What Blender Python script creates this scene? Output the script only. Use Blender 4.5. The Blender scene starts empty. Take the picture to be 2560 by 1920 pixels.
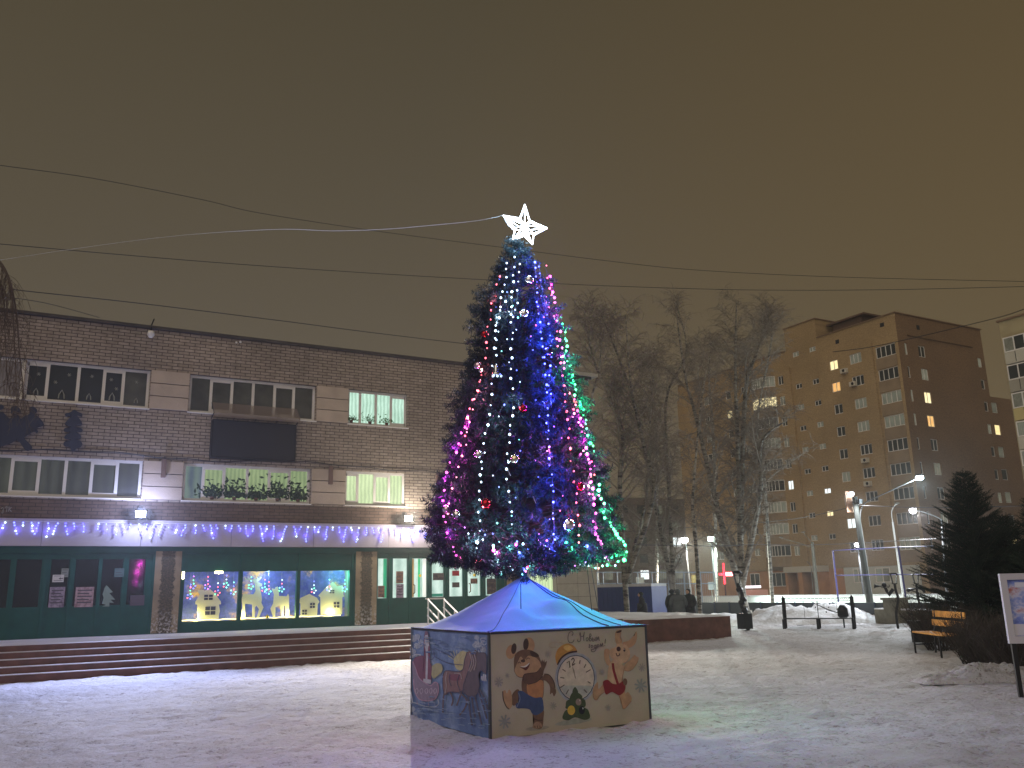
import bpy, bmesh, math, random
import numpy as np
from mathutils import Vector
random.seed(7); rng = np.random.default_rng(7)
D2R = math.radians
scene = bpy.context.scene
COL = scene.collection

# ------------------------------------------------------------------ camera
F_PX, CX, CY, CAM_H = 2170.0, 1280.0, 960.0, 1.65
roll, pitch, yaw = D2R(1.3), D2R(13.37), D2R(29.5)
Fv = np.array([math.sin(yaw)*math.cos(pitch), math.cos(yaw)*math.cos(pitch), math.sin(pitch)])
R0 = np.array([math.cos(yaw), -math.sin(yaw), 0.0]); U0 = np.cross(R0, Fv)
Rv = math.cos(roll)*R0 - math.sin(roll)*U0
Uv = math.cos(roll)*U0 + math.sin(roll)*R0
cam = bpy.data.cameras.new('camera'); co = bpy.data.objects.new('camera', cam); COL.objects.link(co)
from mathutils import Matrix
m = Matrix(((Rv[0], Uv[0], -Fv[0], 0), (Rv[1], Uv[1], -Fv[1], 0), (Rv[2], Uv[2], -Fv[2], CAM_H), (0, 0, 0, 1)))
co.matrix_world = m
cam.sensor_width = 36; cam.lens = 36*F_PX/2560; cam.clip_end = 2000; cam.clip_start = 0.05
scene.camera = co

# ------------------------------------------------------------------ world: city-lit cloud at night
w = bpy.data.worlds.new("World"); scene.world = w; w.use_nodes = True
nt = w.node_tree; nt.nodes.clear()
wo = nt.nodes.new('ShaderNodeOutputWorld'); bg = nt.nodes.new('ShaderNodeBackground')
tc = nt.nodes.new('ShaderNodeTexCoord'); sx = nt.nodes.new('ShaderNodeSeparateXYZ')
nt.links.new(tc.outputs['Generated'], sx.inputs[0])
mr = nt.nodes.new('ShaderNodeMapRange'); mr.inputs['From Min'].default_value = 0.0; mr.inputs['From Max'].default_value = 0.75
nt.links.new(sx.outputs['Z'], mr.inputs['Value'])
def wramp(a, b):
    r = nt.nodes.new('ShaderNodeValToRGB'); r.color_ramp.elements[0].color = a+(1,); r.color_ramp.elements[1].color = b+(1,)
    nt.links.new(mr.outputs[0], r.inputs[0]); return r
ra = wramp((0.112, 0.092, 0.062), (0.054, 0.043, 0.024)); rb = wramp((0.130, 0.094, 0.047), (0.075, 0.050, 0.021))
mx = nt.nodes.new('ShaderNodeMixRGB'); mr2 = nt.nodes.new('ShaderNodeMapRange')
mr2.inputs['From Min'].default_value = 0.35; mr2.inputs['From Max'].default_value = 0.95
nt.links.new(sx.outputs['X'], mr2.inputs['Value']); nt.links.new(mr2.outputs[0], mx.inputs[0])
nt.links.new(ra.outputs[0], mx.inputs[1]); nt.links.new(rb.outputs[0], mx.inputs[2])
nt.links.new(mx.outputs[0], bg.inputs['Color']); bg.inputs['Strength'].default_value = 1.0
nt.links.new(bg.outputs[0], wo.inputs['Surface'])

# one very soft directional light: the glow of the town behind the photographer
sun = bpy.data.lights.new('town_glow', 'SUN'); sun.energy = 0.86; sun.angle = D2R(70); sun.color = (1.0, 0.85, 0.66)
so = bpy.data.objects.new('town_glow', sun); COL.objects.link(so)
so.rotation_euler = Vector((0.62, 0.50, -0.60)).to_track_quat('-Z', 'Y').to_euler()

scene.view_settings.view_transform = 'Standard'; scene.view_settings.look = 'None'
scene.view_settings.exposure = 0.2; scene.view_settings.gamma = 1.0
scene.cycles.use_denoising = True
scene.cycles.max_bounces = 6; scene.cycles.diffuse_bounces = 2; scene.cycles.glossy_bounces = 3
scene.cycles.transparent_max_bounces = 8; scene.cycles.volume_bounces = 0
scene.cycles.sample_clamp_indirect = 3.0; scene.cycles.caustics_reflective = False; scene.cycles.caustics_refractive = False

# ------------------------------------------------------------------ photo pixel (2560x1920) -> real point
CAM = np.array([0, 0, CAM_H])
def ray(u, v): return Fv + Rv*(u-CX)/F_PX - Uv*(v-CY)/F_PX
def at_z(u, v, z=0.0):
    d = ray(u, v); return Vector(CAM + d*(z-CAM_H)/d[2])
def at_y(u, v, y):
    d = ray(u, v); return Vector(CAM + d*y/d[1])
def at_x(u, v, x):
    d = ray(u, v); return Vector(CAM + d*x/d[0])
def at_d(u, v, D):
    d = ray(u, v); return Vector(CAM + d*D/math.hypot(d[0], d[1]))
G = 1.15732  # viewer scale
def b6(a, c): return (1480+a/3.687, 1200+c/3.687)
def r7(a, c): return (1880+a/3.072, 1160+c/3.072)
def r8(a, c): return (2240+a/3.319, 1200+c/3.319)

# ------------------------------------------------------------------ materials
MATS = {}
def mat(name, color=(.5, .5, .5), rough=.7, metal=0.0, emit=None, es=0.0, noise=0.0, nscale=5.0, bump=0.0, bscale=30.0, spec=0.5, alpha=1.0, sample=False):
    if name in MATS: return MATS[name]
    M = bpy.data.materials.new(name); M.use_nodes = True; t = M.node_tree; p = t.nodes['Principled BSDF']
    p.inputs['Base Color'].default_value = tuple(color)+(1,); p.inputs['Roughness'].default_value = rough
    p.inputs['Metallic'].default_value = metal; p.inputs['Specular IOR Level'].default_value = spec
    p.inputs['Alpha'].default_value = alpha
    if emit: p.inputs['Emission Color'].default_value = tuple(emit)+(1,); p.inputs['Emission Strength'].default_value = es
    if noise:
        g = t.nodes.new('ShaderNodeNewGeometry'); n = t.nodes.new('ShaderNodeTexNoise'); n.inputs['Scale'].default_value = nscale; n.inputs['Detail'].default_value = 5
        t.links.new(g.outputs['Position'], n.inputs['Vector'])
        r = t.nodes.new('ShaderNodeValToRGB'); r.color_ramp.elements[0].position = .3; r.color_ramp.elements[1].position = .7
        r.color_ramp.elements[0].color = tuple(c*(1-noise) for c in color)+(1,); r.color_ramp.elements[1].color = tuple(min(1, c*(1+noise)) for c in color)+(1,)
        t.links.new(n.outputs['Fac'], r.inputs[0]); t.links.new(r.outputs[0], p.inputs['Base Color'])
    if bump:
        g = t.nodes.new('ShaderNodeNewGeometry'); n = t.nodes.new('ShaderNodeTexNoise'); n.inputs['Scale'].default_value = bscale; n.inputs['Detail'].default_value = 4
        t.links.new(g.outputs['Position'], n.inputs['Vector'])
        bp = t.nodes.new('ShaderNodeBump'); bp.inputs['Strength'].default_value = bump; bp.inputs['Distance'].default_value = .02
        t.links.new(n.outputs['Fac'], bp.inputs['Height']); t.links.new(bp.outputs[0], p.inputs['Normal'])
    if not sample: M.cycles.emission_sampling = 'NONE'
    MATS[name] = M; return M

class NT:
    """small helper for node graphs"""
    def __init__(s, name, rough=.8):
        s.M = bpy.data.materials.new(name); s.M.use_nodes = True; s.t = s.M.node_tree; s.p = s.t.nodes['Principled BSDF']
        s.p.inputs['Roughness'].default_value = rough; MATS[name] = s.M; s.M.cycles.emission_sampling = 'NONE'
    def n(s, typ, **kw):
        x = s.t.nodes.new('ShaderNode'+typ)
        for k, v in kw.items():
            if k.startswith('i_'): x.inputs[k[2:].replace('_', ' ')].default_value = v
            else: setattr(x, k, v)
        return x
    def l(s, a, b): s.t.links.new(a, b)
    def pos(s, order='xz'):
        g = s.n('NewGeometry'); sp = s.n('SeparateXYZ'); c = s.n('CombineXYZ'); s.l(g.outputs['Position'], sp.inputs[0])
        for i, a in enumerate(order): s.l(sp.outputs['xyz'.index(a)], c.inputs[i])
        return c.outputs[0]
    def ramp(s, src, stops):
        r = s.n('ValToRGB'); e = r.color_ramp.elements
        while len(e) < len(stops): e.new(.5)
        for q, (p_, c) in zip(e, stops): q.position = p_; q.color = tuple(c)+(1,) if len(c) == 3 else c
        s.l(src, r.inputs[0]); return r.outputs[0]
    def noise(s, vec, scale, detail=5, rough=.6):
        n = s.n('TexNoise'); n.inputs['Scale'].default_value = scale; n.inputs['Detail'].default_value = detail; n.inputs['Roughness'].default_value = rough
        s.l(vec, n.inputs['Vector']); return n.outputs['Fac']
    def mix(s, fac, a, b, mode='MIX'):
        x = s.n('MixRGB', blend_type=mode)
        for sock, v in ((x.inputs[0], fac), (x.inputs[1], a), (x.inputs[2], b)):
            if isinstance(v, (int, float)): sock.default_value = v
            elif isinstance(v, tuple): sock.default_value = v+(1,)
            else: s.l(v, sock)
        return x.outputs[0]
    def bump(s, h, strength=.3, dist=.02):
        b = s.n('Bump'); b.inputs['Strength'].default_value = strength; b.inputs['Distance'].default_value = dist
        s.l(h, b.inputs['Height']); s.l(b.outputs[0], s.p.inputs['Normal'])

def brick_mat(name, order, c1, c2, mortar, bw, rh, ms=.008, stain=.35, sscale=.35):
    k = NT(name, .9); v = k.pos(order)
    b = k.n('TexBrick'); k.l(v, b.inputs['Vector'])
    for nm, val in (('Scale', 1.0), ('Mortar Size', ms), ('Brick Width', bw), ('Row Height', rh), ('Bias', 0.0), ('Mortar Smooth', .2)): b.inputs[nm].default_value = val
    b.inputs['Color1'].default_value = c1+(1,); b.inputs['Color2'].default_value = c2+(1,); b.inputs['Mortar'].default_value = mortar+(1,)
    st = k.ramp(k.noise(v, sscale, 6, .65), [(.3, (1-stain,)*3), (.65, (1, 1, 1))])
    st2 = k.ramp(k.noise(v, 6, 4, .7), [(.3, (.72, .70, .68)), (.7, (1.1, 1.1, 1.1))])
    c = k.mix(1.0, b.outputs['Color'], st, 'MULTIPLY'); c = k.mix(1.0, c, st2, 'MULTIPLY')
    k.l(c, k.p.inputs['Base Color'])
    inv = k.n('Math', operation='SUBTRACT'); inv.inputs[0].default_value = 1; k.l(b.outputs['Fac'], inv.inputs[1]); k.bump(inv.outputs[0], .6, .01)
    return k.M
M_brickA = brick_mat('grey_brick', 'xz', (.36, .30, .245), (.46, .385, .32), (.10, .08, .07), .30, .095, .011, .38)
M_brickA2 = brick_mat('brown_brick_band', 'xz', (.13, .085, .065), (.18, .12, .09), (.06, .045, .035), .30, .095, .010, .3)
M_brickX = brick_mat('tan_brick_side', 'yz', (.43, .305, .155), (.48, .345, .18), (.31, .225, .12), .25, .085, .006, .25, .15)
M_brickYshade = brick_mat('tan_brick_front_shade', 'xz', (.27, .17, .095), (.31, .20, .11), (.21, .135, .075), .25, .085, .006, .25, .15)  # same brick, darker: the front face's weaker light is put into its colour

def snow_mat(name, dirt=.5, base=(.61, .60, .64)):
    k = NT(name, .75); v = k.pos('xyz'); k.p.inputs['Specular IOR Level'].default_value = .25
    mp = k.n('Mapping'); mp.inputs['Scale'].default_value = (1, 1, 1); k.l(v, mp.inputs['Vector']); v = mp.outputs[0]
    big = k.ramp(k.noise(v, .45, 4), [(.32, (.80, .79, .78)), (.68, (1, 1, 1))])
    fine = k.noise(v, 7.5, 8, .72); c1 = k.ramp(fine, [(.34, (.42, .37, .33)), (.47, (1, 1, 1))])
    tiny = k.noise(v, 26, 4, .7); c2 = k.ramp(tiny, [(.33, (.22, .18, .15)), (.42, (1, 1, 1))])
    msk = k.ramp(k.noise(v, 1.1, 3), [(.30, (0, 0, 0)), (.52, (dirt,)*3)])
    c = k.mix(1.0, base, big, 'MULTIPLY'); d = k.mix(1.0, c1, c2, 'MULTIPLY'); d = k.mix(msk, (1., 1., 1.), d)
    c = k.mix(1.0, c, d, 'MULTIPLY'); k.l(c, k.p.inputs['Base Color'])
    h = k.n('Math', operation='ADD'); k.l(fine, h.inputs[0]); k.l(k.noise(v, 2.6, 5), h.inputs[1]); k.bump(h.outputs[0], .9, .09)
    return k.M
M_snow = snow_mat('trodden_snow', .95)
M_snowclean = snow_mat('fresh_snow', .12, (.78, .78, .82))
M_white = mat('white_plastic_frame', (.74, .72, .69), .5)
M_glassdark = mat('dark_window_glass', (.035, .04, .038), .08, spec=.6)
M_glasscurt = mat('curtained_glass', (.22, .23, .19), .35, noise=.3, nscale=3)
M_cream = mat('cream_render', (.46, .38, .31), .85, noise=.12, nscale=2, bump=.2)
M_dark = mat('dark_metal', (.018, .018, .020), .5, .6)
M_navy = mat('navy_plywood', (.018, .022, .045), .7)
M_green = mat('green_painted_metal', (.006, .078, .064), .45, noise=.15, nscale=3)
M_fascia = mat('pale_fascia_panel', (.42, .38, .42), .8, noise=.08, nscale=1.5)
M_needle = mat('artificial_needle', (.009, .026, .032), .5, noise=.5, nscale=4, spec=.3)
M_spruce = mat('spruce_needle', (.020, .032, .022), .8, noise=.4, nscale=3, spec=.15)
M_bark = mat('spruce_bark', (.06, .045, .035), .9, noise=.3, nscale=8)
M_wire = mat('black_cable', (.012, .012, .012), .6)
M_step = mat('brown_step_tile', (.13, .055, .042), .6, noise=.3, nscale=4, bump=.15)
M_woodO = mat('orange_wood', (.55, .26, .05), .6, noise=.25, nscale=6)
M_coat1 = mat('dark_coat', (.028, .030, .036), .9); M_coat2 = mat('grey_blue_coat', (.075, .09, .10), .85); M_skin = mat('skin', (.45, .28, .2), .6)
M_conc = mat('concrete_pole', (.15, .15, .12), .9, noise=.15, nscale=4)

def birch_mat():
    k = NT('birch_bark', .8); v = k.pos('xyz'); mp = k.n('Mapping'); mp.inputs['Scale'].default_value = (1.2, 1.2, 5); k.l(v, mp.inputs['Vector'])
    c = k.ramp(k.noise(mp.outputs[0], 1.6, 5, .7), [(.42, (.04, .035, .03)), (.54, (.27, .25, .21)), (1, (.36, .335, .28))])
    k.l(c, k.p.inputs['Base Color']); return k.M
M_birch = birch_mat(); M_twig = mat('birch_twig', (.17, .14, .11), .85); M_twigd = mat('birch_twig_near', (.10, .075, .055), .85)

def lit_mat(name, ca, cb, strength, order='xz', fold=16.0, nz=1.2):
    """a lit room seen through curtains; unlit curtains and blinds get a faint glow too"""
    k = NT(name, .3); v = k.pos(order)
    wv = k.n('TexWave', wave_type='BANDS', bands_direction='X'); k.l(v, wv.inputs['Vector']); wv.inputs['Scale'].default_value = fold/6.28; wv.inputs['Distortion'].default_value = 2.5; wv.inputs['Detail'].default_value = 2
    n = k.noise(v, nz, 4)
    f = k.mix(.68, wv.outputs['Fac'], n); c = k.ramp(f, [(.2, ca), (.75, cb)])
    k.p.inputs['Base Color'].default_value = (.05, .05, .05, 1); k.l(c, k.p.inputs['Emission Color']); k.p.inputs['Emission Strength'].default_value = strength
    return k.M
M_litmint = lit_mat('lit_mint_curtain', (.26, .46, .34), (.62, .90, .74), .95)
M_litgreen = lit_mat('lit_green_room', (.18, .27, .12), (.42, .55, .26), .60)
M_litlime = lit_mat('lit_lime_room', (.38, .52, .26), (.72, .88, .50), .9)
M_lithall = lit_mat('lit_entrance_hall', (.30, .50, .42), (.75, .95, .85), .85, fold=5, nz=2.5)
M_litwarm = lit_mat('lit_warm_window', (.75, .55, .22), (1, .88, .5), 1.3, 'yz', 10)
M_litorange = lit_mat('lit_orange_window', (.65, .25, .06), (1, .6, .2), 1.0, 'yz', 10)
M_litcool = lit_mat('lit_cool_window', (.6, .75, .75), (1, 1, 1), 1.3, 'yz', 10)
M_dimcurt = lit_mat('dim_curtain', (.07, .07, .05), (.20, .20, .14), .6, 'yz', 14)  # pale curtains and glass catching light, given as a faint glow

# ------------------------------------------------------------------ mesh builder
W = {}
class MB:
    def __init__(s): s.v = []; s.f = []; s.m = []
    def add(s, vs, fs, mi=0):
        o = len(s.v); s.v.extend([tuple(p) for p in vs]); s.f.extend([tuple(i+o for i in f) for f in fs]); s.m.extend([mi]*len(fs)); return s
    def box(s, a, b, mi=0):
        (x0, y0, z0), (x1, y1, z1) = a, b
        return s.add([(x0, y0, z0), (x1, y0, z0), (x1, y1, z0), (x0, y1, z0), (x0, y0, z1), (x1, y0, z1), (x1, y1, z1), (x0, y1, z1)],
                     [(0, 3, 2, 1), (4, 5, 6, 7), (0, 1, 5, 4), (1, 2, 6, 5), (2, 3, 7, 6), (3, 0, 4, 7)], mi)
    def tube(s, pts, r, n=6, mi=0, caps=True):
        pts = [Vector(p) for p in pts]; rs = r if isinstance(r, (list, tuple)) else [r]*len(pts)
        vs = []; ref = None
        for i, p in enumerate(pts):
            t = (pts[min(i+1, len(pts)-1)]-pts[max(i-1, 0)])
            if t.length < 1e-9: t = Vector((0, 0, 1))
            t.normalize()
            if ref is None: ref = t.cross(Vector((0, 0, 1))) if abs(t.z) < .95 else t.cross(Vector((1, 0, 0)))
            a = (ref - t*ref.dot(t))
            if a.length < 1e-6: a = t.orthogonal()
            a.normalize(); b = t.cross(a); ref = a
            for k in range(n):
                an = 2*math.pi*k/n; vs.append(p + a*(rs[i]*math.cos(an)) + b*(rs[i]*math.sin(an)))
        fs = []
        for i in range(len(pts)-1):
            for k in range(n): fs.append((i*n+k, i*n+(k+1) % n, (i+1)*n+(k+1) % n, (i+1)*n+k))
        if caps: fs.append(tuple(range(n-1, -1, -1))); fs.append(tuple((len(pts)-1)*n+k for k in range(n)))
        return s.add(vs, fs, mi)
    def sphere(s, c, r, n=8, mi=0, sc=(1, 1, 1)):
        c = Vector(c); h = max(4, n//2); vs = [(c.x, c.y, c.z+r*sc[2])]
        for i in range(1, h):
            th = math.pi*i/h
            for k in range(n):
                ph = 2*math.pi*k/n; vs.append((c.x+r*sc[0]*math.sin(th)*math.cos(ph), c.y+r*sc[1]*math.sin(th)*math.sin(ph), c.z+r*sc[2]*math.cos(th)))
        vs.append((c.x, c.y, c.z-r*sc[2])); L = len(vs)-1; fs = []
        for k in range(n):
            fs.append((0, 1+k, 1+(k+1) % n)); fs.append((L, 1+(h-2)*n+(k+1) % n, 1+(h-2)*n+k))
            for i in range(h-2): fs.append((1+i*n+k, 1+(i+1)*n+k, 1+(i+1)*n+(k+1) % n, 1+i*n+(k+1) % n))
        return s.add(vs, fs, mi)
    def prism(s, pts, d, mi=0):
        """closed 3D outline pts (coplanar) extruded by vector d"""
        n = len(pts); d = Vector(d); vs = [Vector(p) for p in pts]+[Vector(p)+d for p in pts]
        return s.add(vs, [tuple(range(n-1, -1, -1)), tuple(range(n, 2*n))]+[(i, (i+1) % n, n+(i+1) % n, n+i) for i in range(n)], mi)
    def build(s, name, mats, parent=None, smooth=False):
        org = Vector(W[parent.name]) if parent is not None else Vector((0, 0, 0))
        me = bpy.data.meshes.new(name); me.from_pydata([(p[0]-org.x, p[1]-org.y, p[2]-org.z) for p in s.v], [], s.f)
        for M_ in (mats if isinstance(mats, (list, tuple)) else [mats]): me.materials.append(M_)
        if any(s.m): me.polygons.foreach_set('material_index', s.m)
        if smooth: me.polygons.foreach_set('use_smooth', [True]*len(s.f))
        bm = bmesh.new(); bm.from_mesh(me)
        if len(s.f) < 20000: bmesh.ops.recalc_face_normals(bm, faces=bm.faces)
        bm.to_mesh(me); bm.free()
        return link(name, me, parent)
def link(name, me, parent=None, loc=None):
    o = bpy.data.objects.new(name, me); COL.objects.link(o)
    if parent is not None:
        o.parent = parent
        wp = Vector(W[parent.name])
        if loc is not None: o.location = Vector(loc)-wp; W[o.name] = Vector(loc)
        else: W[o.name] = wp
    else:
        W[o.name] = Vector(loc) if loc is not None else Vector((0, 0, 0))
        if loc is not None: o.location = loc
    return o
def tag(o, label=None, cat=None, group=None, kind=None):
    if label: o['label'] = label
    if cat: o['category'] = cat
    if group: o['group'] = group
    if kind: o['kind'] = kind
    return o
def thing(name, loc, label, cat, group=None):
    o = bpy.data.objects.new(name, None); COL.objects.link(o); o.location = loc; o.empty_display_size = .2
    W[o.name] = Vector(loc); return tag(o, label, cat, group)
def lamp(parent, kind, loc, power, color, radius=.05, aim=None, spot=None, blend=.5):
    L = bpy.data.lights.new('lamp_light', kind); L.energy = power; L.color = color; L.shadow_soft_size = radius
    o = bpy.data.objects.new('lamp_light', L); COL.objects.link(o)
    if spot: L.spot_size = D2R(spot); L.spot_blend = blend
    if parent is not None: o.parent = parent; o.location = Vector(loc)-Vector(W[parent.name])
    else: o.location = loc
    if aim is not None: o.rotation_euler = (Vector(aim)).to_track_quat('-Z', 'Y').to_euler()
    return o
def smooth_closed(pts, n=5):
    out = []; N = len(pts)
    for i in range(N):
        p0, p1, p2, p3 = [np.array(pts[(i+k-1) % N], float) for k in range(4)]
        for j in range(n):
            t = j/n; out.append(tuple(.5*((2*p1)+(-p0+p2)*t+(2*p0-5*p1+4*p2-p3)*t*t+(-p0+3*p1-3*p2+p3)*t**3)))
    return out
def smooth_open(pts, n=5):
    P = [pts[0]]+list(pts)+[pts[-1]]; out = []
    for i in range(1, len(P)-2):
        p0, p1, p2, p3 = [np.array(P[i+k-1], float) for k in range(4)]
        for j in range(n):
            t = j/n; out.append(tuple(.5*((2*p1)+(-p0+p2)*t+(2*p0-5*p1+4*p2-p3)*t*t+(-p0+3*p1-3*p2+p3)*t**3)))
    out.append(tuple(pts[-1])); return out

# ------------------------------------------------------------------ ground
def make_ground():
    me = bpy.data.meshes.new('snow_ground'); x0, x1, y0, y1 = -2, 34, 2, 40
    nx, ny = 240, 250; xs = np.linspace(x0, x1, nx); ys = np.linspace(y0, y1, ny)
    from mathutils import noise as mn
    vs = []
    for y in ys:
        for x in xs:
            e = min(1, (x-x0)/1.5, (x1-x)/1.5, (y-y0)/1.5, (y1-y)/1.5)
            h = .030*mn.noise((x*.9, y*.9, 0)) + .034*mn.noise((x*3.1, y*3.1, 3)) + .030*mn.noise((x*6.3, y*6.3, 9))
            # snow trodden up against the painted box
            dx = max(4.85-x, 0, x-7.2); dy = max(9.28-y, 0, y-11.6); d = math.hypot(dx, dy)
            h += .05*math.exp(-(d/.35)**2)*(0.6+.8*mn.noise((x*4, y*4, 1)))
            vs.append((x, y, h*e-.012*e))
    fs = [(j*nx+i, j*nx+i+1, (j+1)*nx+i+1, (j+1)*nx+i) for j in range(ny-1) for i in range(nx-1)]
    o = len(vs); B = 260
    ring = [(-160, -120), (B, -120), (B, B), (-160, B)]; inner = [(x0, y0), (x1, y0), (x1, y1), (x0, y1)]
    mbv = vs+[(a, b, 0) for a, b in ring]+[(a, b, 0) for a, b in inner]
    for k in range(4): fs.append((o+k, o+(k+1) % 4, o+4+(k+1) % 4, o+4+k))
    me.from_pydata(mbv, [], fs); me.materials.append(M_snow); me.polygons.foreach_set('use_smooth', [True]*len(fs))
    ob = link('snow_ground', me); tag(ob, 'trodden snow of the square with scattered dirt and footprints', 'ground', kind='structure')
make_ground()

# ------------------------------------------------------------------ terrace with steps
S = 26.3/24.9; YA = 26.3; ZT = .69
def fx(x): return x*S
def fz(z): return CAM_H+(z-CAM_H)*S
t = MB(); sn = MB()
XL, XS, XR = -14.0, 16.9, 20.7; rise = ZT/5
for k in range(5):
    y = 21.9+.3*k; z = rise*(k+1)
    t.box((XL, y, -.05), (XS, y+.304 if k < 4 else 34, z))
    if k < 4: sn.box((XL, y+.035, z), (XS, y+.31, z+.014))
sn2 = MB()
t.box((XS, 22.35, -.05), (XR, 34, ZT-.02))
t.build('terrace_steps', M_step); o = bpy.data.objects['terrace_steps']
tag(o, 'brown tiled terrace with five long snowy steps in front of the culture house', 'terrace', kind='structure')
sn.build('step_snow', M_snowclean, o)
def sheet(name, x0, x1, y0, y1, z, amp, nx, ny, matl, parent=None, seed=0, edge=.3, th=.05):
    from mathutils import noise as mn
    mb = MB(); vs = []
    for j in range(ny):
        for i in range(nx):
            x = x0+(x1-x0)*i/(nx-1); y = y0+(y1-y0)*j/(ny-1)
            e = min(1, (x-x0)/edge, (x1-x)/edge, (y-y0)/edge, (y1-y)/edge); e = max(0, e)**.5
            vs.append((x, y, z+e*(th+amp*mn.noise((x*.8, y*.8, seed))+amp*.4*mn.noise((x*3, y*3, seed)))))
    mb.add(vs, [(j*nx+i, j*nx+i+1, (j+1)*nx+i+1, (j+1)*nx+i) for j in range(ny-1) for i in range(nx-1)])
    return mb.build(name, matl, parent, True)
sheet('terrace_snow', XL, XS, 23.14, 26.26, ZT, .008, 120, 20, M_snowclean, o, th=.02, edge=.05)
sheet('terrace_snow', 18.3, XR, 22.37, 34, ZT-.02, .05, 40, 60, M_snowclean, o, 4, th=.10, edge=.6)
sheet('terrace_snow', XS+.003, 18.297, 22.37, 26.26, ZT-.02, .03, 20, 30, M_snowclean, o, 5, th=.06, edge=.3)

# ------------------------------------------------------------------ windows helpers
def wall_grid(mb, plane, c, a0, a1, z0, z1, holes, depth, mi=0, extra_a=(), extra_z=()):
    """wall on plane x=c or y=c with rectangular holes (a0,a1,z0,z1); reveals go to +depth"""
    As = sorted(set([a0, a1]+[h[0] for h in holes]+[h[1] for h in holes]+list(extra_a)))
    Zs = sorted(set([z0, z1]+[h[2] for h in holes]+[h[3] for h in holes]+list(extra_z)))
    As = [a for a in As if a0-1e-6 <= a <= a1+1e-6]; Zs = [z for z in Zs if z0-1e-6 <= z <= z1+1e-6]
    P = (lambda a, z, d=0: (c+d, a, z)) if plane == 'x' else (lambda a, z, d=0: (a, c+d, z))
    for i in range(len(As)-1):
        for j in range(len(Zs)-1):
            am, zm = (As[i]+As[i+1])/2, (Zs[j]+Zs[j+1])/2
            if any(h[0] < am < h[1] and h[2] < zm < h[3] for h in holes): continue
            mb.add([P(As[i], Zs[j]), P(As[i+1], Zs[j]), P(As[i+1], Zs[j+1]), P(As[i], Zs[j+1])], [(0, 1, 2, 3)], mi)
    for h in holes:
        q = [(h[0], h[2]), (h[1], h[2]), (h[1], h[3]), (h[0], h[3])]
        for k in range(4):
            (u0, v0), (u1, v1) = q[k], q[(k+1) % 4]
            mb.add([P(u0, v0), P(u1, v1), P(u1, v1, depth), P(u0, v0, depth)], [(0, 1, 2, 3)], mi)
def window(parent, plane, c, a0, a1, z0, z1, mulls, pane_mat, fw=.07, label=None, frame_mat=None, sill=True, thick=.06, vent=None, pane_mats=None):
    """window part (frame) > pane (+ sill)"""
    fm = frame_mat or M_white; mb = MB()
    def bar(p0, p1, q0, q1, d=0):
        if plane == 'y': mb.box((p0, c-d, q0), (p1, c+thick, q1))
        else: mb.box((c-d, p0, q0), (c+thick, p1, q1))
    bar(a0, a1, z1-fw, z1); bar(a0, a1, z0, z0+fw); bar(a0, a0+fw, z0+fw, z1-fw); bar(a1-fw, a1, z0+fw, z1-fw)
    for mu in mulls: bar(mu-fw*.55, mu+fw*.55, z0+fw, z1-fw)
    if vent: 
        e = [a0]+list(mulls)+[a1]
        for i in vent: bar(e[i]+fw*.5, e[i+1]-fw*.5, z1-fw*2, z1-fw, .0); bar(e[i]+fw*.5, e[i+1]-fw*.5, z0+fw, z0+fw*2)
    wnd = mb.build('window', fm, parent)
    if label: wnd['label'] = label
    e = [a0]+list(mulls)+[a1]
    pm = pane_mats or [pane_mat]*(len(e)-1); mats = []
    pb = MB()
    for i in range(len(e)-1):
        if pm[i] not in mats: mats.append(pm[i])
        A0, A1 = e[i]+fw*.4, e[i+1]-fw*.4; cc = c+thick*.6
        if plane == 'y': pb.add([(A0, cc, z0+fw*.5), (A1, cc, z0+fw*.5), (A1, cc, z1-fw*.5), (A0, cc, z1-fw*.5)], [(0, 1, 2, 3)], mats.index(pm[i]))
        else: pb.add([(cc, A0, z0+fw*.5), (cc, A1, z0+fw*.5), (cc, A1, z1-fw*.5), (cc, A0, z1-fw*.5)], [(0, 1, 2, 3)], mats.index(pm[i]))
    pb.build('pane', mats, wnd)
    if sill:
        s2 = MB()
        if plane == 'y': s2.box((a0-.03, c-.17, z0-.035), (a1+.03, c, z0-.003))
        else: s2.box((c-.17, a0-.03, z0-.035), (c, a1+.03, z0-.003))
        s2.build('sill', M_white, wnd)
    return wnd

# ================================================================== culture house (left building)
house = thing('culture_house', (fx(3), YA, 0), 'long grey brick culture house with green shopfront, cream panels and flat roof', 'building')
UZ0, UZ1 = fz(6.67), fz(7.74); LZ0, LZ1 = fz(4.22), fz(5.24)
ROOF = fz(8.93)
WX0 = -14.0; WX1 = fx(17.2)
SHZ0, SHZ1 = ZT, fz(2.98); FA1 = fz(3.62)
up = [(-4.2, -.27, [-2.9, -1.6], 'slat'), (-.25, 2.73, [.26, .98, 1.60, 2.07], 'dark'), (3.76, 7.35, [4.36, 4.93, 5.53, 6.15, 6.71], 'dark'), (8.36, 10.29, [8.77, 9.28, 9.78], 'mint')]
lo = [(-4.2, 2.71, [-3.2, -2.2, -1.2, -.31, .28, .89, 1.50, 2.10], 'dark'), (3.75, 7.27, [4.29, 4.84, 5.48, 6.10, 6.67], 'green'), (8.33, 10.24, [8.73, 9.28, 9.74], 'lime')]
holes = []
for a, b, ms_, k in up: holes.append((fx(a), fx(b), UZ0, UZ1))
for a, b, ms_, k in lo: holes.append((fx(a), fx(b), LZ0, LZ1))
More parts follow.
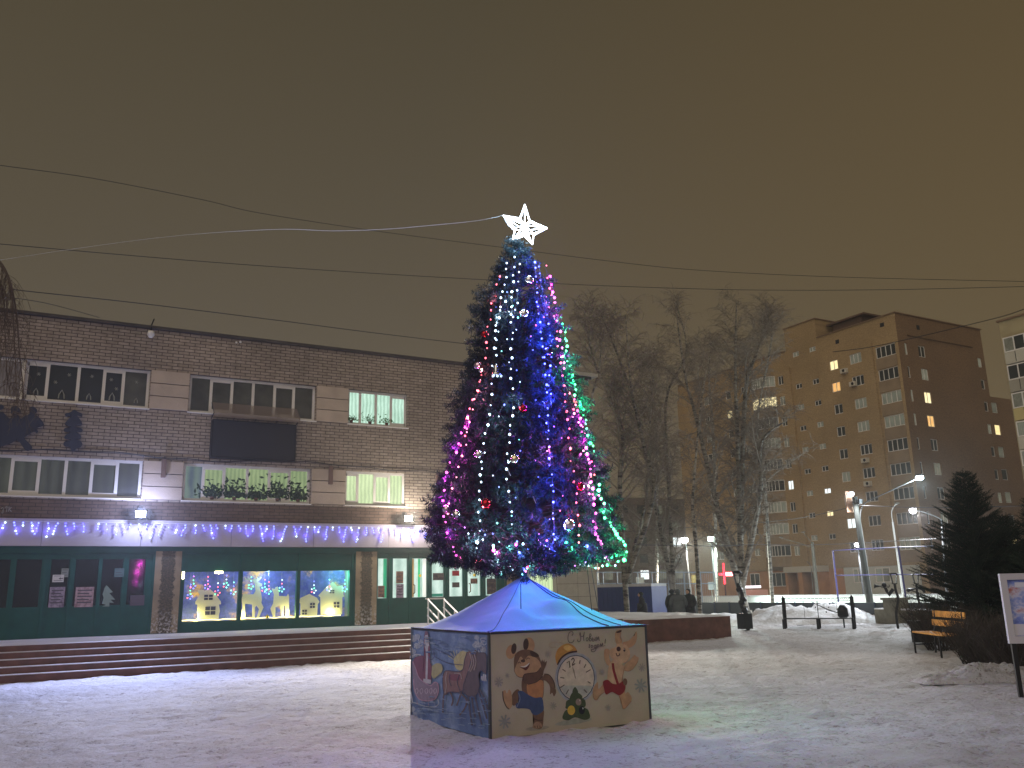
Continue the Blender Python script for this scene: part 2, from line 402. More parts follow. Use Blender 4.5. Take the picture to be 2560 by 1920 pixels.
# right wing windows behind the tree
wing = [(12.42, 12.80, 8.15, 8.55), (12.42, 12.80, 6.6, 7.6), (16.35, 16.85, 6.9, 8.3), (16.35, 16.85, 4.4, 5.6), (14.0, 15.4, 6.7, 7.7), (14.0, 15.4, 4.3, 5.2)]
for q in wing: holes.append((fx(q[0]), fx(q[1]), fz(q[2]), fz(q[3])))
mb = MB()
panels_u = [(fx(2.75), fx(3.74)), (fx(7.37), fx(8.34))]; panels_l = [(fx(2.73), fx(3.73)), (fx(7.29), fx(8.31))]
ph = [(a, b, UZ0-.01, UZ1+.01) for a, b in panels_u]+[(a, b, LZ0-.01, LZ1+.01) for a, b in panels_l]
wall_grid(mb, 'y', YA, WX0, WX1, FA1, ROOF, holes+ph, .22)
mb.add([(WX1, YA, 0), (WX1, YA+14, 0), (WX1, YA+14, ROOF), (WX1, YA, ROOF)], [(0, 1, 2, 3)], 0)
mb.add([(WX0, YA, ROOF), (WX1, YA, ROOF), (WX1, YA+14, ROOF), (WX0, YA+14, ROOF)], [(0, 1, 2, 3)], 0)
mb.build('wall', M_brickA, house)
bd = MB()   # darker band of brick above the fascia, 12 mm proud
bd.box((WX0, YA-.012, FA1+.002), (fx(13.7), YA-.002, LZ0-.07)); bd.build('brick_band', M_brickA2, house)
cp = MB(); cp.box((WX0, YA-.10, ROOF-.02), (fx(12.5), YA+.4, ROOF+.06)); cp.box((fx(12.5), YA-.10, ROOF-.02), (WX1+.1, YA+.4, ROOF+.07))
cp.build('roof_coping', mat('roof_flashing', (.05, .042, .038), .6, noise=.4, nscale=1.5), house)
cp = MB(); cp.box((fx(12.8), YA-.18, ROOF+.074), (WX1+.35, YA+.5, ROOF+.20)); cp.build('roof_slab', mat('pale_slab', (.42, .40, .36), .8), house)
core = MB(); core.box((WX0, YA+.30, FA1), (WX1-.05, YA+13, ROOF-.1)); core.box((WX0, YA+1.2, .7), (WX1-.05, YA+13, FA1-.01)); core.build('interior_core', mat('unlit_interior', (.02, .02, .02), .9), house)
for a, b in panels_u+panels_l:
    z0, z1 = (UZ0, UZ1) if (a, b) in panels_u else (LZ0, LZ1)
    p_ = MB(); h3 = (z1-z0)/3
    for i in range(3): p_.box((a, YA-.05, z0+i*h3+(.012 if i else 0)), (b, YA+.1, z0+(i+1)*h3-(.012 if i < 2 else 0)))
    p_.build('cream_panel', M_cream, house)
M_slat = lit_mat('vertical_slat_blind', (.020, .015, .014), (.075, .058, .052), .8, fold=30, nz=.5)
def curt_or_dark(seed, n):
    r = random.Random(seed); return [M_glassdark if r.random() < .62 else mat('net_curtain_glass', (.075, .078, .062), .3, noise=.35, nscale=2.2) for _ in range(n)]
wnds = {}
for i, (a, b, ms_, k) in enumerate(up):
    pms = {'slat': [M_slat]*3, 'dark': [M_glassdark]*4+[mat('net_curtain_glass', (.075, .078, .062), .3, noise=.35, nscale=2.2)] if i == 1 else curt_or_dark(5, 6), 'mint': [M_litmint]*4}[k]
    wnds['u%d' % i] = window(house, 'y', YA+.12, fx(a), fx(b), UZ0, UZ1, [fx(q) for q in ms_], None, fw=.075, pane_mats=pms, vent=[0, 3] if i == 1 else [1, 4] if i == 2 else [3] if i == 3 else None,
        label={0: 'upper window with vertical slat blind at left edge', 1: 'dark five-pane upper window with paper decorations', 2: 'dark upper window behind the sign canopy', 3: 'lit mint upper window with plants'}[i])
M_litdim = lit_mat('dim_green_room', (.018, .022, .016), (.055, .062, .045), .6, fold=7, nz=1.4)
M_litblue = lit_mat('blue_dim_pane', (.03, .05, .10), (.14, .20, .16), .8, fold=7)
for i, (a, b, ms_, k) in enumerate(lo):
    n = len(ms_)+1
    pms = {'dark': [M_litdim]*n, 'green': [M_litblue]+[M_litgreen]*(n-1), 'lime': [M_litlime]*n}[k]
    window(house, 'y', YA+.12, fx(a), fx(b), LZ0, LZ1, [fx(q) for q in ms_], None, fw=.075, pane_mats=pms, vent=[4, 7] if i == 0 else [1, 4] if i == 1 else [0, 2],
        label=['long dark lower window with dim panes', 'dim green lit lower window full of house plants', 'bright lime lit lower window'][i])
for j, q in enumerate(wing):
    window(house, 'y', YA+.12, fx(q[0]), fx(q[1]), fz(q[2]), fz(q[3]), [], None, fw=.06, pane_mats=[mat('cream_blind', (.62, .55, .42), .6) if j in (0, 1, 2, 3) else M_glassdark])
# fascia
f_ = MB(); x = WX0
while x < fx(13.65):
    x2 = min(x+2.42, fx(13.65)); f_.box((x, YA-.16, SHZ1), (x2-.008, YA+.05, FA1)); x = x2
f_.box((WX0, YA-.17, FA1+.0), (fx(13.65), YA+.05, FA1+.03)); f_.build('fascia', M_fascia, house)
# shopfront ---------------------------------------------------------
GY = YA+.02
sf = MB()
def gb(a, b, z0, z1, d0=0.0, d1=.12): sf.box((a, GY-d0, z0), (b, GY+d1, z1))
panesL = [(-5.2, -4.2), (-3.9, -3.1), (-2.8, -2.0), (-1.7, -.95), (-.85, -.12), (.01, .56), (.77, 1.17), (1.32, 1.85), (1.93, 2.42), (2.56, 2.97)]
panesR = [(9.38, 9.69), (9.86, 10.33), (10.48, 10.97), (11.13, 11.54), (11.72, 12.19), (12.35, 12.81), (12.98, 13.37)]
zp0, zp1 = fz(1.51), fz(2.66)
hs = [(fx(a), fx(b), zp0, zp1) for a, b in panesL]
wall_grid(sf, 'y', GY, -14, fx(3.14), SHZ0, SHZ1-.002, hs, .10)
hsR = [(fx(a), fx(b), zp0, zp1) for a, b in panesR]
wall_grid(sf, 'y', GY, fx(9.37), fx(13.66), SHZ0, SHZ1-.002, hsR, .10)
hd = [(fx(3.95), fx(5.37), fz(1.03), fz(2.32)), (fx(5.47), fx(6.97), fz(1.03), fz(2.32)), (fx(7.07), fx(8.52), fz(1.03), fz(2.32))]
wall_grid(sf, 'y', GY, fx(3.88), fx(8.65), SHZ0, SHZ1-.002, hd, .14)
for a, b in ((3.14, 3.17), (3.86, 3.88), (8.65, 8.665), (9.355, 9.37)): gb(fx(a), fx(b), SHZ0, SHZ1-.002, .05)
for a in (3.9, 5.42, 7.02, 8.6): gb(fx(a)-.04, fx(a)+.04, fz(2.36), SHZ1-.004, .045, 0)
gb(-14, fx(3.14), SHZ1-.18, SHZ1-.005, .06, -.003); gb(fx(3.88), fx(8.65), SHZ1-.18, SHZ1-.005, .06, -.003); gb(fx(9.37), fx(13.66), SHZ1-.18, SHZ1-.005, .06, -.003)
for q in (-.03, .66, 1.25, 1.89, 2.49): gb(fx(q)-.045, fx(q)+.045, SHZ0, SHZ1-.2, .03, -.003)
for q in (9.78, 10.41, 11.05, 11.63, 12.27, 12.9): gb(fx(q)-.05, fx(q)+.05, SHZ0, SHZ1-.2, .035, -.003)
sf.build('shopfront_frame', M_green, house)
M_glassref = mat('reflecting_shop_glass', (.012, .018, .020), .06, spec=.9, noise=.4, nscale=1.7)
for a, b in panesL:
    g_ = MB(); g_.add([(fx(a), GY+.08, zp0), (fx(b), GY+.08, zp0), (fx(b), GY+.08, zp1), (fx(a), GY+.08, zp1)], [(0, 1, 2, 3)]); g_.build('glass_pane', M_glassref, house)
for a, b in panesR:
    g_ = MB(); g_.add([(fx(a), GY+.08, zp0), (fx(b), GY+.08, zp0), (fx(b), GY+.08, zp1), (fx(a), GY+.08, zp1)], [(0, 1, 2, 3)]); g_.build('lit_door_pane', M_lithall, house)
# things inside the entrance hall: green door frames, yellow stripe
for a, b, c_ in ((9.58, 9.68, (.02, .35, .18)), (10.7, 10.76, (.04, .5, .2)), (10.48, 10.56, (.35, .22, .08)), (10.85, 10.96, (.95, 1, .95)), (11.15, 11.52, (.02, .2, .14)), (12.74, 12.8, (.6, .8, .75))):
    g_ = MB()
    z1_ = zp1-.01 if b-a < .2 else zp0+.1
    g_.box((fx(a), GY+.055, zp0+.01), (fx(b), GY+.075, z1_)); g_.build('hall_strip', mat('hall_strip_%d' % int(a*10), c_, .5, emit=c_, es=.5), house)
# pull handles
for xx in (10.52, 12.39):
    g_ = MB(); X_ = fx(xx); g_.tube([(X_, GY-.03, fz(1.62)), (X_, GY-.12, fz(1.65)), (X_, GY-.12, fz(1.86)), (X_, GY-.03, fz(1.89))], .018); g_.build('door_handle', mat('bronze_handle', (.25, .16, .08), .4, .7), house)
# pillars with printed fir garland panels
def pillar_mat(name, xc):
    k = NT(name, .7); v = k.pos('xz'); sp = k.n('SeparateXYZ'); k.l(v, sp.inputs[0])
    n1 = k.noise(v, 9, 5, .7)
    d = k.n('Math', operation='SUBTRACT'); k.l(sp.outputs['X'], d.inputs[0]); d.inputs[1].default_value = xc
    ab = k.n('Math', operation='ABSOLUTE'); k.l(d.outputs[0], ab.inputs[0])
    s_ = k.n('Math', operation='MULTIPLY_ADD'); k.l(n1, s_.inputs[0]); s_.inputs[1].default_value = -.28; k.l(ab.outputs[0], s_.inputs[2])
    msk = k.ramp(s_.outputs[0], [(.02, (1, 1, 1)), (.05, (0, 0, 0))])
    base = k.ramp(k.noise(v, 1.3, 3), [(.3, (.20, .155, .10)), (.7, (.36, .28, .18))])
    leaf = k.ramp(k.noise(v, 22, 4, .7), [(.35, (.03, .035, .022)), (.6, (.12, .09, .055)), (.75, (.25, .22, .17))])
    c = k.mix(msk, base, leaf)
    zz = k.n('MapRange'); zz.inputs['From Min'].default_value = ZT+.75; zz.inputs['From Max'].default_value = ZT+.05; k.l(sp.outputs['Y'], zz.inputs['Value'])
    sn_ = k.n('Math', operation='MULTIPLY'); k.l(zz.outputs[0], sn_.inputs[0]); k.l(k.ramp(k.noise(v, 14, 4), [(.48, (0, 0, 0)), (.6, (1, 1, 1))]), sn_.inputs[1])
    c = k.mix(sn_.outputs[0], c, (.55, .52, .50)); k.l(c, k.p.inputs['Base Color']); return k.M
for a, b in ((3.17, 3.86), (8.665, 9.355), (13.7, 14.45)):
    p_ = MB(); p_.box((fx(a), YA-.02, SHZ0), (fx(b), YA+.1, SHZ1-.01)); pp = p_.build('pillar', M_green, house)
    p_ = MB(); p_.box((fx(a)+.02, YA-.035, SHZ0+.03), (fx(b)-.02, YA-.021, fz(2.86))); p_.build('garland_print', pillar_mat('pillar_print_%d' % int(a), fx((a+b)/2)), pp)
# right end: lit door and tiled wall
g_ = MB(); g_.box((fx(14.45), YA+.02, SHZ0), (fx(15.62), YA+.1, SHZ1)); g_.build('side_entrance', mat('pale_frame', (.5, .5, .45), .5), house)
g_ = MB(); g_.box((fx(14.6), YA-.002, SHZ0+.1), (fx(15.45), YA+.018, SHZ1-.15)); g_.build('lit_door_pane', M_litlime, house)
tl = MB(); zz = [SHZ0, fz(1.0), fz(1.4), fz(1.82), fz(2.22), fz(2.62), FA1]
for i in range(6):
    for j in range(2):
        xa = fx(15.64)+j*(WX1-fx(15.64))/2; xb = fx(15.64)+(j+1)*(WX1-fx(15.64))/2
        tl.box((xa+.006, YA-.03, zz[i]+.006), (xb-.006, YA+.05, zz[i+1]-.006), 1 if i == 0 else 0)
tl.build('tiled_wall', [mat('beige_tile', (.40, .38, .33), .6, noise=.08), mat('brown_plinth', (.16, .08, .06), .7)], house)
bk = MB(); bk.box((fx(13.66), YA+.06, SHZ0), (WX1-.01, YA+.2, FA1)); bk.build('back_wall', mat('joint_grey', (.12, .11, .10), .9), house)

# display window ---------------------------------------------------
DB = YA+1.0
k = NT('painted_night_forest', .7); v = k.pos('xz')
n1 = k.noise(v, .9, 5, .6); n2 = k.noise(v, 5, 6, .75)
c = k.ramp(n1, [(.38, (.03, .045, .22)), (.52, (.10, .13, .42)), (.60, (.55, .33, .10)), (.75, (.65, .45, .18))])
c = k.mix(k.ramp(n2, [(.40, (1, 1, 1)), (.55, (0, 0, 0))]), c, (.06, .09, .22)); k.l(c, k.p.inputs['Base Color'])
k.l(c, k.p.inputs['Emission Color']); k.p.inputs['Emission Strength'].default_value = .6  # painted board glows in its own colours to brighten the display
back = MB(); x0, x1 = fx(3.9), fx(8.6); z0, z1 = fz(1.0), fz(2.36)
back.add([(x0, DB-.3, z0), (x1, DB-.3, z0), (x1, DB-.3, z1), (x0, DB-.3, z1)], [(0, 1, 2, 3)]); back.build('display_backdrop', k.M, house)
sh = MB(); sh.add([(x0, GY+.12, z0), (x1, GY+.12, z0), (x1, DB-.3, z0), (x0, DB-.3, z0)], [(0, 1, 2, 3)]); sh.add([(x0, GY+.12, z1), (x1, GY+.12, z1), (x1, DB-.3, z1), (x0, DB-.3, z1)], [(0, 1, 2, 3)])
sh.add([(x0, GY+.12, z0), (x0, DB-.3, z0), (x0, DB-.3, z1), (x0, GY+.12, z1)], [(0, 1, 2, 3)]); sh.add([(x1, GY+.12, z0), (x1, DB-.3, z0), (x1, DB-.3, z1), (x1, GY+.12, z1)], [(0, 1, 2, 3)])
sh.build('display_box', mat('display_lining', (.5, .5, .42), .8), house)
# move the interior core behind the display
M_cut = mat('pale_cutout_board', (.72, .74, .62), .8)
def r5(a, c): return (440+a/4.424, 1360+c/4.424)
def cut(name, outline, label, cat, holes_=(), y=GY+.30, group=None, sm=0):
    pts = [at_y(*r5(a, c), y) for a, c in outline]; pts = [(p.x, p.y, p.z) for p in pts]
    if sm: pts = smooth_closed(pts, sm)
    cx_ = sum(p[0] for p in pts)/len(pts); zb = min(p[2] for p in pts)
    r = thing(name, (cx_, y, zb), label, cat, group)
    mb = MB(); mb.prism(pts, (0, .02, 0)); mb.build('board', M_cut, r)
    for (a0, c0, a1, c1) in holes_:
        p, q = at_y(*r5(a0, c1), y), at_y(*r5(a1, c0), y); h = MB()
        mx_, mz_ = (p.x+q.x)/2, (p.z+q.z)/2
        for (ax, bx) in ((p.x, mx_-.012), (mx_+.012, q.x)):
            for (az, bz) in ((p.z, mz_-.012), (mz_+.012, q.z)): h.box((ax, y-.006, az), (bx, y-.001, bz))
        h.build('cut_window', mat('cut_window_dark', (.05, .06, .14), .8), r)
    return r
g5 = 'white cut-out boards in the lit display window'
cut('cutout_house', [(235, 845), (235, 670), (215, 665), (215, 640), (262, 560), (245, 535), (245, 508), (305, 508), (310, 525), (365, 490), (425, 540), (495, 635), (498, 665), (475, 670), (485, 740), (475, 790), (472, 830)],
    'white cut-out log house with chimney in the left display pane', 'window decoration', [(320, 690, 438, 785), (310, 560, 408, 620)], group=g5)
cut('cutout_house', [(1380, 800), (1378, 660), (1358, 640), (1380, 595), (1475, 552), (1560, 595), (1587, 640), (1568, 665), (1560, 790)],
    'small white cut-out cottage in the right display pane', 'window decoration', [(1482, 652, 1536, 708), (1395, 728, 1448, 780)], group=g5)
cut('cutout_house', [(1600, 780), (1598, 590), (1575, 570), (1690, 450), (1735, 418), (1785, 470), (1845, 455), (1850, 560), (1860, 578), (1840, 590), (1838, 775)],
    'tall white cut-out house with rounded gable at the right end of the display', 'window decoration', [(1742, 640, 1806, 706), (1700, 510, 1750, 545)], group=g5)
cut('cutout_deer', [(718, 830), (735, 700), (728, 600), (745, 555), (860, 555), (880, 520), (872, 430), (845, 400), (770, 400), (750, 350), (770, 380), (800, 385), (795, 350), (815, 388), (850, 392), (870, 375), (895, 395), (900, 360), (920, 390), (940, 350), (945, 380), (905, 420), (955, 440), (950, 470), (925, 470), (940, 530), (950, 610), (945, 650), (968, 700), (920, 810), (895, 812), (920, 720), (890, 680), (875, 700), (872, 820), (845, 820), (845, 670), (765, 660), (765, 830)],
    'white cut-out deer with antlers in the middle display pane', 'window decoration', group=g5)
cut('cutout_deer', [(1075, 810), (1045, 715), (1075, 660), (1085, 560), (1060, 490), (1095, 500), (1100, 480), (1125, 470), (1135, 510), (1140, 575), (1225, 578), (1240, 550), (1252, 580), (1250, 810), (1215, 810), (1210, 690), (1190, 680), (1192, 805), (1165, 805), (1150, 680), (1100, 700), (1098, 805)],
    'smaller white cut-out fawn facing the antlered deer', 'window decoration', group=g5)
# yellow light strip along the floor of the display, lamps in it
st = thing('display_light_strip', (fx(3.95), GY+.18, fz(1.03)), 'glowing yellow light strip along the floor of the display window', 'light strip')
mb = MB(); pts = [(fx(3.98)+i*.2, GY+.2+.02*math.sin(i*1.7), fz(1.06)+.012*math.sin(i*2.3)) for i in range(24)]; mb.tube(pts, .016)
mb.build('strip', mat('yellow_glow', (1, .9, .4), .5, emit=(1, .88, .38), es=2.2), st)
for i in range(4): lamp(st, 'POINT', (fx(4.3+i*1.25), GY+.2, fz(1.12)), 11, (1, .85, .25), .05)
lamp(st, 'POINT', (fx(8.3), GY+.2, fz(2.2)), 14, (.2, 1, .75), .05); lamp(st, 'POINT', (fx(6.2), GY+.2, fz(2.25)), 16, (.45, .75, 1), .05)
for i, (a, c, w_, h_) in enumerate(((60, 305, 35, 80), (430, 298, 90, 30))):
    p, q = at_y(*r5(a, c+h_), GY-.03), at_y(*r5(a+w_, c), GY-.03)
    l_ = MB(); l_.box((p.x, GY-.05, p.z), (q.x, GY-.01, q.z)); l_.sphere(((p.x+q.x)/2, GY-.02, p.z), .02)
    o = l_.build('display_spotlight', mat('warm_tube_glow', (1, .9, .6), .5, emit=(1, .85, .5), es=5)); W[o.name] = (0, 0, 0)
    tag(o, ['small glowing vertical tube at the top left corner of the display window', 'small glowing horizontal tube above the first display pane'][i], 'tube light')
BC = {'deep': (.10, .09, 1), 'cyan': (.25, 1, .9), 'red': (1, .15, .2), 'blue': (.16, .20, 1), 'violet': (.6, .2, 1), 'white': (.62, .82, 1), 'green': (.15, 1, .45), 'magenta': (1, .15, .75), 'pink': (1, .35, .5), 'orange': (1, .5, .2)}
def bulb_mat(c, s=5.0):
    return mat('bulb_%s_%d' % (c, int(s*10)), BC[c], .4, emit=BC[c], es=s)
sfk = [(185, 465, 'blue', 'left'), (345, 470, 'violet', 'a'), (455, 540, 'red', 'b'), (550, 455, 'cyan', 'c'), (630, 530, 'cyan', 'd'), (825, 470, 'green', 'e'), (975, 500, 'cyan', 'f'), (1020, 525, 'green', 'g'), (1165, 500, 'cyan', 'h'), (1520, 515, 'white', 'i'), (1690, 495, 'white', 'j'), (1862, 500, 'cyan', 'k'), (150, 580, 'blue', 'l')]
cols6 = ['cyan', 'green', 'violet', 'red', 'white', 'blue']
where = ['above the chimney side of the log house', 'just over the ridge of the log house', 'beside the right roof slope of the log house', 'high between log house and first mullion', 'low next to the first mullion', 'in front of the deer antlers', 'right of the deer head', 'between deer and fawn', 'on the back of the fawn', 'over the small cottage', 'on the gable of the tall house', 'at the right end over the tall house', 'lowest, near the left edge']
for j, (a, c, cc, _) in enumerate(sfk):
    p = at_y(*r5(a, c), GY+.2); r = thing('snowflake_light', p, 'hanging snowflake light with coloured bulbs, '+where[j], 'hanging light', 'snowflake lights in the display window')
    mb = MB(); zt = fz(2.3); mb.tube([p, (p.x, p.y, zt)], .002, 3)
    for q in range(5):
        an = q*math.pi*2/5; mb.tube([p, (p.x+.07*math.cos(an), p.y, p.z+.07*math.sin(an))], .003, 3)
    mb.build('wire', M_white, r)
    for q in range(5):
        an = q*math.pi*2/5; mm = MB(); mm.sphere((p.x+.07*math.cos(an), p.y-.01, p.z+.07*math.sin(an)), .021, 6); mm.build('light_bulb', bulb_mat(cols6[(q+j*2) % 6] if q % 2 else cc, 2.5), r)
    for q in (.16, .27):
        if p.z+q < zt: mm = MB(); mm.sphere((p.x+.01, p.y-.01, p.z+q), .019, 6); mm.build('light_bulb', bulb_mat(cols6[(j+int(q*10)) % 6], 2.5), r)
bl = MB(); p = at_y(*r5(1008, 805), GY+.22); bl.sphere(p, .055, 10); bl.tube([(p.x, p.y, p.z+.05), (p.x, p.y, p.z+.075)], .012)
tag(bl.build('gold_ball', mat('gold_ball', (.9, .7, .15), .2, 1.0), None, True), 'gold ball lying on the display floor between the deer', 'ornament')

# posters and paper on the doors -----------------------------------
def r6(a, c): return (860+a/3.456, 1240+c/3.456)
def r4(a, c): return (a/3.456, 1240+c/3.456)
def paper(name, quad, mapper, m_, label, cat, y=GY-.004, lines=None):
    p = at_y(*mapper(quad[0], quad[3]), y); q = at_y(*mapper(quad[2], quad[1]), y)
    mb = MB(); mb.box((p.x, y-.004, p.z), (q.x, y, q.z)); r = thing(name, (p.x, y, p.z), label, cat, 'notices on the glass')
    mb.build('sheet', m_, r)
    mb = MB(); n = lines or 3; hh = (q.z-p.z)
    for i in range(n):
        zz_ = p.z+hh*(.2+.6*i/max(1, n-1)); mb.box((p.x+.12*(q.x-p.x), y-.006, zz_), (q.x-(.1+.15*(i % 2))*(q.x-p.x), y-.0045, zz_+hh*.06))
    mb.build('print', mat('print_ink', (.08, .07, .09), .8), r)
def poster_mat(name, a, b, e=0):
    if name in MATS: return MATS[name]
    k = NT(name, .6); v = k.pos('xz'); c = k.ramp(k.noise(v, 9, 5, .7), [(.35, a), (.6, b)]); k.l(c, k.p.inputs['Base Color'])
    if e: k.l(c, k.p.inputs['Emission Color']); k.p.inputs['Emission Strength'].default_value = e
    return k.M
PD = poster_mat('dark_poster', (.03, .03, .04), (.14, .11, .10)); PB = poster_mat('brown_poster', (.06, .03, .03), (.32, .18, .12)); PR = mat('red_notice', (.45, .03, .03), .6)
PV = poster_mat('violet_poster', (.10, .07, .12), (.36, .30, .40)); PP = poster_mat('pink_poster', (.20, .12, .14), (.45, .32, .36)); PW = mat('white_notice', (.6, .6, .6), .7)
for q, mp, m_, lb, n in (
    ((450, 650, 512, 755), r6, PB, 'brown poster high on the second lit door pane', 3), ((450, 760, 515, 880), r6, PV, 'grey violet poster low on the second lit door pane', 4),
    ((768, 665, 862, 728), r6, PD, 'wide dark notice on the fourth lit door pane', 2), ((935, 645, 995, 690), r6, PR, 'small red notice on the fifth lit door pane', 2),
    ((935, 745, 997, 790), r6, PD, 'small dark notice under the red notice', 2), ((1093, 712, 1153, 758), r6, PB, 'small brown notice on the sixth lit door pane', 2),
    ((1235, 712, 1313, 850), r6, PD, 'tall dark poster on the last lit door pane', 3), ((292, 775, 350, 878), r6, PB, 'brown leaflet low on the first lit door pane', 3),
    ((415, 785, 565, 965), r4, PV, 'large grey violet poster on the dark glazing', 5), ((640, 785, 815, 962), r4, PP, 'large pink poster on the dark glazing', 5),
    ((450, 680, 555, 745), r4, PW, 'small white arrow notice above the violet poster', 2), ((525, 625, 595, 702), r4, mat('grey_notice', (.22, .25, .23), .7), 'grey notice behind the white arrow notice', 3),
    ((985, 625, 1075, 700), r4, mat('teal_notice', (.10, .17, .18), .7), 'teal grey notice above the paper fir', 3), ((1120, 855, 1250, 948), r4, mat('grey_violet_leaflet', (.10, .08, .11), .7), 'dim leaflet on the dark pane next to the pillar', 2)):
    paper('paper_notice', q, mp, m_, lb, 'notice', lines=n, y=GY-.04-(.01 if 'behind' not in lb else 0))
# arrow on the white notice
p = at_y(*r4(525, 712), GY-.06); mb = MB(); mb.prism([(p.x-.05, p.y, p.z), (p.x+.0, p.y, p.z+.03), (p.x, p.y, p.z+.01), (p.x+.06, p.y, p.z+.01), (p.x+.06, p.y, p.z-.01), (p.x, p.y, p.z-.01), (p.x, p.y, p.z-.03)], (0, -.002, 0))
tag(mb.build('arrow_mark', mat('print_ink', (.08, .07, .09))), 'black arrow printed on the small white notice', 'arrow')
for a, c in ((657, 688), (1125, 683)):
    p = at_y(*r6(a, c), GY-.02); mb = MB(); mb.tube([(p.x, GY-.03, p.z), (p.x, GY-.02, p.z)], .045, 16)
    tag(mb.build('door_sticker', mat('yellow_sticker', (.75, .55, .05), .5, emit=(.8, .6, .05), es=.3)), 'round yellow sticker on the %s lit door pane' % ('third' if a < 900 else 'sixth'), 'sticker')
pf = [(880, 955), (915, 940), (880, 930), (895, 880), (885, 850), (905, 790), (920, 770), (940, 790), (975, 830), (945, 840), (995, 895), (955, 895), (985, 925), (945, 920), (945, 955)]
pts = [at_y(*r4(a, c), GY-.05) for a, c in pf]; mb = MB(); mb.prism(pts, (0, -.006, 0))
tag(mb.build('paper_fir', mat('pale_green_paper', (.20, .27, .24), .8)), 'pale paper fir tree stuck on the dark glazing', 'paper decoration')
# tiny paper arches and flakes in the upper window, one object each
for j, (a, c, s_) in enumerate(((310, 1170, .09), (533, 1195, .12), (768, 1215, .09), (968, 1215, .11), (1175, 1250, .07))):
    p = at_y(a/3.456, 640+c/3.456, YA+.145); mb = MB(); pts = [(p.x-s_*.6, p.y, p.z-s_), (p.x-s_*.5, p.y, p.z), (p.x, p.y, p.z+s_), (p.x+s_*.5, p.y, p.z), (p.x+s_*.6, p.y, p.z-s_)]; mb.tube(pts, .016, 4)
    tag(mb.build('paper_arch', mat('white_paper', (.30, .31, .27), .8)), 'white paper arch on pane %s of the decorated upper window' % ['one', 'two', 'three', 'four', 'five'][j], 'paper decoration', 'paper arches in the upper window')
for j, (a, c) in enumerate(((335, 1020), (598, 1028), (795, 1040), (480, 1090), (962, 1068), (1005, 1148), (1180, 1090))):
    p = at_y(a/3.456, 640+c/3.456, YA+.145); mb = MB()
    for q in range(3): an = q*math.pi/3; mb.tube([(p.x-.05*math.cos(an), p.y, p.z-.05*math.sin(an)), (p.x+.05*math.cos(an), p.y, p.z+.05*math.sin(an))], .010, 3)
    tag(mb.build('paper_snowflake', mat('white_paper', (.30, .31, .27), .8)), 'paper snowflake, '+['top of the first pane', 'upper right of the second pane', 'top of the third pane', 'left middle of the second pane', 'top of the narrow fourth pane', 'lower right of the narrow fourth pane', 'pale last pane'][j]+' of the decorated upper window', 'paper decoration', 'paper snowflakes in the upper window')

# house plants on the sills
def leafy(name, c, wdt, hgt, n, matl, label, cat='house plant', sz=.06, group=None, pot=True):
    r = thing(name, c, label, cat, group); mb = MB(); rr = random.Random(len(label))
    for i in range(n):
        x = c[0]+rr.gauss(0, wdt/3); z = c[2]+.05+abs(rr.gauss(0, hgt/2.2)); y = c[1]+rr.uniform(-.04, .04)
        a = rr.uniform(0, 6.28); s_ = sz*rr.uniform(.5, 1.1); dx, dz = math.cos(a)*s_, math.sin(a)*s_
        mb.add([(x-dx, y, z-dz), (x+dz*.4, y+.01, z-dx*.4), (x+dx, y, z+dz), (x-dz*.4, y-.01, z+dx*.4)], [(0, 1, 2, 3)])
    for i in range(6): mb.tube([(c[0], c[1], c[2]), (c[0]+rr.uniform(-wdt/3, wdt/3), c[1], c[2]+hgt*rr.uniform(.4, .9))], .006, 3)
    mb.build('leaves', matl, r)
    if pot: p_ = MB(); p_.tube([(c[0], c[1], c[2]-.02), (c[0], c[1], c[2]+.06)], [.05, .065], 10); p_.build('pot', mat('clay_pot', (.12, .06, .04), .8), r)
M_leafd = mat('dark_leaf', (.015, .04, .02), .7); M_leafg = mat('green_leaf', (.06, .22, .06), .7)
for xx, h_, lb in ((4.55, .40, 'bushy dark house plant in the second pane of the green window'), (5.15, .50, 'tall dark branching house plant in the third pane'), (5.75, .34, 'dark leafy plant low in the fourth pane'), (6.35, .62, 'large round leaved plant in the fifth pane'), (6.95, .42, 'dark plant in the last pane of the green window')):
    leafy('house_plant', (fx(xx), YA+.135, LZ0+.08), .60, h_, 190, M_leafd, lb, group='plants in the green lit window', sz=.085)
for xx, h_, lb in ((8.5, .18, 'small green plant in the first pane of the mint window'), (9.1, .26, 'taller green plant in the second pane of the mint window'), (9.65, .20, 'spreading green plant in the third pane of the mint window')):
    leafy('house_plant', (fx(xx), YA+.135, UZ0+.08), .4, h_, 80, M_leafg, lb, group='plants in the mint lit window', sz=.045)

# LED sign with canopy
p0 = (fx(4.42), fz(5.44)); p1 = (fx(6.70), fz(6.43))
r = thing('led_sign_board', (p0[0], YA, p0[1]), 'dark switched-off LED screen mounted on the grey brick wall', 'sign')
mb = MB(); mb.box((p0[0], YA-.22, p0[1]), (p1[0], YA-.03, p1[1])); mb.build('screen', mat('screen_black', (.012, .012, .018), .5), r)
mb = MB()
for (a, b, c_, d_) in ((p0[0]-.03, p1[0]+.03, p0[1]-.04, p0[1]-.003), (p0[0]-.03, p1[0]+.03, p1[1]+.003, p1[1]+.04), (p0[0]-.04, p0[0]-.003, p0[1], p1[1]), (p1[0]+.003, p1[0]+.04, p0[1], p1[1])): mb.box((a, YA-.24, c_), (b, YA-.02, d_))
mb.build('frame', M_dark, r)
r = thing('sign_canopy', (fx(4.4), YA, fz(6.5)), 'translucent brown canopy above the dark LED screen', 'canopy')
mb = MB(); a, b = fx(4.38), fx(6.78)
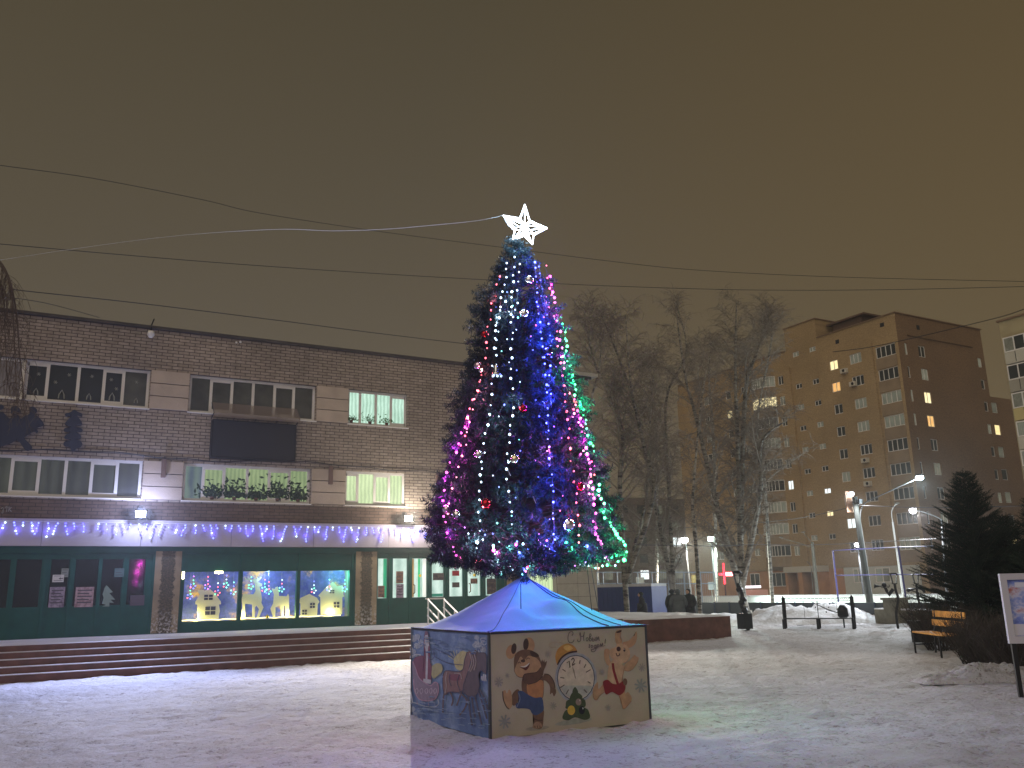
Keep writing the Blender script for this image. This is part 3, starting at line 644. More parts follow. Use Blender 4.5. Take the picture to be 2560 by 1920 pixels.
mb.add([(a, YA-.03, fz(6.98)), (b, YA-.03, fz(6.98)), (b, YA-.45, fz(6.62)), (a, YA-.45, fz(6.62))], [(0, 1, 2, 3)]); mb.add([(a, YA-.45, fz(6.62)), (b, YA-.45, fz(6.62)), (b, YA-.45, fz(6.50)), (a, YA-.45, fz(6.50))], [(0, 1, 2, 3)])
mb.build('sheet', mat('brown_polycarbonate', (.22, .17, .14), .5, alpha=.62), r)
mb = MB()
for i in range(5):
    xx = a+(b-a)*i/4; mb.tube([(xx, YA-.02, fz(6.97)), (xx, YA-.44, fz(6.61)), (xx, YA-.02, fz(6.50))], .014, 4)
mb.build('brackets', M_dark, r)

# relief silhouettes
def facade_sil(name, outline, mapper, label, cat, y=YA-.09, th=.05, sm=3, m_=None, parent=None):
    pts = [at_y(*mapper(a, c), y) for a, c in outline]; pts = smooth_closed([(q.x, q.y, q.z) for q in pts], sm); mb = MB(); mb.prism(pts, (0, th, 0))
    o = mb.build(name, m_ or M_navy, parent); 
    if label: tag(o, label, cat)
    return o
z9 = lambda a, c: (a/9.217, 960+c/9.217)
facade_sil('tree_relief', [(1715, 590), (1790, 640), (1890, 680), (1885, 745), (1780, 725), (1880, 870), (1880, 950), (1750, 955), (1770, 1000), (1890, 1030), (1890, 1100), (1760, 1095), (1860, 1180), (1860, 1260), (1740, 1270), (1850, 1310), (1900, 1380), (1860, 1450), (1780, 1470), (1720, 1530), (1650, 1530), (1600, 1450), (1500, 1430), (1460, 1370), (1520, 1310), (1640, 1290), (1490, 1250), (1510, 1180), (1620, 1100), (1480, 1090), (1490, 1020), (1640, 985), (1510, 940), (1520, 870), (1640, 740), (1530, 740), (1500, 690), (1620, 650)], z9, 'dark navy fir tree relief on the brick wall', 'wall relief')
rr_ = thing('running_figures_relief', (fx(-.4), YA, fz(5.4)), 'dark navy relief of leaning figures on the brick wall at left edge', 'wall relief')
facade_sil('figure', [(670, 560), (740, 520), (840, 570), (850, 640), (800, 700), (900, 770), (1015, 930), (900, 990), (830, 1020), (880, 1090), (840, 1130), (790, 1090), (600, 1200), (560, 1250), (640, 1330), (740, 1450), (690, 1520), (590, 1520), (400, 1290), (200, 1380), (-400, 1500), (-400, 900), (0, 650), (100, 680), (230, 800), (290, 700), (400, 700), (480, 800), (560, 740), (680, 690)], z9, None, None, parent=rr_)
facade_sil('figure', [(0, 470), (60, 480), (90, 530), (20, 590), (-60, 560), (-60, 480)], z9, None, None, y=YA-.10, parent=rr_)
facade_sil('arc', [(250, 640), (270, 530), (380, 510), (460, 570), (490, 650), (440, 660), (380, 620), (300, 620), (270, 700)], z9, None, None, y=YA-.10, parent=rr_)

# small fittings
def bracket_box(x, z0, z1, label):
    r = thing('down_light_box', (fx(x), YA, fz(z0)), label, 'wall box', 'brown wall boxes between the lower windows')
    mb = MB(); mb.box((fx(x)-.06, YA-.14, fz(z0)), (fx(x)+.06, YA-.055, fz(z1))); mb.build('box', mat('brown_box', (.16, .10, .08), .6), r)
    mb = MB(); mb.box((fx(x)-.04, YA-.055, fz(z1)-.1), (fx(x)+.04, YA-.002, fz(z1)-.05)); mb.tube([(fx(x), YA-.10, fz(z1)), (fx(x), YA-.08, fz(z1)+.08)], .012, 5); mb.build('bracket', M_dark, r)
bracket_box(3.22, 4.80, 5.29, 'brown vertical box on the cream panel beside the dark lower window'); bracket_box(7.84, 4.80, 5.33, 'brown vertical box on the cream panel beside the lime window'); bracket_box(11.28, 4.75, 5.28, 'brown vertical box on the brick right of the lime window')
r = thing('security_camera', (fx(2.63), YA, fz(8.74)), 'white dome security camera under the roof edge', 'security camera')
mb = MB(); c_ = (fx(2.63), YA-.25, fz(8.72)); mb.tube([(c_[0], c_[1], c_[2]+.06), (c_[0], c_[1], c_[2]-.06)], [.085, .10], 14); mb.sphere((c_[0], c_[1], c_[2]-.06), .085, 12); mb.build('dome', M_white, r, True)
mb = MB(); mb.tube([(c_[0], YA, c_[2]+.18), (c_[0], c_[1], c_[2]+.18), (c_[0], c_[1], c_[2]+.06)], .018, 6); mb.tube([(c_[0], YA-.05, ROOF+.02), (c_[0]+.08, YA-.05, ROOF+.28)], .02, 5); mb.build('bracket', M_dark, r)
r = thing('insulator_bracket', (fx(5.05), YA, fz(8.78)), 'small white insulator bracket high on the brick wall right of the camera', 'bracket')
mb = MB(); c_ = (fx(5.05), YA-.12, fz(8.80)); mb.sphere(c_, .04, 8); mb.sphere((c_[0]-.12, c_[1], c_[2]-.03), .035, 8); mb.build('insulator', M_white, r); mb = MB(); mb.tube([(c_[0], YA, c_[2]-.02), c_, (c_[0]-.05, c_[1], c_[2]-.12)], .01, 4); mb.build('arm', M_dark, r)
# wall cables
mb = MB(); pts = []
for i in range(60):
    xx = -6+i*.32; pts.append((fx(xx), YA-.03, fz(5.37+.05*math.sin(xx*1.1)+.02*math.sin(xx*3.7)-(.2 if xx > 11 else 0)*(min(1, (xx-11)/1.5))))) if xx < 13 else None
mb.tube(pts, .014, 4); tag(mb.build('wall_cable', M_wire), 'thin black cable sagging along the brick above the lower windows', 'cable')
mb = MB(); mb.tube([(fx(12.18), YA-.03, fz(8.75)), (fx(12.22), YA-.03, fz(8.2)), (fx(12.2), YA-.03, fz(5)), (fx(12.2), YA-.03, FA1)], .018, 5); mb.tube([(fx(12.12), YA-.03, fz(8.7)), (fx(12.21), YA-.04, fz(8.3)), (fx(12.30), YA-.03, fz(8.75))], .012, 4)
tag(mb.build('drop_cable', M_wire), 'vertical black cable down the brick beside the big tree', 'cable')
# scribble on the dark brick band at the left
mb = MB(); q9 = lambda a, c: at_y(a/3.456, 1080+c/3.456, YA-.02)
for s_ in ([(10, 665), (25, 650), (30, 690), (15, 700), (30, 665)], [(40, 660), (62, 640), (55, 690)], [(45, 655), (75, 650)], [(80, 645), (72, 690)], [(100, 650), (82, 668), (100, 688)]): mb.tube([q9(*p) for p in smooth_open(s_, 3)], .012, 3)
tag(mb.build('wall_scrawl', mat('chalk_white', (.30, .28, .26), .9)), 'faint white scrawl on the dark brick band at left edge', 'graffiti')

# flood lamps ------------------------------------------------------
def flood(x, z, color, power, label, glow, aim, es):
    r = thing('flood_lamp', (fx(x), YA, fz(z)), label, 'floodlight')
    c_ = Vector((fx(x), YA-.42, fz(z)))
    mb = MB(); mb.tube([(c_.x, YA-.15, c_.z+.12), (c_.x, YA-.35, c_.z+.1), c_], .02, 6); mb.box((c_.x-.05, YA-.18, c_.z+.05), (c_.x+.05, YA-.002, c_.z+.2)); mb.build('arm', M_dark, r)
    mb = MB(); mb.box((c_.x-.14, c_.y, c_.z-.10), (c_.x+.14, c_.y+.08, c_.z+.10)); mb.build('housing', M_dark, r)
    mb = MB(); mb.box((c_.x-.12, c_.y-.02, c_.z-.085), (c_.x+.12, c_.y-.003, c_.z+.085)); mb.sphere((c_.x, c_.y-.03, c_.z), .09, 10, 0, (1, .4, .8)); mb.build('lens', mat('flood_glow_'+glow, (1, 1, 1), .5, emit=color, es=es), r)
    lamp(r, 'SPOT', (c_.x, c_.y-.16, c_.z), power, color, .06, aim=aim, spot=100, blend=.55)
    lamp(r, 'POINT', (c_.x, c_.y-.14, c_.z+.04), 120, color, .06)
flood(2.70, 3.79, (.50, .58, 1.0), 4600, 'cold white floodlight above the fascia between two icicle garlands', 'cold', (-.10, -1, -.10), 40)
flood(10.18, 3.82, (1.0, .90, .76), 4800, 'warm white floodlight above the fascia next to the big tree', 'warm', (-.12, -1, -.10), 40)

# icicle garlands on the fascia --------------------------------------
gi = 0; x = -5.6; rr = random.Random(3)
names = ['far left, mostly outside the picture', 'starting at the left edge of the picture', 'under the cold floodlight', 'above the first pillar and display', 'above the middle of the display', 'left of the warm floodlight', 'under the warm floodlight beside the tree', 'last one, partly behind the big tree']
bulb_me = {}
def bulb_mesh(c, s, r):
    key = (c, s, r)
    if key not in bulb_me:
        mb = MB(); mb.sphere((0, 0, 0), r, 6); me = bpy.data.meshes.new('light_bulb'); me.from_pydata(mb.v, [], mb.f); me.materials.append(bulb_mat(c, s)); bulb_me[key] = me
    return bulb_me[key]
while x < 13.2:
    L = 2.3; y = YA-.20; root = thing('icicle_garland', (fx(x), y, FA1-.06), 'blue icicle light garland on the fascia, '+names[min(gi, 7)], 'light garland', 'icicle garlands along the fascia')
    n = 12; mb = MB(); mb.tube([(fx(x+L*i/n), y, FA1-.05-.025*math.sin(math.pi*(i % 2))) for i in range(n+1)], .006, 3); mb.build('cable', M_white, root)
    for i in range(n):
        xx = fx(x+L*(i+.3+rr.uniform(-.12, .12))/n); nb = rr.choice([2, 3, 3, 4, 5, 5, 6, 7]); xs = xx; zs = FA1-.07; pts = [(xx, y-.01, zs)]
        sp_ = .070; dr = rr.uniform(-.025, .025)
        for b in range(nb): pts.append((xx+dr*b+rr.uniform(-.018, .018), y-.012, zs-.02-sp_*b))
        mb = MB(); mb.tube(pts, .004, 3); st_ = mb.build('light_strand', M_white, root)
        if nb > 2: lamp(st_, 'POINT', (pts[-1][0], YA-.235, zs-.02-sp_*nb*.5), .15*nb, (.10, .06, 1), .03)
        for b, p in enumerate(pts[1:]):
            link('light_bulb', bulb_mesh('blue' if rr.random() < .62 else 'deep' if rr.random() < .6 else 'white', 3.6, .022), st_, p)
    
    gi += 1; x += L+.05+(.12 if gi % 2 else 0)

# stair railing ------------------------------------------------------
r = thing('stair_railing', (10.5, 22.3, 0), 'white metal double handrail on the snowy steps beside the tent', 'railing')
mb = MB()
for X_ in (10.36, 10.86):
    for dz in (0, -.24, -.46):
        mb.tube([(X_, 23.5, 1.46+dz), (X_, 22.0, .82+dz+.02)], .022, 6)
    mb.tube([(X_, 23.45, ZT), (X_, 23.45, 1.45)], .022, 6); mb.tube([(X_, 22.75, .41), (X_, 22.75, 1.13)], .022, 6)
mb.tube([(10.30, 23.5, 1.47), (10.9, 23.5, 1.47)], .024, 6)
mb.build('rails', mat('white_rail', (.62, .62, .62), .5), r)

# ================================================================== numpy foliage helpers
def np_mesh(name, verts, nper, mats, parent=None, smooth=False):
    """verts (K,nper,3) faces of nper corners each"""
    V = np.asarray(verts, dtype=np.float32).reshape(-1, 3)
    org = np.array(W[parent.name] if parent is not None else (0, 0, 0), dtype=np.float32); V = V-org
    nf = len(V)//nper; me = bpy.data.meshes.new(name); me.vertices.add(len(V)); me.vertices.foreach_set('co', V.ravel())
    me.loops.add(len(V)); me.loops.foreach_set('vertex_index', np.arange(len(V), dtype=np.int32))
    me.polygons.add(nf); me.polygons.foreach_set('loop_start', np.arange(nf, dtype=np.int32)*nper)
    try: me.polygons.foreach_set('loop_total', np.full(nf, nper, dtype=np.int32))
    except Exception: pass
    for M_ in (mats if isinstance(mats, (list, tuple)) else [mats]): me.materials.append(M_)
    me.update(calc_edges=True); me.validate(); return link(name, me, parent)
def brush(n, L, nl, wd, droop=0.0):
    """bottle-brush finger along +X : (n,4,3)"""
    q = np.zeros((n, 4, 3))
    for i in range(n):
        t = (i+.5)/n*L; a = rng.uniform(0, 2*np.pi); f = .75
        l = nl*(1-.35*(t/L)**3)*rng.uniform(.75, 1.1)
        d = np.array([f*.62, math.cos(a)*.8, math.sin(a)*.8]); d /= np.linalg.norm(d)
        s_ = np.cross(d, [rng.uniform(-1, 1), rng.uniform(-1, 1), rng.uniform(-1, 1)]); s_ /= np.linalg.norm(s_)+1e-9
        b = np.array([t, 0, 0]); q[i, 0] = b-s_*wd*.5; q[i, 1] = b+s_*wd*.5; q[i, 2] = b+d*l+s_*wd*.3; q[i, 3] = b+d*l-s_*wd*.3
    return q
def frame(d, spin=0.0):
    d = np.asarray(d, float); d = d/np.linalg.norm(d); u = np.array([0, 0, 1.0]) if abs(d[2]) < .9 else np.array([1.0, 0, 0])
    s_ = np.cross(u, d); s_ /= np.linalg.norm(s_); u = np.cross(d, s_)
    c, q = math.cos(spin), math.sin(spin); return np.stack([d, c*s_+q*u, -q*s_+c*u])  # rows
def np_tubes(lines, n=3):
    """lines: list of (pts (k,3), r0, r1) -> quads (K,4,3)"""
    out = []
    an = np.arange(n)*2*np.pi/n
    for P, r0, r1 in lines:
        P = np.asarray(P, float); k = len(P); d = P[-1]-P[0]; F = frame(d if np.linalg.norm(d) > 1e-6 else (0, 0, 1))
        r = np.linspace(r0, r1, k)[:, None, None]
        ring = P[:, None, :]+r*(np.cos(an)[None, :, None]*F[1]+np.sin(an)[None, :, None]*F[2])
        a = ring[:-1]; b = ring[1:]
        out.append(np.stack([a, np.roll(a, -1, 1), np.roll(b, -1, 1), b], axis=2).reshape(-1, 4, 3))
    return np.concatenate(out)

# ================================================================== painted box, tent and Christmas tree
BX0, BX1, BY0, BY1, BZ = 4.87, 7.17, 9.30, 11.60, 1.175
TCX, TCY = 6.02, 10.45
tent = thing('festive_tent_base', (TCX, TCY, 0), 'square painted plywood box with blue lit fabric roof under the Christmas tree', 'tree stand')
M_ply = mat('cream_painted_plywood', (.42, .38, .31), .7, noise=.10, nscale=2.5, bump=.1)
mb = MB(); mb.box((BX0, BY0, .01), (BX1, BY0+.02, BZ)); front = mb.build('painted_panel', M_ply, tent); front['label'] = 'cream panel painted with a dancing cub, a hare and a clock'
k = NT('blue_night_paint', .65); v = k.pos('yz'); n1 = k.noise(v, 2.2, 6, .7)
c = k.ramp(n1, [(.3, (.045, .075, .20)), (.5, (.09, .15, .32)), (.66, (.22, .29, .45))]); k.l(c, k.p.inputs['Base Color']); M_bluep = k.M
mb = MB(); mb.box((BX0, BY0+.022, .01), (BX0+.02, BY1, BZ)); side = mb.build('painted_panel', M_bluep, tent); side['label'] = 'blue panel painted with a sleigh and horses'
mb = MB(); mb.box((BX1-.02, BY0+.022, .01), (BX1, BY1-.022, BZ)); mb.build('plain_panel', M_ply, tent)
mb = MB(); mb.box((BX0+.022, BY1-.02, .01), (BX1, BY1, BZ)); mb.build('plain_panel', M_ply, tent)
mb = MB()
for (x_, y_) in ((BX0-.006, BY0-.006), (BX1-.03, BY0-.008), (BX0-.008, BY1-.03)): mb.box((x_, y_, .005), (x_+.03, y_+.03, BZ+.012))
mb.box((BX0+.03, BY0-.004, BZ-.02), (BX1-.03, BY0-.0015, BZ+.012)); mb.box((BX0-.004, BY0+.03, BZ-.02), (BX0-.0015, BY1-.03, BZ+.012))
mb.build('edge_trim', mat('dark_trim', (.05, .055, .07), .7), tent)

# ---- mural helpers
class Mural:
    def __init__(s, mapper, nrm): s.mp = mapper; s.n = Vector(nrm); s.k = 0; s.mb = MB(); s.mats = []
    def mi(s, col):
        key = 'paint_%02x%02x%02x' % tuple(int(min(1, c)*255) for c in col); M_ = mat(key, col, .7, noise=.16, nscale=14)
        if M_ not in s.mats: s.mats.append(M_)
        return s.mats.index(M_)
    def poly(s, pts, col, sm=4):
        s.k += 1; P = smooth_closed(pts, sm) if sm else pts; off = s.n*(.002+s.k*.00007)
        V = [s.mp(*p)+off for p in P]
        bm = bmesh.new(); bv = [bm.verts.new(q) for q in V]
        try: f = bm.faces.new(bv); bmesh.ops.triangulate(bm, faces=[f])
        except Exception: bm.free(); return
        bm.verts.index_update(); s.mb.add([tuple(q.co) for q in bm.verts], [tuple(x.index for x in f.verts) for f in bm.faces], s.mi(col)); bm.free()
    def ell(s, cx_, cy_, rx, ry, col, rot=0, n=20):
        c_, q = math.cos(D2R(rot)), math.sin(D2R(rot)); s.poly([(cx_+rx*math.cos(t)*c_-ry*math.sin(t)*q, cy_+rx*math.cos(t)*q+ry*math.sin(t)*c_) for t in [2*math.pi*i/n for i in range(n)]], col, 0)
    def line(s, pts, wd, col, sm=4):
        P = smooth_open(pts, sm) if sm and len(pts) > 2 else pts; L = []; Rr = []
        for i, p in enumerate(P):
            a = P[max(0, i-1)]; b = P[min(len(P)-1, i+1)]; dx, dy = b[0]-a[0], b[1]-a[1]; l = math.hypot(dx, dy) or 1
            L.append((p[0]-dy/l*wd/2, p[1]+dx/l*wd/2)); Rr.append((p[0]+dy/l*wd/2, p[1]-dx/l*wd/2))
        s.k += 1; off = s.n*(.002+s.k*.00007); V = [s.mp(*p)+off for p in L]+[s.mp(*p)+off for p in Rr]; n = len(P)
        s.mb.add([tuple(q) for q in V], [(i, i+1, n+i+1, n+i) for i in range(n-1)], s.mi(col))
    def flake(s, cx_, cy_, r, col, w_=None, n=4, rot=0):
        for i in range(n):
            a = math.pi*i/n+rot; dx, dy = math.cos(a)*r, math.sin(a)*r*1.15; s.line([(cx_-dx, cy_-dy), (cx_+dx, cy_+dy)], w_ or r*.28, col, 0)
    def build(s, name, parent, label): o = s.mb.build(name, s.mats, parent); o['label'] = label; return o
mf = Mural(lambda a, c: at_y(1240+a/5.53, 1560+c/5.53, BY0), (0, -1, 0))
DKB = (.055, .032, .026); BRN = (.15, .085, .055); TAN = (.42, .26, .155); TAN2 = (.50, .34, .22); BLU = (.045, .075, .18); FL = (.25, .27, .27)
# ground shade patches of the painting
mf.ell(570, 1440, 165, 30, (.30, .28, .25), -6); mf.ell(1070, 1350, 260, 38, (.30, .32, .29), -9)
# cub: raised leg, body, standing leg
mf.poly([(230, 960), (300, 900), (330, 960), (300, 1080), (240, 1130), (205, 1060)], BRN)
mf.poly([(95, 940), (125, 915), (150, 960), (180, 905), (210, 950), (222, 1060), (215, 1140), (180, 1175), (140, 1140), (105, 1040)], TAN)
mf.line([(92, 930), (100, 1040), (140, 1140), (180, 1178)], 14, DKB)
mf.poly([(660, 700), (720, 700), (780, 770), (810, 860), (830, 940), (800, 1000), (775, 950), (745, 970), (745, 860), (690, 790), (650, 770)], BRN); mf.line([(665, 690), (735, 705), (795, 790), (815, 880)], 12, DKB)
mf.poly([(510, 1220), (650, 1180), (655, 1300), (630, 1440), (520, 1440), (515, 1380), (530, 1320)], BRN); mf.line([(525, 1310), (580, 1330), (640, 1330)], 10, DKB)
mf.poly([(515, 1390), (560, 1350), (620, 1370), (632, 1420), (575, 1445), (510, 1435)], (.30, .19, .13)); 
for q in (535, 570, 605): mf.line([(q, 1405), (q+3, 1435)], 8, DKB, 0)
mf.poly([(360, 760), (420, 640), (560, 620), (640, 700), (660, 860), (640, 1030), (520, 1060), (400, 990), (355, 900)], BRN)
mf.poly([(430, 830), (540, 790), (640, 780), (655, 880), (635, 1020), (530, 1030), (440, 970)], (.42, .20, .09))
mf.poly([(300, 940), (360, 925), (430, 970), (540, 1020), (630, 1015), (655, 1120), (650, 1200), (560, 1260), (500, 1240), (460, 1180), (360, 1165), (290, 1165), (270, 1110), (320, 1060)], BLU); mf.line([(310, 950), (330, 1040), (285, 1150)], 12, (.16, .2, .3))
# head (generic smiling cub, round ears)
mf.ell(205, 385, 68, 100, TAN, 12); mf.ell(245, 340, 36, 75, DKB, 8); mf.ell(460, 290, 72, 105, TAN, -6); mf.ell(412, 280, 38, 82, DKB, 4)
mf.poly([(245, 520), (270, 410), (370, 355), (490, 365), (580, 430), (625, 540), (615, 650), (520, 700), (400, 740), (300, 730), (250, 650), (255, 590)], BRN)
mf.poly([(300, 520), (340, 450), (390, 500), (440, 440), (500, 450), (570, 480), (618, 560), (605, 640), (500, 695), (390, 735), (300, 720), (255, 650), (270, 590)], TAN)
mf.poly([(470, 370), (560, 400), (590, 450), (500, 450)], DKB); mf.ell(372, 510, 30, 22, DKB)
mf.line([(300, 545), (320, 525), (340, 545)], 9, DKB); mf.line([(415, 490), (440, 468), (465, 485)], 9, DKB)
mf.poly([(325, 590), (400, 580), (465, 530), (450, 600), (410, 640), (370, 620)], (.10, .02, .02)); mf.poly([(330, 588), (400, 576), (462, 532), (450, 560), (400, 598)], (.6, .58, .52)); 
# waving arm over the chest
mf.poly([(365, 790), (380, 700), (470, 680), (560, 670), (620, 600), (620, 540), (635, 490), (650, 520), (665, 490), (672, 530), (700, 510), (690, 570), (660, 640), (640, 720), (560, 800), (440, 830)], (.12, .065, .045)); mf.line([(370, 780), (385, 700), (470, 680), (560, 665), (615, 600)], 10, DKB); mf.line([(440, 835), (560, 800), (640, 720)], 10, DKB)
# alarm clock
mf.line([(830, 320), (750, 320), (735, 285), (780, 255), (870, 255), (940, 275)], 16, (.40, .34, .27))
mf.poly([(850, 570), (818, 460), (850, 350), (930, 285), (1010, 270), (1080, 310), (1120, 380), (1060, 385), (960, 430), (880, 510)], (.42, .22, .05), 4); mf.poly([(930, 320), (1000, 290), (1060, 340), (980, 370)], (.60, .40, .13)); mf.line([(850, 565), (900, 470), (1000, 400), (1118, 378)], 24, DKB)
mf.ell(1103, 745, 290, 350, (.30, .33, .38)); mf.ell(1103, 745, 262, 318, (.05, .07, .11)); mf.ell(1103, 745, 250, 305, (.56, .50, .42))
mf.poly([(880, 860), (960, 850), (1240, 850), (1340, 860), (1260, 980), (1100, 1045), (950, 985)], (.38, .40, .38), 0)
for (a, c, a2, c2) in ((1160, 500, 1152, 550), (1240, 555, 1215, 605), (1305, 630, 1240, 668), (1265, 795, 1305, 820), (1212, 905, 1255, 950), (1000, 905, 965, 970), (945, 840, 885, 880), (885, 738, 942, 748), (915, 625, 960, 655)): mf.line([(a, c), (a2, c2)], 14, (.10, .08, .07), 0)
mf.poly([(1045, 570), (1080, 640), (1105, 765), (1085, 740)], (.26, .22, .18), 0)
mf.line([(975, 540), (1005, 510), (1020, 595)], 16, (.06, .04, .03), 0); mf.line([(1005, 600), (1030, 592)], 9, (.06, .04, .03), 0); mf.line([(1040, 500), (1060, 470), (1078, 500), (1055, 555), (1055, 572), (1090, 545)], 14, (.06, .04, .03))
# little fir with balls
FG = (.05, .075, .035)
for tri in ([(1090, 870), (1130, 930), (1120, 975), (1060, 970), (1055, 920)], [(1010, 1060), (1050, 950), (1130, 950), (1190, 1000), (1170, 1060), (1090, 1080)], [(960, 1130), (990, 1050), (1190, 1030), (1235, 1080), (1220, 1150), (1100, 1180), (970, 1170)], [(920, 1310), (930, 1240), (990, 1180), (1230, 1160), (1290, 1240), (1290, 1300), (1220, 1325), (1090, 1290), (1000, 1330)]): mf.poly(tri, FG)
mf.ell(1037, 1192, 53, 66, (.62, .42, .06)); mf.ell(1183, 1190, 42, 58, (.01, .012, .02)); mf.ell(1137, 1077, 40, 48, (.26, .20, .17)); mf.ell(1198, 1165, 8, 14, (.5, .5, .5)); mf.ell(1155, 1055, 8, 14, (.6, .55, .5))
# hare
mf.poly([(1640, 170), (1655, 100), (1725, 80), (1730, 110), (1715, 190), (1740, 240), (1700, 320), (1655, 260)], TAN); mf.poly([(1655, 110), (1725, 82), (1725, 110), (1680, 125)], DKB)
mf.poly([(1745, 260), (1830, 230), (1900, 160), (1935, 100), (1945, 180), (1920, 270), (1860, 320), (1790, 330)], TAN); mf.poly([(1930, 105), (1905, 170), (1895, 160)], DKB, 0)
mf.poly([(1500, 350), (1540, 345), (1570, 370), (1560, 460), (1590, 560), (1540, 570), (1500, 500), (1490, 410)], TAN)
mf.poly([(1775, 560), (1850, 500), (1900, 440), (1915, 425), (1935, 450), (1965, 460), (1960, 510), (1900, 600), (1840, 645), (1770, 640)], TAN); mf.line([(1770, 640), (1840, 648), (1905, 600), (1960, 512)], 8, (.28, .15, .09))
mf.poly([(1560, 570), (1620, 510), (1740, 560), (1770, 640), (1740, 760), (1740, 860), (1660, 870), (1570, 840), (1535, 760)], TAN2); mf.line([(1770, 600), (1745, 720), (1735, 800)], 8, (.28, .15, .09))
mf.poly([(1335, 900), (1400, 800), (1415, 900), (1500, 800), (1540, 830), (1500, 940), (1430, 980), (1380, 1050), (1345, 1020)], TAN); mf.line([(1335, 930), (1345, 1020), (1385, 1050), (1435, 985), (1500, 940)], 8, (.28, .15, .09))
mf.poly([(1690, 960), (1770, 870), (1780, 960), (1820, 940), (1865, 1000), (1865, 1060), (1790, 1150), (1750, 1170), (1725, 1080)], TAN); mf.line([(1700, 990), (1730, 1080), (1752, 1170), (1795, 1150), (1868, 1060)], 8, (.28, .15, .09))
mf.poly([(1475, 800), (1540, 770), (1600, 820), (1680, 830), (1750, 790), (1785, 850), (1770, 930), (1700, 985), (1600, 940), (1520, 975), (1490, 900)], (.20, .012, .018)); mf.line([(1610, 540), (1625, 650), (1680, 830)], 34, (.20, .012, .018)); mf.ell(1780, 800, 30, 50, BRN)
mf.poly([(1580, 350), (1650, 320), (1680, 270), (1790, 290), (1840, 360), (1845, 450), (1800, 520), (1720, 540), (1620, 490), (1570, 430)], TAN2)
mf.line([(1600, 520), (1650, 500), (1740, 560)], 22, TAN2); mf.ell(1690, 345, 30, 34, (.05, .02, .02)); mf.ell(1770, 362, 15, 22, (.03, .02, .02)); mf.ell(1765, 350, 5, 7, (.6, .6, .55)); mf.line([(1655, 400), (1670, 440), (1700, 430), (1705, 405)], 14, (.06, .02, .02)); mf.line([(1755, 330), (1785, 335)], 6, DKB, 0)
for cx_, cy_, r_ in ((115, 1350, 85), (35, 800, 60), (150, 715, 32), (712, 415, 42), (785, 1130, 48), (1455, 660, 38), (1545, 1155, 40), (1992, 850, 85), (2012, 600, 50)): mf.flake(cx_, cy_, r_, FL if r_ > 60 else (.30, .29, .27), rot=.2)
# hand lettered greeting: С Новым годом!
INK = (.13, .11, .11)
TX = [[(1060, 140), (1050, 105), (1010, 115), (990, 170), (992, 230), (1020, 258), (1060, 245), (1072, 215)], [(1060, 140), (1045, 150), (1050, 165)],
      [(1120, 215), (1130, 245), (1160, 230), (1165, 170), (1155, 115), (1150, 160)], [(1155, 170), (1200, 165), (1215, 110), (1205, 180), (1210, 235)],
      [(1245, 190), (1238, 215), (1250, 235), (1268, 215), (1262, 190), (1245, 190)],
      [(1285, 235), (1288, 150), (1300, 135), (1308, 160), (1290, 190), (1312, 205), (1308, 230), (1285, 235)],
      [(1328, 185), (1328, 235), (1350, 228), (1348, 208), (1328, 208)], [(1365, 182), (1365, 235)], [(1380, 235), (1388, 175), (1400, 220), (1412, 172), (1420, 232)],
      [(1275, 290), (1290, 285), (1285, 305), (1278, 325), (1292, 322)], [(1318, 290), (1306, 308), (1318, 325), (1332, 308), (1318, 290)],
      [(1370, 290), (1350, 300), (1355, 325), (1372, 318), (1375, 285), (1378, 340), (1355, 378), (1320, 380), (1310, 355), (1345, 345), (1400, 325)],
      [(1402, 280), (1392, 300), (1402, 318), (1418, 300), (1402, 280)], [(1432, 318), (1440, 270), (1452, 310), (1465, 262), (1472, 312)], [(1508, 205), (1498, 270)], [(1496, 292), (1497, 302)]]
for s_ in TX: mf.line(s_, 10, INK)
mf.build('mural', front, 'painting of a cub in blue shorts, an alarm clock at twelve and a hare with red shorts, lettered "С Новым годом!"')
ml = Mural(lambda a, c: at_x(1000+a/5.529, 1560+c/5.529, BX0), (-1, 0, 0))
PAL = (.40, .42, .50)
for (a, c, r_) in ((190, 200, 60), (240, 300, 55), (180, 380, 50), (250, 180, 45), (300, 260, 45), (1060, 280, 60), (1130, 300, 60), (1150, 220, 50), (1150, 370, 50), (1070, 190, 40), (1165, 740, 45), (180, 1180, 40), (210, 1260, 45)): ml.poly([(a+r_*random.uniform(.6, 1.1)*math.cos(t), c+r_*random.uniform(.6, 1.1)*math.sin(t)) for t in [i*6.283/9 for i in range(9)]], (.27, .30, .40))
for i in range(46):
    a, c = random.choice([(210, 280), (200, 380), (1090, 300), (1140, 300), (260, 200)]); a += random.uniform(-60, 60); c += random.uniform(-90, 90); ml.line([(a, c), (a+random.uniform(-20, 20), c+20), (a+random.uniform(-30, 30), c+30)], 8, (.42, .45, .52))
ml.poly([(430, 620), (500, 545), (580, 560), (590, 650), (520, 720), (460, 750)], (.34, .31, .14)); ml.poly([(750, 500), (800, 420), (880, 365), (930, 400), (900, 560), (850, 640), (780, 610)], (.42, .36, .15))
for i in range(7): ml.line([(790, 520), (790+140*math.cos(-2.6+i*.35), 520+160*math.sin(-2.6+i*.35))], 8, (.45, .40, .20), 0)
ml.poly([(190, 500), (280, 440), (345, 450), (440, 560), (440, 700), (430, 820), (330, 790), (250, 700)], (.15, .02, .04))   # red sleigh inside
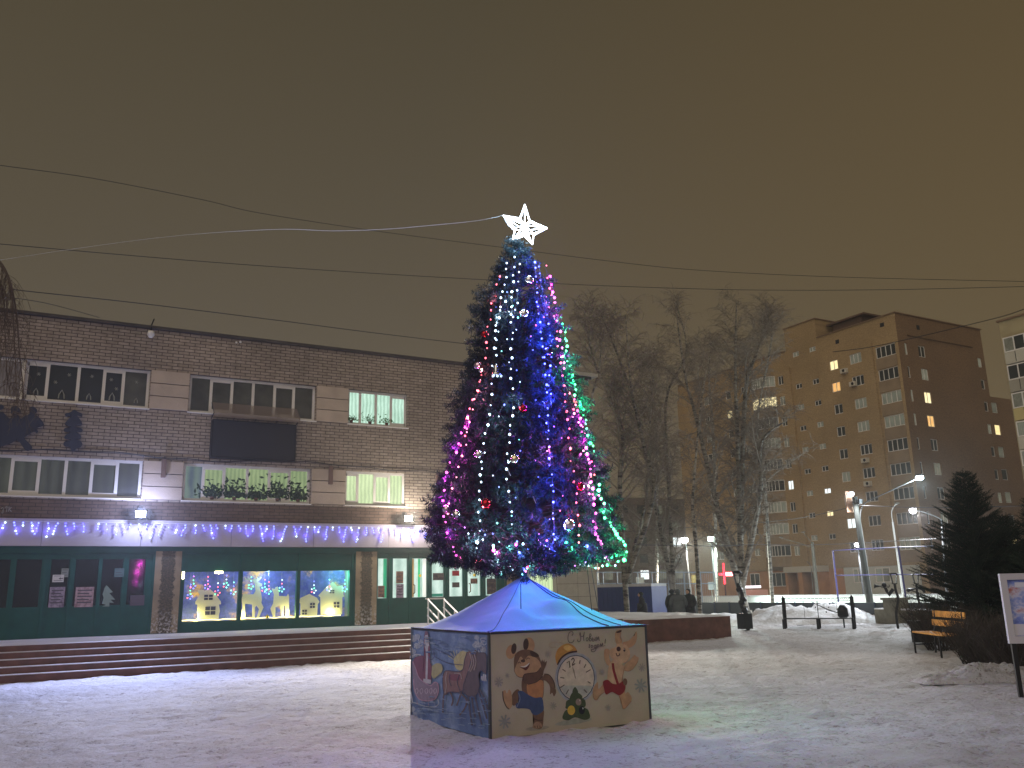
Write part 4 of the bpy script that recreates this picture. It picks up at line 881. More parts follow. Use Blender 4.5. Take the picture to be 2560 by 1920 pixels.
ml.poly([(335, 300), (345, 150), (360, 110), (395, 140), (415, 300), (425, 500), (435, 800), (330, 780), (340, 550)], (.16, .02, .04)); ml.poly([(355, 160), (390, 150), (410, 300), (395, 340), (385, 770), (360, 770), (365, 400), (345, 300)], (.42, .40, .46)); ml.ell(370, 125, 24, 30, (.14, .03, .05)); ml.poly([(330, 755), (435, 770), (435, 830), (330, 810)], (.42, .40, .46), 0); ml.ell(378, 190, 16, 20, (.38, .26, .22))
ml.poly([(180, 510), (230, 620), (270, 730), (340, 800), (430, 840), (480, 795), (530, 830), (530, 950), (480, 1040), (380, 1065), (270, 1040), (200, 930), (185, 760)], (.20, .14, .20)); ml.line([(180, 515), (225, 620), (265, 735), (340, 805), (430, 850), (485, 805), (530, 830), (535, 950), (485, 1040), (380, 1062), (270, 1035), (215, 930), (190, 760)], 12, (.36, .20, .28))
for cx_ in (235, 300, 370, 430, 490): ml.line([(cx_, 970), (cx_-18, 920), (cx_+10, 890), (cx_+22, 930), (cx_+5, 960)], 8, (.38, .30, .36))
ml.line([(160, 1100), (200, 1085), (330, 1130), (480, 1145), (540, 1100), (530, 1040)], 14, (.30, .33, .42)); ml.line([(240, 1045), (250, 1110)], 8, (.3, .2, .28), 0); ml.line([(400, 1065), (405, 1135)], 8, (.3, .2, .28), 0)
H1 = (.18, .085, .065); H2 = (.085, .05, .05)
ml.poly([(600, 720), (640, 640), (760, 650), (870, 640), (900, 500), (940, 370), (1000, 420), (960, 600), (930, 760), (900, 900), (800, 950), (700, 940), (620, 980), (600, 860)], H1)
for l_ in ([(620, 940), (605, 1050), (600, 1230)], [(700, 940), (740, 1040), (720, 1130)], [(820, 940), (930, 1050), (900, 1170), (830, 1260)], [(860, 930), (830, 1020), (790, 1130)]): ml.line(l_, 22, H2)
ml.poly([(690, 700), (830, 700), (830, 780), (700, 770)], (.16, .03, .04))
ml.poly([(870, 900), (940, 700), (980, 560), (1040, 360), (1090, 390), (1190, 400), (1200, 520), (1200, 690), (1130, 640), (1090, 700), (1110, 830), (1080, 960), (1000, 1010), (920, 980)], H2)
for l_ in ([(950, 980), (970, 1180), (1005, 1400)], [(1040, 980), (1090, 1180), (1140, 1400)], [(1090, 930), (1150, 1100), (1210, 1310)], [(1110, 900), (1180, 1030), (1222, 1180)], [(1000, 980), (1020, 1150), (1050, 1290)]): ml.line(l_, 24, (.055, .045, .07))
ml.line([(480, 330), (560, 370), (750, 465)], 9, (.04, .04, .10)); ml.line([(490, 450), (620, 520), (760, 555), (880, 565)], 9, (.04, .04, .10)); ml.line([(420, 320), (470, 370), (480, 450), (440, 495), (400, 450)], 9, (.06, .06, .14))
for l_ in ([(600, 720), (640, 645), (760, 655), (870, 640), (900, 500), (940, 375)], [(600, 740), (600, 860), (620, 980)], [(640, 960), (720, 935), (820, 945), (900, 900)], [(700, 690), (690, 780), (720, 860)], [(830, 700), (800, 800), (830, 900), (850, 960)], [(980, 560), (930, 720), (880, 880), (930, 985), (1010, 1010)], [(1090, 400), (1190, 405), (1205, 530), (1200, 690)], [(1130, 640), (1090, 700), (1110, 840), (1080, 960)]): ml.line(l_, 10, (.035, .025, .05))
for l_ in ([(970, 400), (1000, 520), (960, 650)], [(1000, 420), (1030, 540), (980, 660)], [(1030, 400), (1060, 520), (1030, 640)], [(655, 660), (640, 760), (650, 860), (630, 960)], [(760, 680), (840, 690), (860, 760)], [(1140, 720), (1150, 780)], [(1165, 690), (1175, 790)], [(1190, 700), (1200, 790)], [(180, 440), (230, 420), (300, 430)], [(150, 900), (170, 1000), (180, 1080)]): ml.line(l_, 16, (.27, .20, .19) if l_[0][0] > 500 and l_[0][0] < 1100 else (.42, .42, .48))
for i in range(60): a = random.uniform(170, 1150); c = random.choice([random.uniform(140, 420), random.uniform(1000, 1250)]); ml.line([(a, c), (a+30, c+random.uniform(-10, 12)), (a+70, c+random.uniform(-6, 16))], 12, random.choice([(.13, .19, .34), (.06, .10, .24), (.20, .26, .38)]))
for i in range(30): a = random.uniform(180, 1180); c = random.uniform(1180, 1480) if a > 600 else random.uniform(1160, 1330); ml.line([(a, c), (a+40, c+random.uniform(-12, 18)), (a+90, c+8)], 9, (.20, .26, .38))
ml.build('mural', side, 'painting of a robed figure in a sleigh drawn by two horses on blue')

# ---- canopy
from mathutils import noise as mnoise
def canopy_z(x, y):
    X, Y = (x-TCX)/1.17, (y-TCY)/1.17; s_ = max(abs(X), abs(Y)); s_ = min(1, (abs(X)**6+abs(Y)**6)**(1/6) if s_ > 0 else 0)
    z = BZ+.008+.66*(1-s_)**1.22
    sag = -.035*math.sin(math.pi*min(1, s_))*(1-abs(abs(X)-abs(Y))/(s_+.05))*0 - .03*math.sin(math.pi*s_)*(abs(abs(X)-abs(Y))/(s_+.05))
    z += sag
    if Y < 0 and abs(Y) > abs(X)-.1:     # front folds: cloth hangs in swags under a small peak
        for (px_, py_, hh, ww) in ((.12, -.55, .10, .12), (-.42, -.66, .08, .10), (-.15, -.74, -.045, .16)):
            d = math.hypot((X-px_)/1.6, Y-py_); z += hh*math.exp(-(d/ww)**2)
        z += .026*math.sin(24*Y+6*abs(X+.12))*math.exp(-((Y+.70)/.16)**2)*math.exp(-((X+.12)/.42)**2)
    z += .010*mnoise.noise((X*3, Y*3, 2))*(1-s_**8)+.006*mnoise.noise((X*9+Y*3, Y*4, 5))*(1-s_**8)
    return z
N_ = 120; mb = MB(); vs = []
for j in range(N_+1):
    for i in range(N_+1):
        x_ = TCX-1.18+2.36*i/N_; y_ = TCY-1.18+2.36*j/N_; vs.append((x_, y_, canopy_z(x_, y_)))
mb.add(vs, [(j*(N_+1)+i, j*(N_+1)+i+1, (j+1)*(N_+1)+i+1, (j+1)*(N_+1)+i) for j in range(N_) for i in range(N_)])
can = mb.build('canopy', mat('blue_fabric', (.13, .25, .68), .8, bump=.12, bscale=60), tent, True)
mb = MB()
def seam(pa, pb, n=14, off=.008): return [(pa[0]+(pb[0]-pa[0])*i/n, pa[1]+(pb[1]-pa[1])*i/n, canopy_z(pa[0]+(pb[0]-pa[0])*i/n, pa[1]+(pb[1]-pa[1])*i/n)+off) for i in range(n+1)]
mb.tube(seam((TCX, TCY), (TCX+.55, TCY-1.17)), .007, 4); mb.tube(seam((TCX, TCY), (TCX+.75, TCY-1.15)), .005, 4); mb.tube(seam((TCX, TCY), (TCX-1.17, TCY-1.17)), .004, 4)
mb.build('seam_cord', mat('dark_blue_cord', (.02, .03, .08), .7), can)
for (xa, ya, dx, dz, lb) in ((TCX-.46, TCY-.72, .005, .30, 'short black cord hanging onto the left slope of the tent roof'), (TCX+.62, TCY-.70, -.07, .85, 'black cord from the tree to the right slope of the tent roof'), (TCX+.86, TCY-.52, -.12, .75, 'second black cord from the tree to the right edge of the tent roof')):
    z_ = canopy_z(xa, ya); mb = MB(); mb.tube([(xa, ya, z_), (xa+dx*.5, ya, z_+dz*.5), (xa+dx, ya, z_+dz)], .006, 4)
    tag(mb.build('guy_cord', M_wire), lb, 'cord')

# ---- tree
TR_Z = [1.84, 2.0, 2.16, 2.42, 3.08, 3.72, 4.39, 5.21, 5.98, 6.42, 6.66]; TR_R = [.10, .55, 1.08, 1.28, 1.13, .95, .79, .61, .42, .29, .08]
def tr(z): return float(np.interp(z, TR_Z, TR_R))
tree = thing('christmas_tree', (TCX, TCY, 1.8), 'tall dark artificial Christmas tree hung with coloured garlands and a glowing star', 'christmas tree')
mb = MB(); mb.tube([(TCX, TCY, .02), (TCX, TCY, 3.5), (TCX, TCY, 6.72)], [.06, .05, .03], 10); mb.build('trunk', M_dark, tree)
fingers = [brush(44, .17, .055, .0075) for _ in range(6)]
def sprig_cluster(base, d, scale, out, nf=3):
    Fm = frame(d, rng.uniform(0, 6.28))
    for q in range(nf):
        a = (q-(nf-1)/2)*.55+rng.uniform(-.15, .15); dd = Fm[0]*math.cos(a)+Fm[1]*math.sin(a)
        M3 = frame(dd, rng.uniform(0, 6.28)); T = fingers[rng.integers(6)]*scale*(1.15 if q == (nf-1)//2 else .9)
        out.append(T @ M3+np.asarray(base))
out = []; stems = []
for i in range(2300):
    zc = 6.68-(rng.random()**.62)*4.5; r = tr(zc); ph = rng.uniform(0, 2*np.pi)
    layer = 1.0 if i < 1550 else .72
    rr_ = r*layer*rng.uniform(.88, 1.04); e = rng.uniform(-.25, .65) if zc > 2.6 else rng.uniform(-.5, .25)
    rad = np.array([math.cos(ph), math.sin(ph), 0]); b = np.array([TCX, TCY, zc])+rad*max(.02, rr_-.13)
    d = rad*math.cos(e)+np.array([0, 0, math.sin(e)])+rng.normal(0, .16, 3); s_ = rng.uniform(.8, 1.2)*(.8 if zc > 5.6 else 1.05)
    sprig_cluster(b, d, s_, out); stems.append((np.array([[TCX, TCY, zc-.05], b]), .008, .005))
for i in range(130):   # longer tips that break the outline
    zc = rng.uniform(2.0, 6.1); r = tr(zc); ph = rng.uniform(0, 2*np.pi); rad = np.array([math.cos(ph), math.sin(ph), 0]); b = np.array([TCX, TCY, zc])+rad*(r+.0)
    sprig_cluster(b, rad+np.array([0, 0, rng.uniform(-.2, .5)]), 1.15, out); stems.append((np.array([b-rad*.3, b]), .007, .005))
for i in range(330):   # underside
    r = 1.22*math.sqrt(rng.random()); ph = rng.uniform(0, 2*np.pi); rad = np.array([math.cos(ph), math.sin(ph), 0]); b = np.array([TCX, TCY, 1.86+.26*r])+rad*r
    sprig_cluster(b, rad*.9+np.array([0, 0, rng.uniform(-.75, .1)]), 1.05, out)
np_mesh('crown', np.concatenate(out), 4, M_needle, tree)
np_mesh('branches', np_tubes(stems), 4, M_bark, tree)

# star ---------------------------------------------------------------
SC = Vector(at_d(1306, 566, 12.06)); star = thing('glowing_star', SC, 'white glowing wire-frame star on top of the Christmas tree', 'star')
tips = [at_d(1200+a/6.9125, 480+c/6.9125, 12.06) for a, c in ((775, 215), (1160, 625), (905, 905), (555, 850), (395, 405))]
ins = [at_d(1200+a/6.9125, 480+c/6.9125, 12.06) for a, c in ((860, 510), (930, 730), (760, 740), (610, 640), (690, 470))]
vd = Vector((Fv[0], Fv[1], 0)).normalized(); cen = sum(ins, Vector())/5
mb = MB()
for s_ in (-1, 1):
    cc = cen+vd*.10*s_
    for q in range(5):
        mb.tube([tips[q], ins[q]+vd*.03*s_], .009, 5); mb.tube([tips[q], ins[q-1]+vd*.03*s_], .009, 5); mb.tube([cc, tips[q]], .006, 5); mb.tube([cc, ins[q]+vd*.03*s_], .005, 5)
mb.build('frame', mat('star_white', (1, 1, 1), .5, emit=(.86, .95, 1), es=4.5), star)
lamp(star, 'POINT', cen-vd*.25, 55, (.55, .78, 1.0), .12); lamp(star, 'POINT', cen+Vector((0, 0, -.42))-vd*.45, 14, (.35, .7, 1.0), .1)
mb = MB(); A = tips[4]
pts = [A]+[at_d(u, v, 12.06+dd) for u, v, dd in ((1190, 552, .3), (1080, 563, 1.2), (960, 573, 2.4), (830, 577, 3.8), (670, 574, 5.5), (380, 596, 8.5), (0, 650, 12), (-300, 700, 15))]
mb.tube(smooth_open([tuple(p) for p in pts], 5), .0055, 4); tag(mb.build('star_cable', mat('white_cable', (.55, .56, .58), .6)), 'pale cable leading left from the star into the dark sky', 'cable')
mb = MB(); mb.tube(smooth_open([tuple(tips[4]), tuple(at_d(1270, 562, 12.0)), tuple(at_d(1285, 575, 12.0))], 4), .006, 4); tag(mb.build('loop_of_cord', mat('white_cable', (.55, .56, .58))), 'short pale cord looping below the left tip of the star', 'cord')

# light garlands -----------------------------------------------------
VD = np.array([.4992, .8665]); VR = np.array([.8665, -.4992]); ctr = np.array([TCX, TCY])
def on_tree(u, v, back=False, out_=.035):
    """point on the crown surface seen at pixel (u,v) (viewer scale)"""
    u, v = u*G, v*G; s_ = 0.0
    p = at_d(u, v, 12.06)
    for _ in range(3):
        lat = float(np.dot(np.array([p.x, p.y])-ctr, VR)); r = tr(p.z)+out_; lat_c = max(-r, min(r, lat)); dep = math.sqrt(max(0, r*r-lat_c*lat_c))
        p = at_d(u, v, 12.06-dep)
    return p
def garland(pts, color, label, sp=.115, s=3.6, r=.0135, lights=3, lp=3.0, mixc=None, points3d=None):
    P = points3d or [on_tree(*p) for p in pts]; P = [Vector(q) for q in smooth_open([tuple(q) for q in P], 4)]
    root = thing('light_garland', P[0], label, 'light garland', 'light garlands on the Christmas tree')
    mb = MB(); mb.tube(P, .0035, 3); mb.build('wire', M_wire, root)
    L = 0; bp = []; nxt = sp*.5
    for a, b in zip(P[:-1], P[1:]):
        l = (b-a).length
        while nxt <= L+l: bp.append(a+(b-a)*((nxt-L)/l)); nxt += sp*random.uniform(.75, 1.3)
        L += l
    for i, q in enumerate(bp):
        c_ = color if not mixc else random.choice(mixc); jit = Vector((random.gauss(0, .012), random.gauss(0, .012), random.gauss(0, .008)))
        big = random.random()
        link('light_bulb', bulb_mesh(c_, s, r*(1.35 if big > .8 else .75 if big < .2 else 1)), root, q+jit)
    for i in range(lights):
        q = P[int((i+.5)/lights*(len(P)-1))]; off = Vector((-VD[0], -VD[1], 0))*.07; c_ = color if not mixc else mixc[i % len(mixc)]
        lamp(root, 'POINT', q+off, lp, {'blue': (.05, .06, 1), 'green': (.02, 1, .35), 'magenta': (1, .05, .8)}.get(c_, BC[c_]), .03)
    return root
garland([(1112, 548), (1108, 620), (1106, 700), (1104, 800), (1108, 880), (1098, 960), (1096, 1030), (1104, 1090), (1106, 1140)], 'white', 'white garland hanging straight down the middle left of the tree', .13)
garland([(1098, 560), (1084, 640), (1070, 730), (1064, 800), (1060, 880), (1046, 960), (1040, 1010), (1036, 1060), (1034, 1150), (1030, 1185)], 'white', 'white garland left of the middle one, ending near the lower left fringe', .13)
garland([(1120, 560), (1118, 640), (1105, 690), (1090, 650), (1075, 700), (1070, 780)], 'white', 'short white garland looping over the upper left of the tree', .15, r=.013, lights=1)
garland([(1155, 560), (1160, 640), (1168, 700), (1174, 760), (1180, 830), (1184, 900), (1186, 960), (1194, 1040), (1195, 1100), (1197, 1160), (1186, 1195)], 'blue', 'long bright blue garland down the right of the middle', .12, lights=12, lp=15)
garland([(1165, 570), (1172, 640), (1185, 700), (1190, 760), (1186, 830), (1192, 880)], 'blue', 'second blue garland beside the upper part of the long blue one', .16, lights=5, lp=12, r=.012)
garland([(1174, 565), (1184, 600), (1195, 650), (1205, 730), (1213, 800), (1222, 860), (1228, 920), (1232, 980), (1243, 1040), (1246, 1090), (1250, 1140), (1252, 1180)], 'red', 'red garland down the right side of the tree', .14, lights=4, r=.013, lp=3)
garland([(1184, 590), (1195, 630), (1201, 670), (1208, 720), (1216, 770), (1220, 800)], 'magenta', 'short magenta garland high on the right edge', .11, lights=3, r=.016, lp=9)
garland([(1248, 880), (1258, 940), (1270, 985), (1280, 1040), (1284, 1100), (1290, 1150), (1304, 1190), (1320, 1225)], 'magenta', 'magenta garland low on the right edge above the green cluster', .11, lights=5, r=.017, lp=10)
garland([(1212, 690), (1222, 730), (1222, 770), (1236, 800), (1244, 850), (1262, 890), (1268, 940), (1290, 985)], 'green', 'green garland down the upper right edge of the tree', .11, lights=5, r=.017, lp=15)
garland([(1290, 1040), (1300, 1080), (1306, 1110), (1322, 1140), (1340, 1165), (1352, 1180), (1352, 1205), (1330, 1215)], 'green', 'green garland around the lowest right branch tips', .085, lights=5, r=.020, lp=9)
garland([(1214, 1168), (1232, 1180), (1248, 1195), (1270, 1200), (1290, 1210), (1312, 1205), (1340, 1195)], 'green', 'green garland across the lower right skirt', .12, lights=4, r=.020, lp=8)
garland([(1078, 590), (1070, 640), (1058, 690), (1052, 740), (1042, 800), (1034, 850), (1014, 880), (1006, 930), (990, 970)], 'red', 'red garland down the upper left edge of the tree', .13, lights=3, r=.014, lp=3)
garland([(1010, 890), (1002, 925), (990, 965), (975, 990), (962, 1030), (960, 1060), (958, 1110), (968, 1150), (985, 1195)], 'magenta', 'magenta garland down the lower left edge of the tree', .12, lights=5, r=.015, lp=8)
garland([(1045, 790), (1036, 840), (1022, 870), (1006, 950), (985, 1030), (970, 1080), (968, 1130)], 'pink', 'pink garland inside the magenta one on the left edge', .15, lights=2, r=.013)
garland([(985, 1198), (1000, 1208), (1020, 1214), (1040, 1210), (1060, 1222), (1080, 1228), (1100, 1220)], 'pink', 'pink garland along the lower left fringe', .08, mixc=['pink', 'magenta', 'red'], lights=2)
garland([(1062, 1175), (1070, 1195), (1076, 1215), (1080, 1240), (1090, 1215), (1098, 1200), (1104, 1230)], 'white', 'white garland bunched on the lower left fringe', .07, lights=2, mixc=['white', 'cyan', 'white'], lp=4)
garland([(1130, 1240), (1150, 1215), (1170, 1205), (1190, 1218), (1210, 1205), (1235, 1222), (1262, 1215), (1285, 1228), (1310, 1220), (1335, 1228)], 'cyan', 'mixed colour garland along the lower right fringe', .07, mixc=['cyan', 'magenta', 'red', 'white', 'green', 'violet'], lights=5, lp=4)
garland([(1120, 1246), (1132, 1240), (1140, 1250), (1150, 1238), (1160, 1248), (1172, 1240), (1180, 1250)], 'blue', 'mixed colour garland bunched at the foot of the tree above the tent', .05, points3d=[(TCX-.16+i*.055, TCY-.30-.04*(i % 2), 1.93+.03*(i % 3)) for i in range(7)], mixc=['blue', 'cyan', 'magenta', 'white', 'orange'], lights=0)
garland([(1090, 620), (1120, 700), (1080, 760), (1128, 820), (1075, 900), (1130, 960), (1065, 1030), (1120, 1090), (1060, 1140)], 'white', 'sparse faint garland zigzagging over the middle left of the tree', .22, mixc=['white', 'blue', 'cyan'], lights=0, r=.010, s=2.5)
garland([(1150, 600), (1185, 660), (1140, 740), (1205, 800), (1150, 880), (1215, 940), (1150, 1010), (1225, 1080), (1160, 1150), (1230, 1190)], 'blue', 'sparse violet and blue garland zigzagging over the middle right of the tree', .22, mixc=['violet', 'blue', 'red'], lights=4, r=.010, s=2.5, lp=8)
garland([(1000, 1130), (1030, 1170), (1060, 1150), (1090, 1180), (1120, 1170), (1150, 1195), (1180, 1180), (1215, 1200)], 'cyan', 'mixed faint garland across the lower front skirt of the tree', .12, mixc=['white', 'cyan', 'violet', 'blue'], lights=3, r=.012, lp=6)
garland([(1225, 845), (1245, 870), (1235, 900), (1262, 930), (1258, 980), (1285, 1010), (1270, 1060), (1300, 1075)], 'magenta', 'red and magenta garland looping on the right flank of the tree', .10, mixc=['red', 'magenta', 'pink'], lights=3, r=.013, lp=8)
for q, (ph, cc, lb) in enumerate(((60, 'white', 'white garland on the back of the tree'), (100, 'blue', 'blue garland on the back of the tree'), (20, 'red', 'red garland on the far right back of the tree'))):
    P = [(TCX+(tr(z)+.04)*math.cos(D2R(ph)), TCY+(tr(z)+.04)*math.sin(D2R(ph)), z) for z in np.linspace(6.3, 2.2, 9)]; garland(None, cc, lb, .2, lights=2, points3d=P)
# coloured lamps that light the roof of the tent (the bunch at the foot)
foot = thing('light_cluster', (TCX, TCY-.25, 1.98), 'bright bunch of blue, cyan and magenta bulbs on the tip of the tent', 'light cluster')
for (dx, dy, dz, cc, pw) in ((-.12, -.22, .04, 'blue', 11), (.10, -.24, .05, 'blue', 10), (-.45, -.62, .34, 'magenta', 12), (-.85, -.75, .26, 'magenta', 12), (.5, -.75, .32, 'cyan', 3.5), (.85, -.55, .30, 'cyan', 3), (0, -.9, .42, 'blue', 13), (-.6, -.95, .22, 'blue', 7), (.35, -1.05, .30, 'blue', 8)):
    p = Vector((TCX+dx, TCY+dy, 1.88+dz)); mb = MB(); mb.sphere(p, .022, 8); mb.build('light_bulb', bulb_mat(cc, 3.6), foot); lamp(foot, 'POINT', p-Vector((0, .05, .03)), pw*.55, BC[cc], .05)

# ornaments ----------------------------------------------------------
def bauble(u, v, d, col, label, metal=1.0, rough=.12):
    p = on_tree(u, v, out_=.06); r = thing('bauble', p, label, 'bauble', 'baubles on the Christmas tree')
    mb = MB(); mb.sphere(p, d/2, 20); mb.build('ball', mat('bauble_'+label.split()[0], col, rough, metal), r, True)
    mb = MB(); mb.tube([(p.x, p.y, p.z+d/2-.004), (p.x, p.y, p.z+d/2+.02)], .012, 8); mb.tube([(p.x, p.y, p.z+d/2+.02), (p.x, p.y, p.z+d/2+.07)], .003, 3); mb.build('cap', M_dark, r)
for a in ((1143, 605, .13, (.8, .82, .88), 'silver bauble with sparkling rim near the top of the tree'), (1132, 678, .13, (.8, .82, .88), 'silver bauble in the upper middle of the tree'), (1130, 882, .12, (.45, .02, .03), 'red bauble in the middle of the tree'),
          (1034, 982, .12, (.8, .82, .88), 'silver bauble beside the left white garland'), (1112, 992, .13, (.8, .72, .5), 'gold toned bauble in the lower middle'), (1050, 1088, .14, (.45, .02, .03), 'red bauble low on the left between the white garlands'),
          (987, 1112, .13, (.8, .82, .88), 'silver bauble low on the left edge'), (965, 1100, .11, (.8, .6, .85), 'violet glinting bauble at the far left tips'), (1252, 1052, .12, (.45, .02, .03), 'red bauble low on the right beside the red garland'),
          (1228, 1133, .15, (.8, .82, .88), 'silver bauble above the green cluster'), (1047, 722, .12, (.45, .02, .03), 'red bauble on the upper left edge'), (1033, 790, .12, (.8, .6, .85), 'violet glinting bauble on the left edge'),
          (1183, 760, .13, (.10, .10, .45), 'blue bauble on the long blue garland'), (1040, 800, .08, (.9, .9, .9), 'small pearl bauble on the left edge')): bauble(*a)
p = on_tree(1072, 800, out_=.06); r = thing('bell_ornament', p, 'silver bell ornament on the upper left of the tree', 'ornament')
mb = MB(); mb.tube([(p.x, p.y, p.z+.09), (p.x, p.y, p.z+.06), (p.x, p.y, p.z-.04), (p.x, p.y, p.z-.07)], [.012, .035, .055, .085], 16); mb.build('bell', mat('bauble_silver', (.8, .82, .88)), r, True)
mb = MB(); [mb.sphere((p.x+dx, p.y-.03, p.z-.085), .018, 8) for dx in (-.06, 0, .06)]; mb.build('pearls', bulb_mat('white', 1.5), r)
for j, (u, v) in enumerate(((1225, 840), (1235, 855), (1165, 1170), (1155, 1080), (1012, 905), (1100, 1020))):
    p = on_tree(u, v, out_=.05); mb = MB(); n = 9; pts = [(p.x+.05*i/n-.025, p.y, p.z+.05-.012*i) for i in range(n)]
    mb.tube(pts, [.004+.006*math.sin(math.pi*i/(n-1)) for i in range(n)], 5); tag(mb.build('tinsel_curl', mat('tinsel', (.75, .75, .8), .25, 1)), 'small twisted silver tinsel piece on the tree, ' + ['upper right edge', 'right edge under the other curl', 'low middle', 'lower middle', 'left edge', 'beside the middle white garland'][j], 'ornament', 'tinsel curls on the tree')

# ================================================================== apartment block on the right
AX, AY = 78.8, 56.6; P0 = 2.53
apt = thing('apartment_block', (AX, AY, 0), 'tall nine-storey tan brick apartment block with a few lit windows', 'building')
kz = [26.25-P0*k for k in range(10)]
Lh = []; Lw = []   # (y0,y1,z0,z1,mulls,mat,label)
r_ = random.Random(11)
def pane_pick(p=.35): return M_dimcurt if r_.random() < p else M_glassdark
lit = {('C', 0): M_litwarm, ('C', 1): M_litorange, ('N', 5): M_litcool, ('bal', 1): M_litwarm, ('S1', 6): M_litwarm, ('S1', 5): M_litcool, ('bal', 7): M_dimcurt, ('B', 0): M_dimcurt, ('B', 2): M_dimcurt, ('A', 2): M_dimcurt, ('A', 3): M_dimcurt, ('F', 1): M_litwarm, ('C', 7): M_litcool}
for k_ in range(9):
    z1 = kz[k_]; g = lambda n, p=.35: lit.get((n, k_)) or pane_pick(p)
    if k_ < 9: Lw.append((57.0, 59.45, z1-1.25, z1, [57.6, 58.25, 58.85], g('A', .4), 'a'))
    Lw.append((61.1, 62.65, z1-1.15, z1-.03, [61.6, 62.15], g('B', .5), 'b'))
    Lw.append((64.3, 65.45, z1-1.2, z1-.1, [64.85], g('C'), 'b'))
    if k_ < 9:
        Lw.append((67.4, 68.35, 24.7-P0*k_-.62 if k_ < 8 else 28.0, 24.7-P0*k_ if k_ < 8 else 28.55, [67.9], g('S1'), 's'))
        Lw.append((69.95, 70.9, 24.7-P0*k_-.62 if k_ < 8 else 28.0, 24.7-P0*k_ if k_ < 8 else 28.6, [70.4], g('S2'), 's'))
    Lw.append((72.45, 73.3, z1-1.2, z1-.1, [72.85], g('N'), 'n'))
    Lw.append((78.7, 79.6, z1-.95, z1-.1, [79.1], g('M'), 'n')); Lw.append((81.5, 82.4, z1-1.15, z1-.1, [], g('F'), 'n')); Lw.append((85.0, 86.6, z1-1.15, z1-.1, [85.8], g('G'), 'n'))
mb = MB()
def seg(y0, y1, c, z0, z1): wall_grid(mb, 'x', c, y0, y1, z0, z1, [(a, b, p, q) for a, b, p, q, *_ in Lw if y0 <= a and b <= y1 and p >= z0 and q <= z1], .16)
seg(56.6, 59.7, AX, 0, 29.4); seg(59.7, 67.1, AX-.3, 3.3, 27.0); seg(67.1, 71.4, AX, 0, 31.75); seg(71.4, 92, AX-.3, 3.3, 26.9); seg(59.7, 67.1, AX, 27.0, 29.4); seg(71.4, 92, AX, 26.9, 29.0); seg(59.7, 67.1, AX, 0, 3.3); seg(71.4, 92, AX, 0, 3.3)
for (y, z0, z1) in ((59.7, 3.3, 27), (67.1, 3.3, 27), (71.4, 3.3, 26.9)): mb.add([(AX-.3, y, z0), (AX, y, z0), (AX, y, z1), (AX-.3, y, z1)], [(0, 1, 2, 3)])
for (ya, yb, z) in ((59.7, 67.1, 27.0), (71.4, 92, 26.9)): mb.add([(AX-.3, ya, z), (AX, ya, z), (AX, yb, z), (AX-.3, yb, z)], [(0, 1, 2, 3)])
mb.box((AX+.25, AY+.25, 0.1), (93.4, 66.9, 29.39)); mb.box((AX+.25, 66.95, .1), (93.4, 91.9, 28.98)); mb.box((AX+.001, 71.4, 29.0), (AX+9, 71.9, 31.75)); 
mb.add([(AX, 67.1, 29.4), (AX+9, 67.1, 29.4), (AX+9, 67.1, 31.75), (AX, 67.1, 31.75)], [(0, 1, 2, 3)]); mb.add([(AX, 67.1, 31.75), (AX+9, 67.1, 31.75), (AX+9, 71.9, 31.75), (AX, 71.9, 31.75)], [(0, 1, 2, 3)])
mb.add([(AX, 92, 0), (93.4, 92, 0), (93.4, 92, 29), (AX, 92, 29)], [(0, 1, 2, 3)])
mb.build('wall', M_brickX, apt)
Rw = []
for k_ in range(9):
    z1 = kz[k_]-.05
    Rw.append((79.8, 80.2, z1-1.25, z1, [], pane_pick(.6), 'b')); Rw.append((82.0, 83.15, z1-1.25, z1-.0, [82.55], {2: M_litwarm, 3: M_litorange}.get(k_) or pane_pick(.3), 'b'))
    Rw.append((92.3, 93.0, z1-1.3, z1-.2, [], pane_pick(.3), 'n'))
mb = MB(); wall_grid(mb, 'y', AY, AX, 93.6, 0, 29.4, [(a, b, p, q) for a, b, p, q, *_ in Rw], .16)
mb.add([(93.6, AY, 0), (93.6, AY+10, 0), (93.6, AY+10, 29.4), (93.6, AY, 29.4)], [(0, 1, 2, 3)]); mb.box((81.3, AY-.12, 3.4), (91.6, AY-.002, 3.5)); mb.box((80.4, AY-.14, 27.1), (91.6, AY-.002, 27.2))
mb.build('wall', M_brickYshade, apt)
lh = [(94.3, 95.5, 26.2-P0*k-1.2, 26.2-P0*k, [], M_litwarm if k in (3, 8) else pane_pick(.3), 'n') for k in range(2, 9)]
mb = MB(); wall_grid(mb, 'y', AY+.5, 93.6, 99, 0, 21.8, [(a, b, p, q) for a, b, p, q, *_ in lh], .16); mb.box((93.62, AY+.8, .1), (99, AY+14, 21.7)); mb.build('lower_wing', M_brickYshade, apt)
def labelw(m_): return {'lit_warm_window': 'window lit warm yellow', 'lit_orange_window': 'window lit orange', 'lit_cool_window': 'window lit cold white'}.get(m_.name)
for a, b, z0, z1, ms_, pm, t_ in Lw:
    c = AX-.3 if (59.7 <= a and b <= 67.1 or a >= 71.4) and z1 < 26.95 else AX
    window(apt, 'x', c+.08, a, b, z0, z1, ms_, None, fw=.075, pane_mats=[pm]*(len(ms_)+1), label=labelw(pm), sill=False, thick=.05)
for a, b, z0, z1, ms_, pm, t_ in Rw: window(apt, 'y', AY+.08, a, b, z0, z1, ms_, None, fw=.075, pane_mats=[pm]*(len(ms_)+1), label=labelw(pm), sill=False, thick=.05)
for a, b, z0, z1, ms_, pm, t_ in lh: window(apt, 'y', AY+.58, a, b, z0, z1, ms_, None, fw=.06, pane_mats=[pm], label=labelw(pm), sill=False, thick=.05)
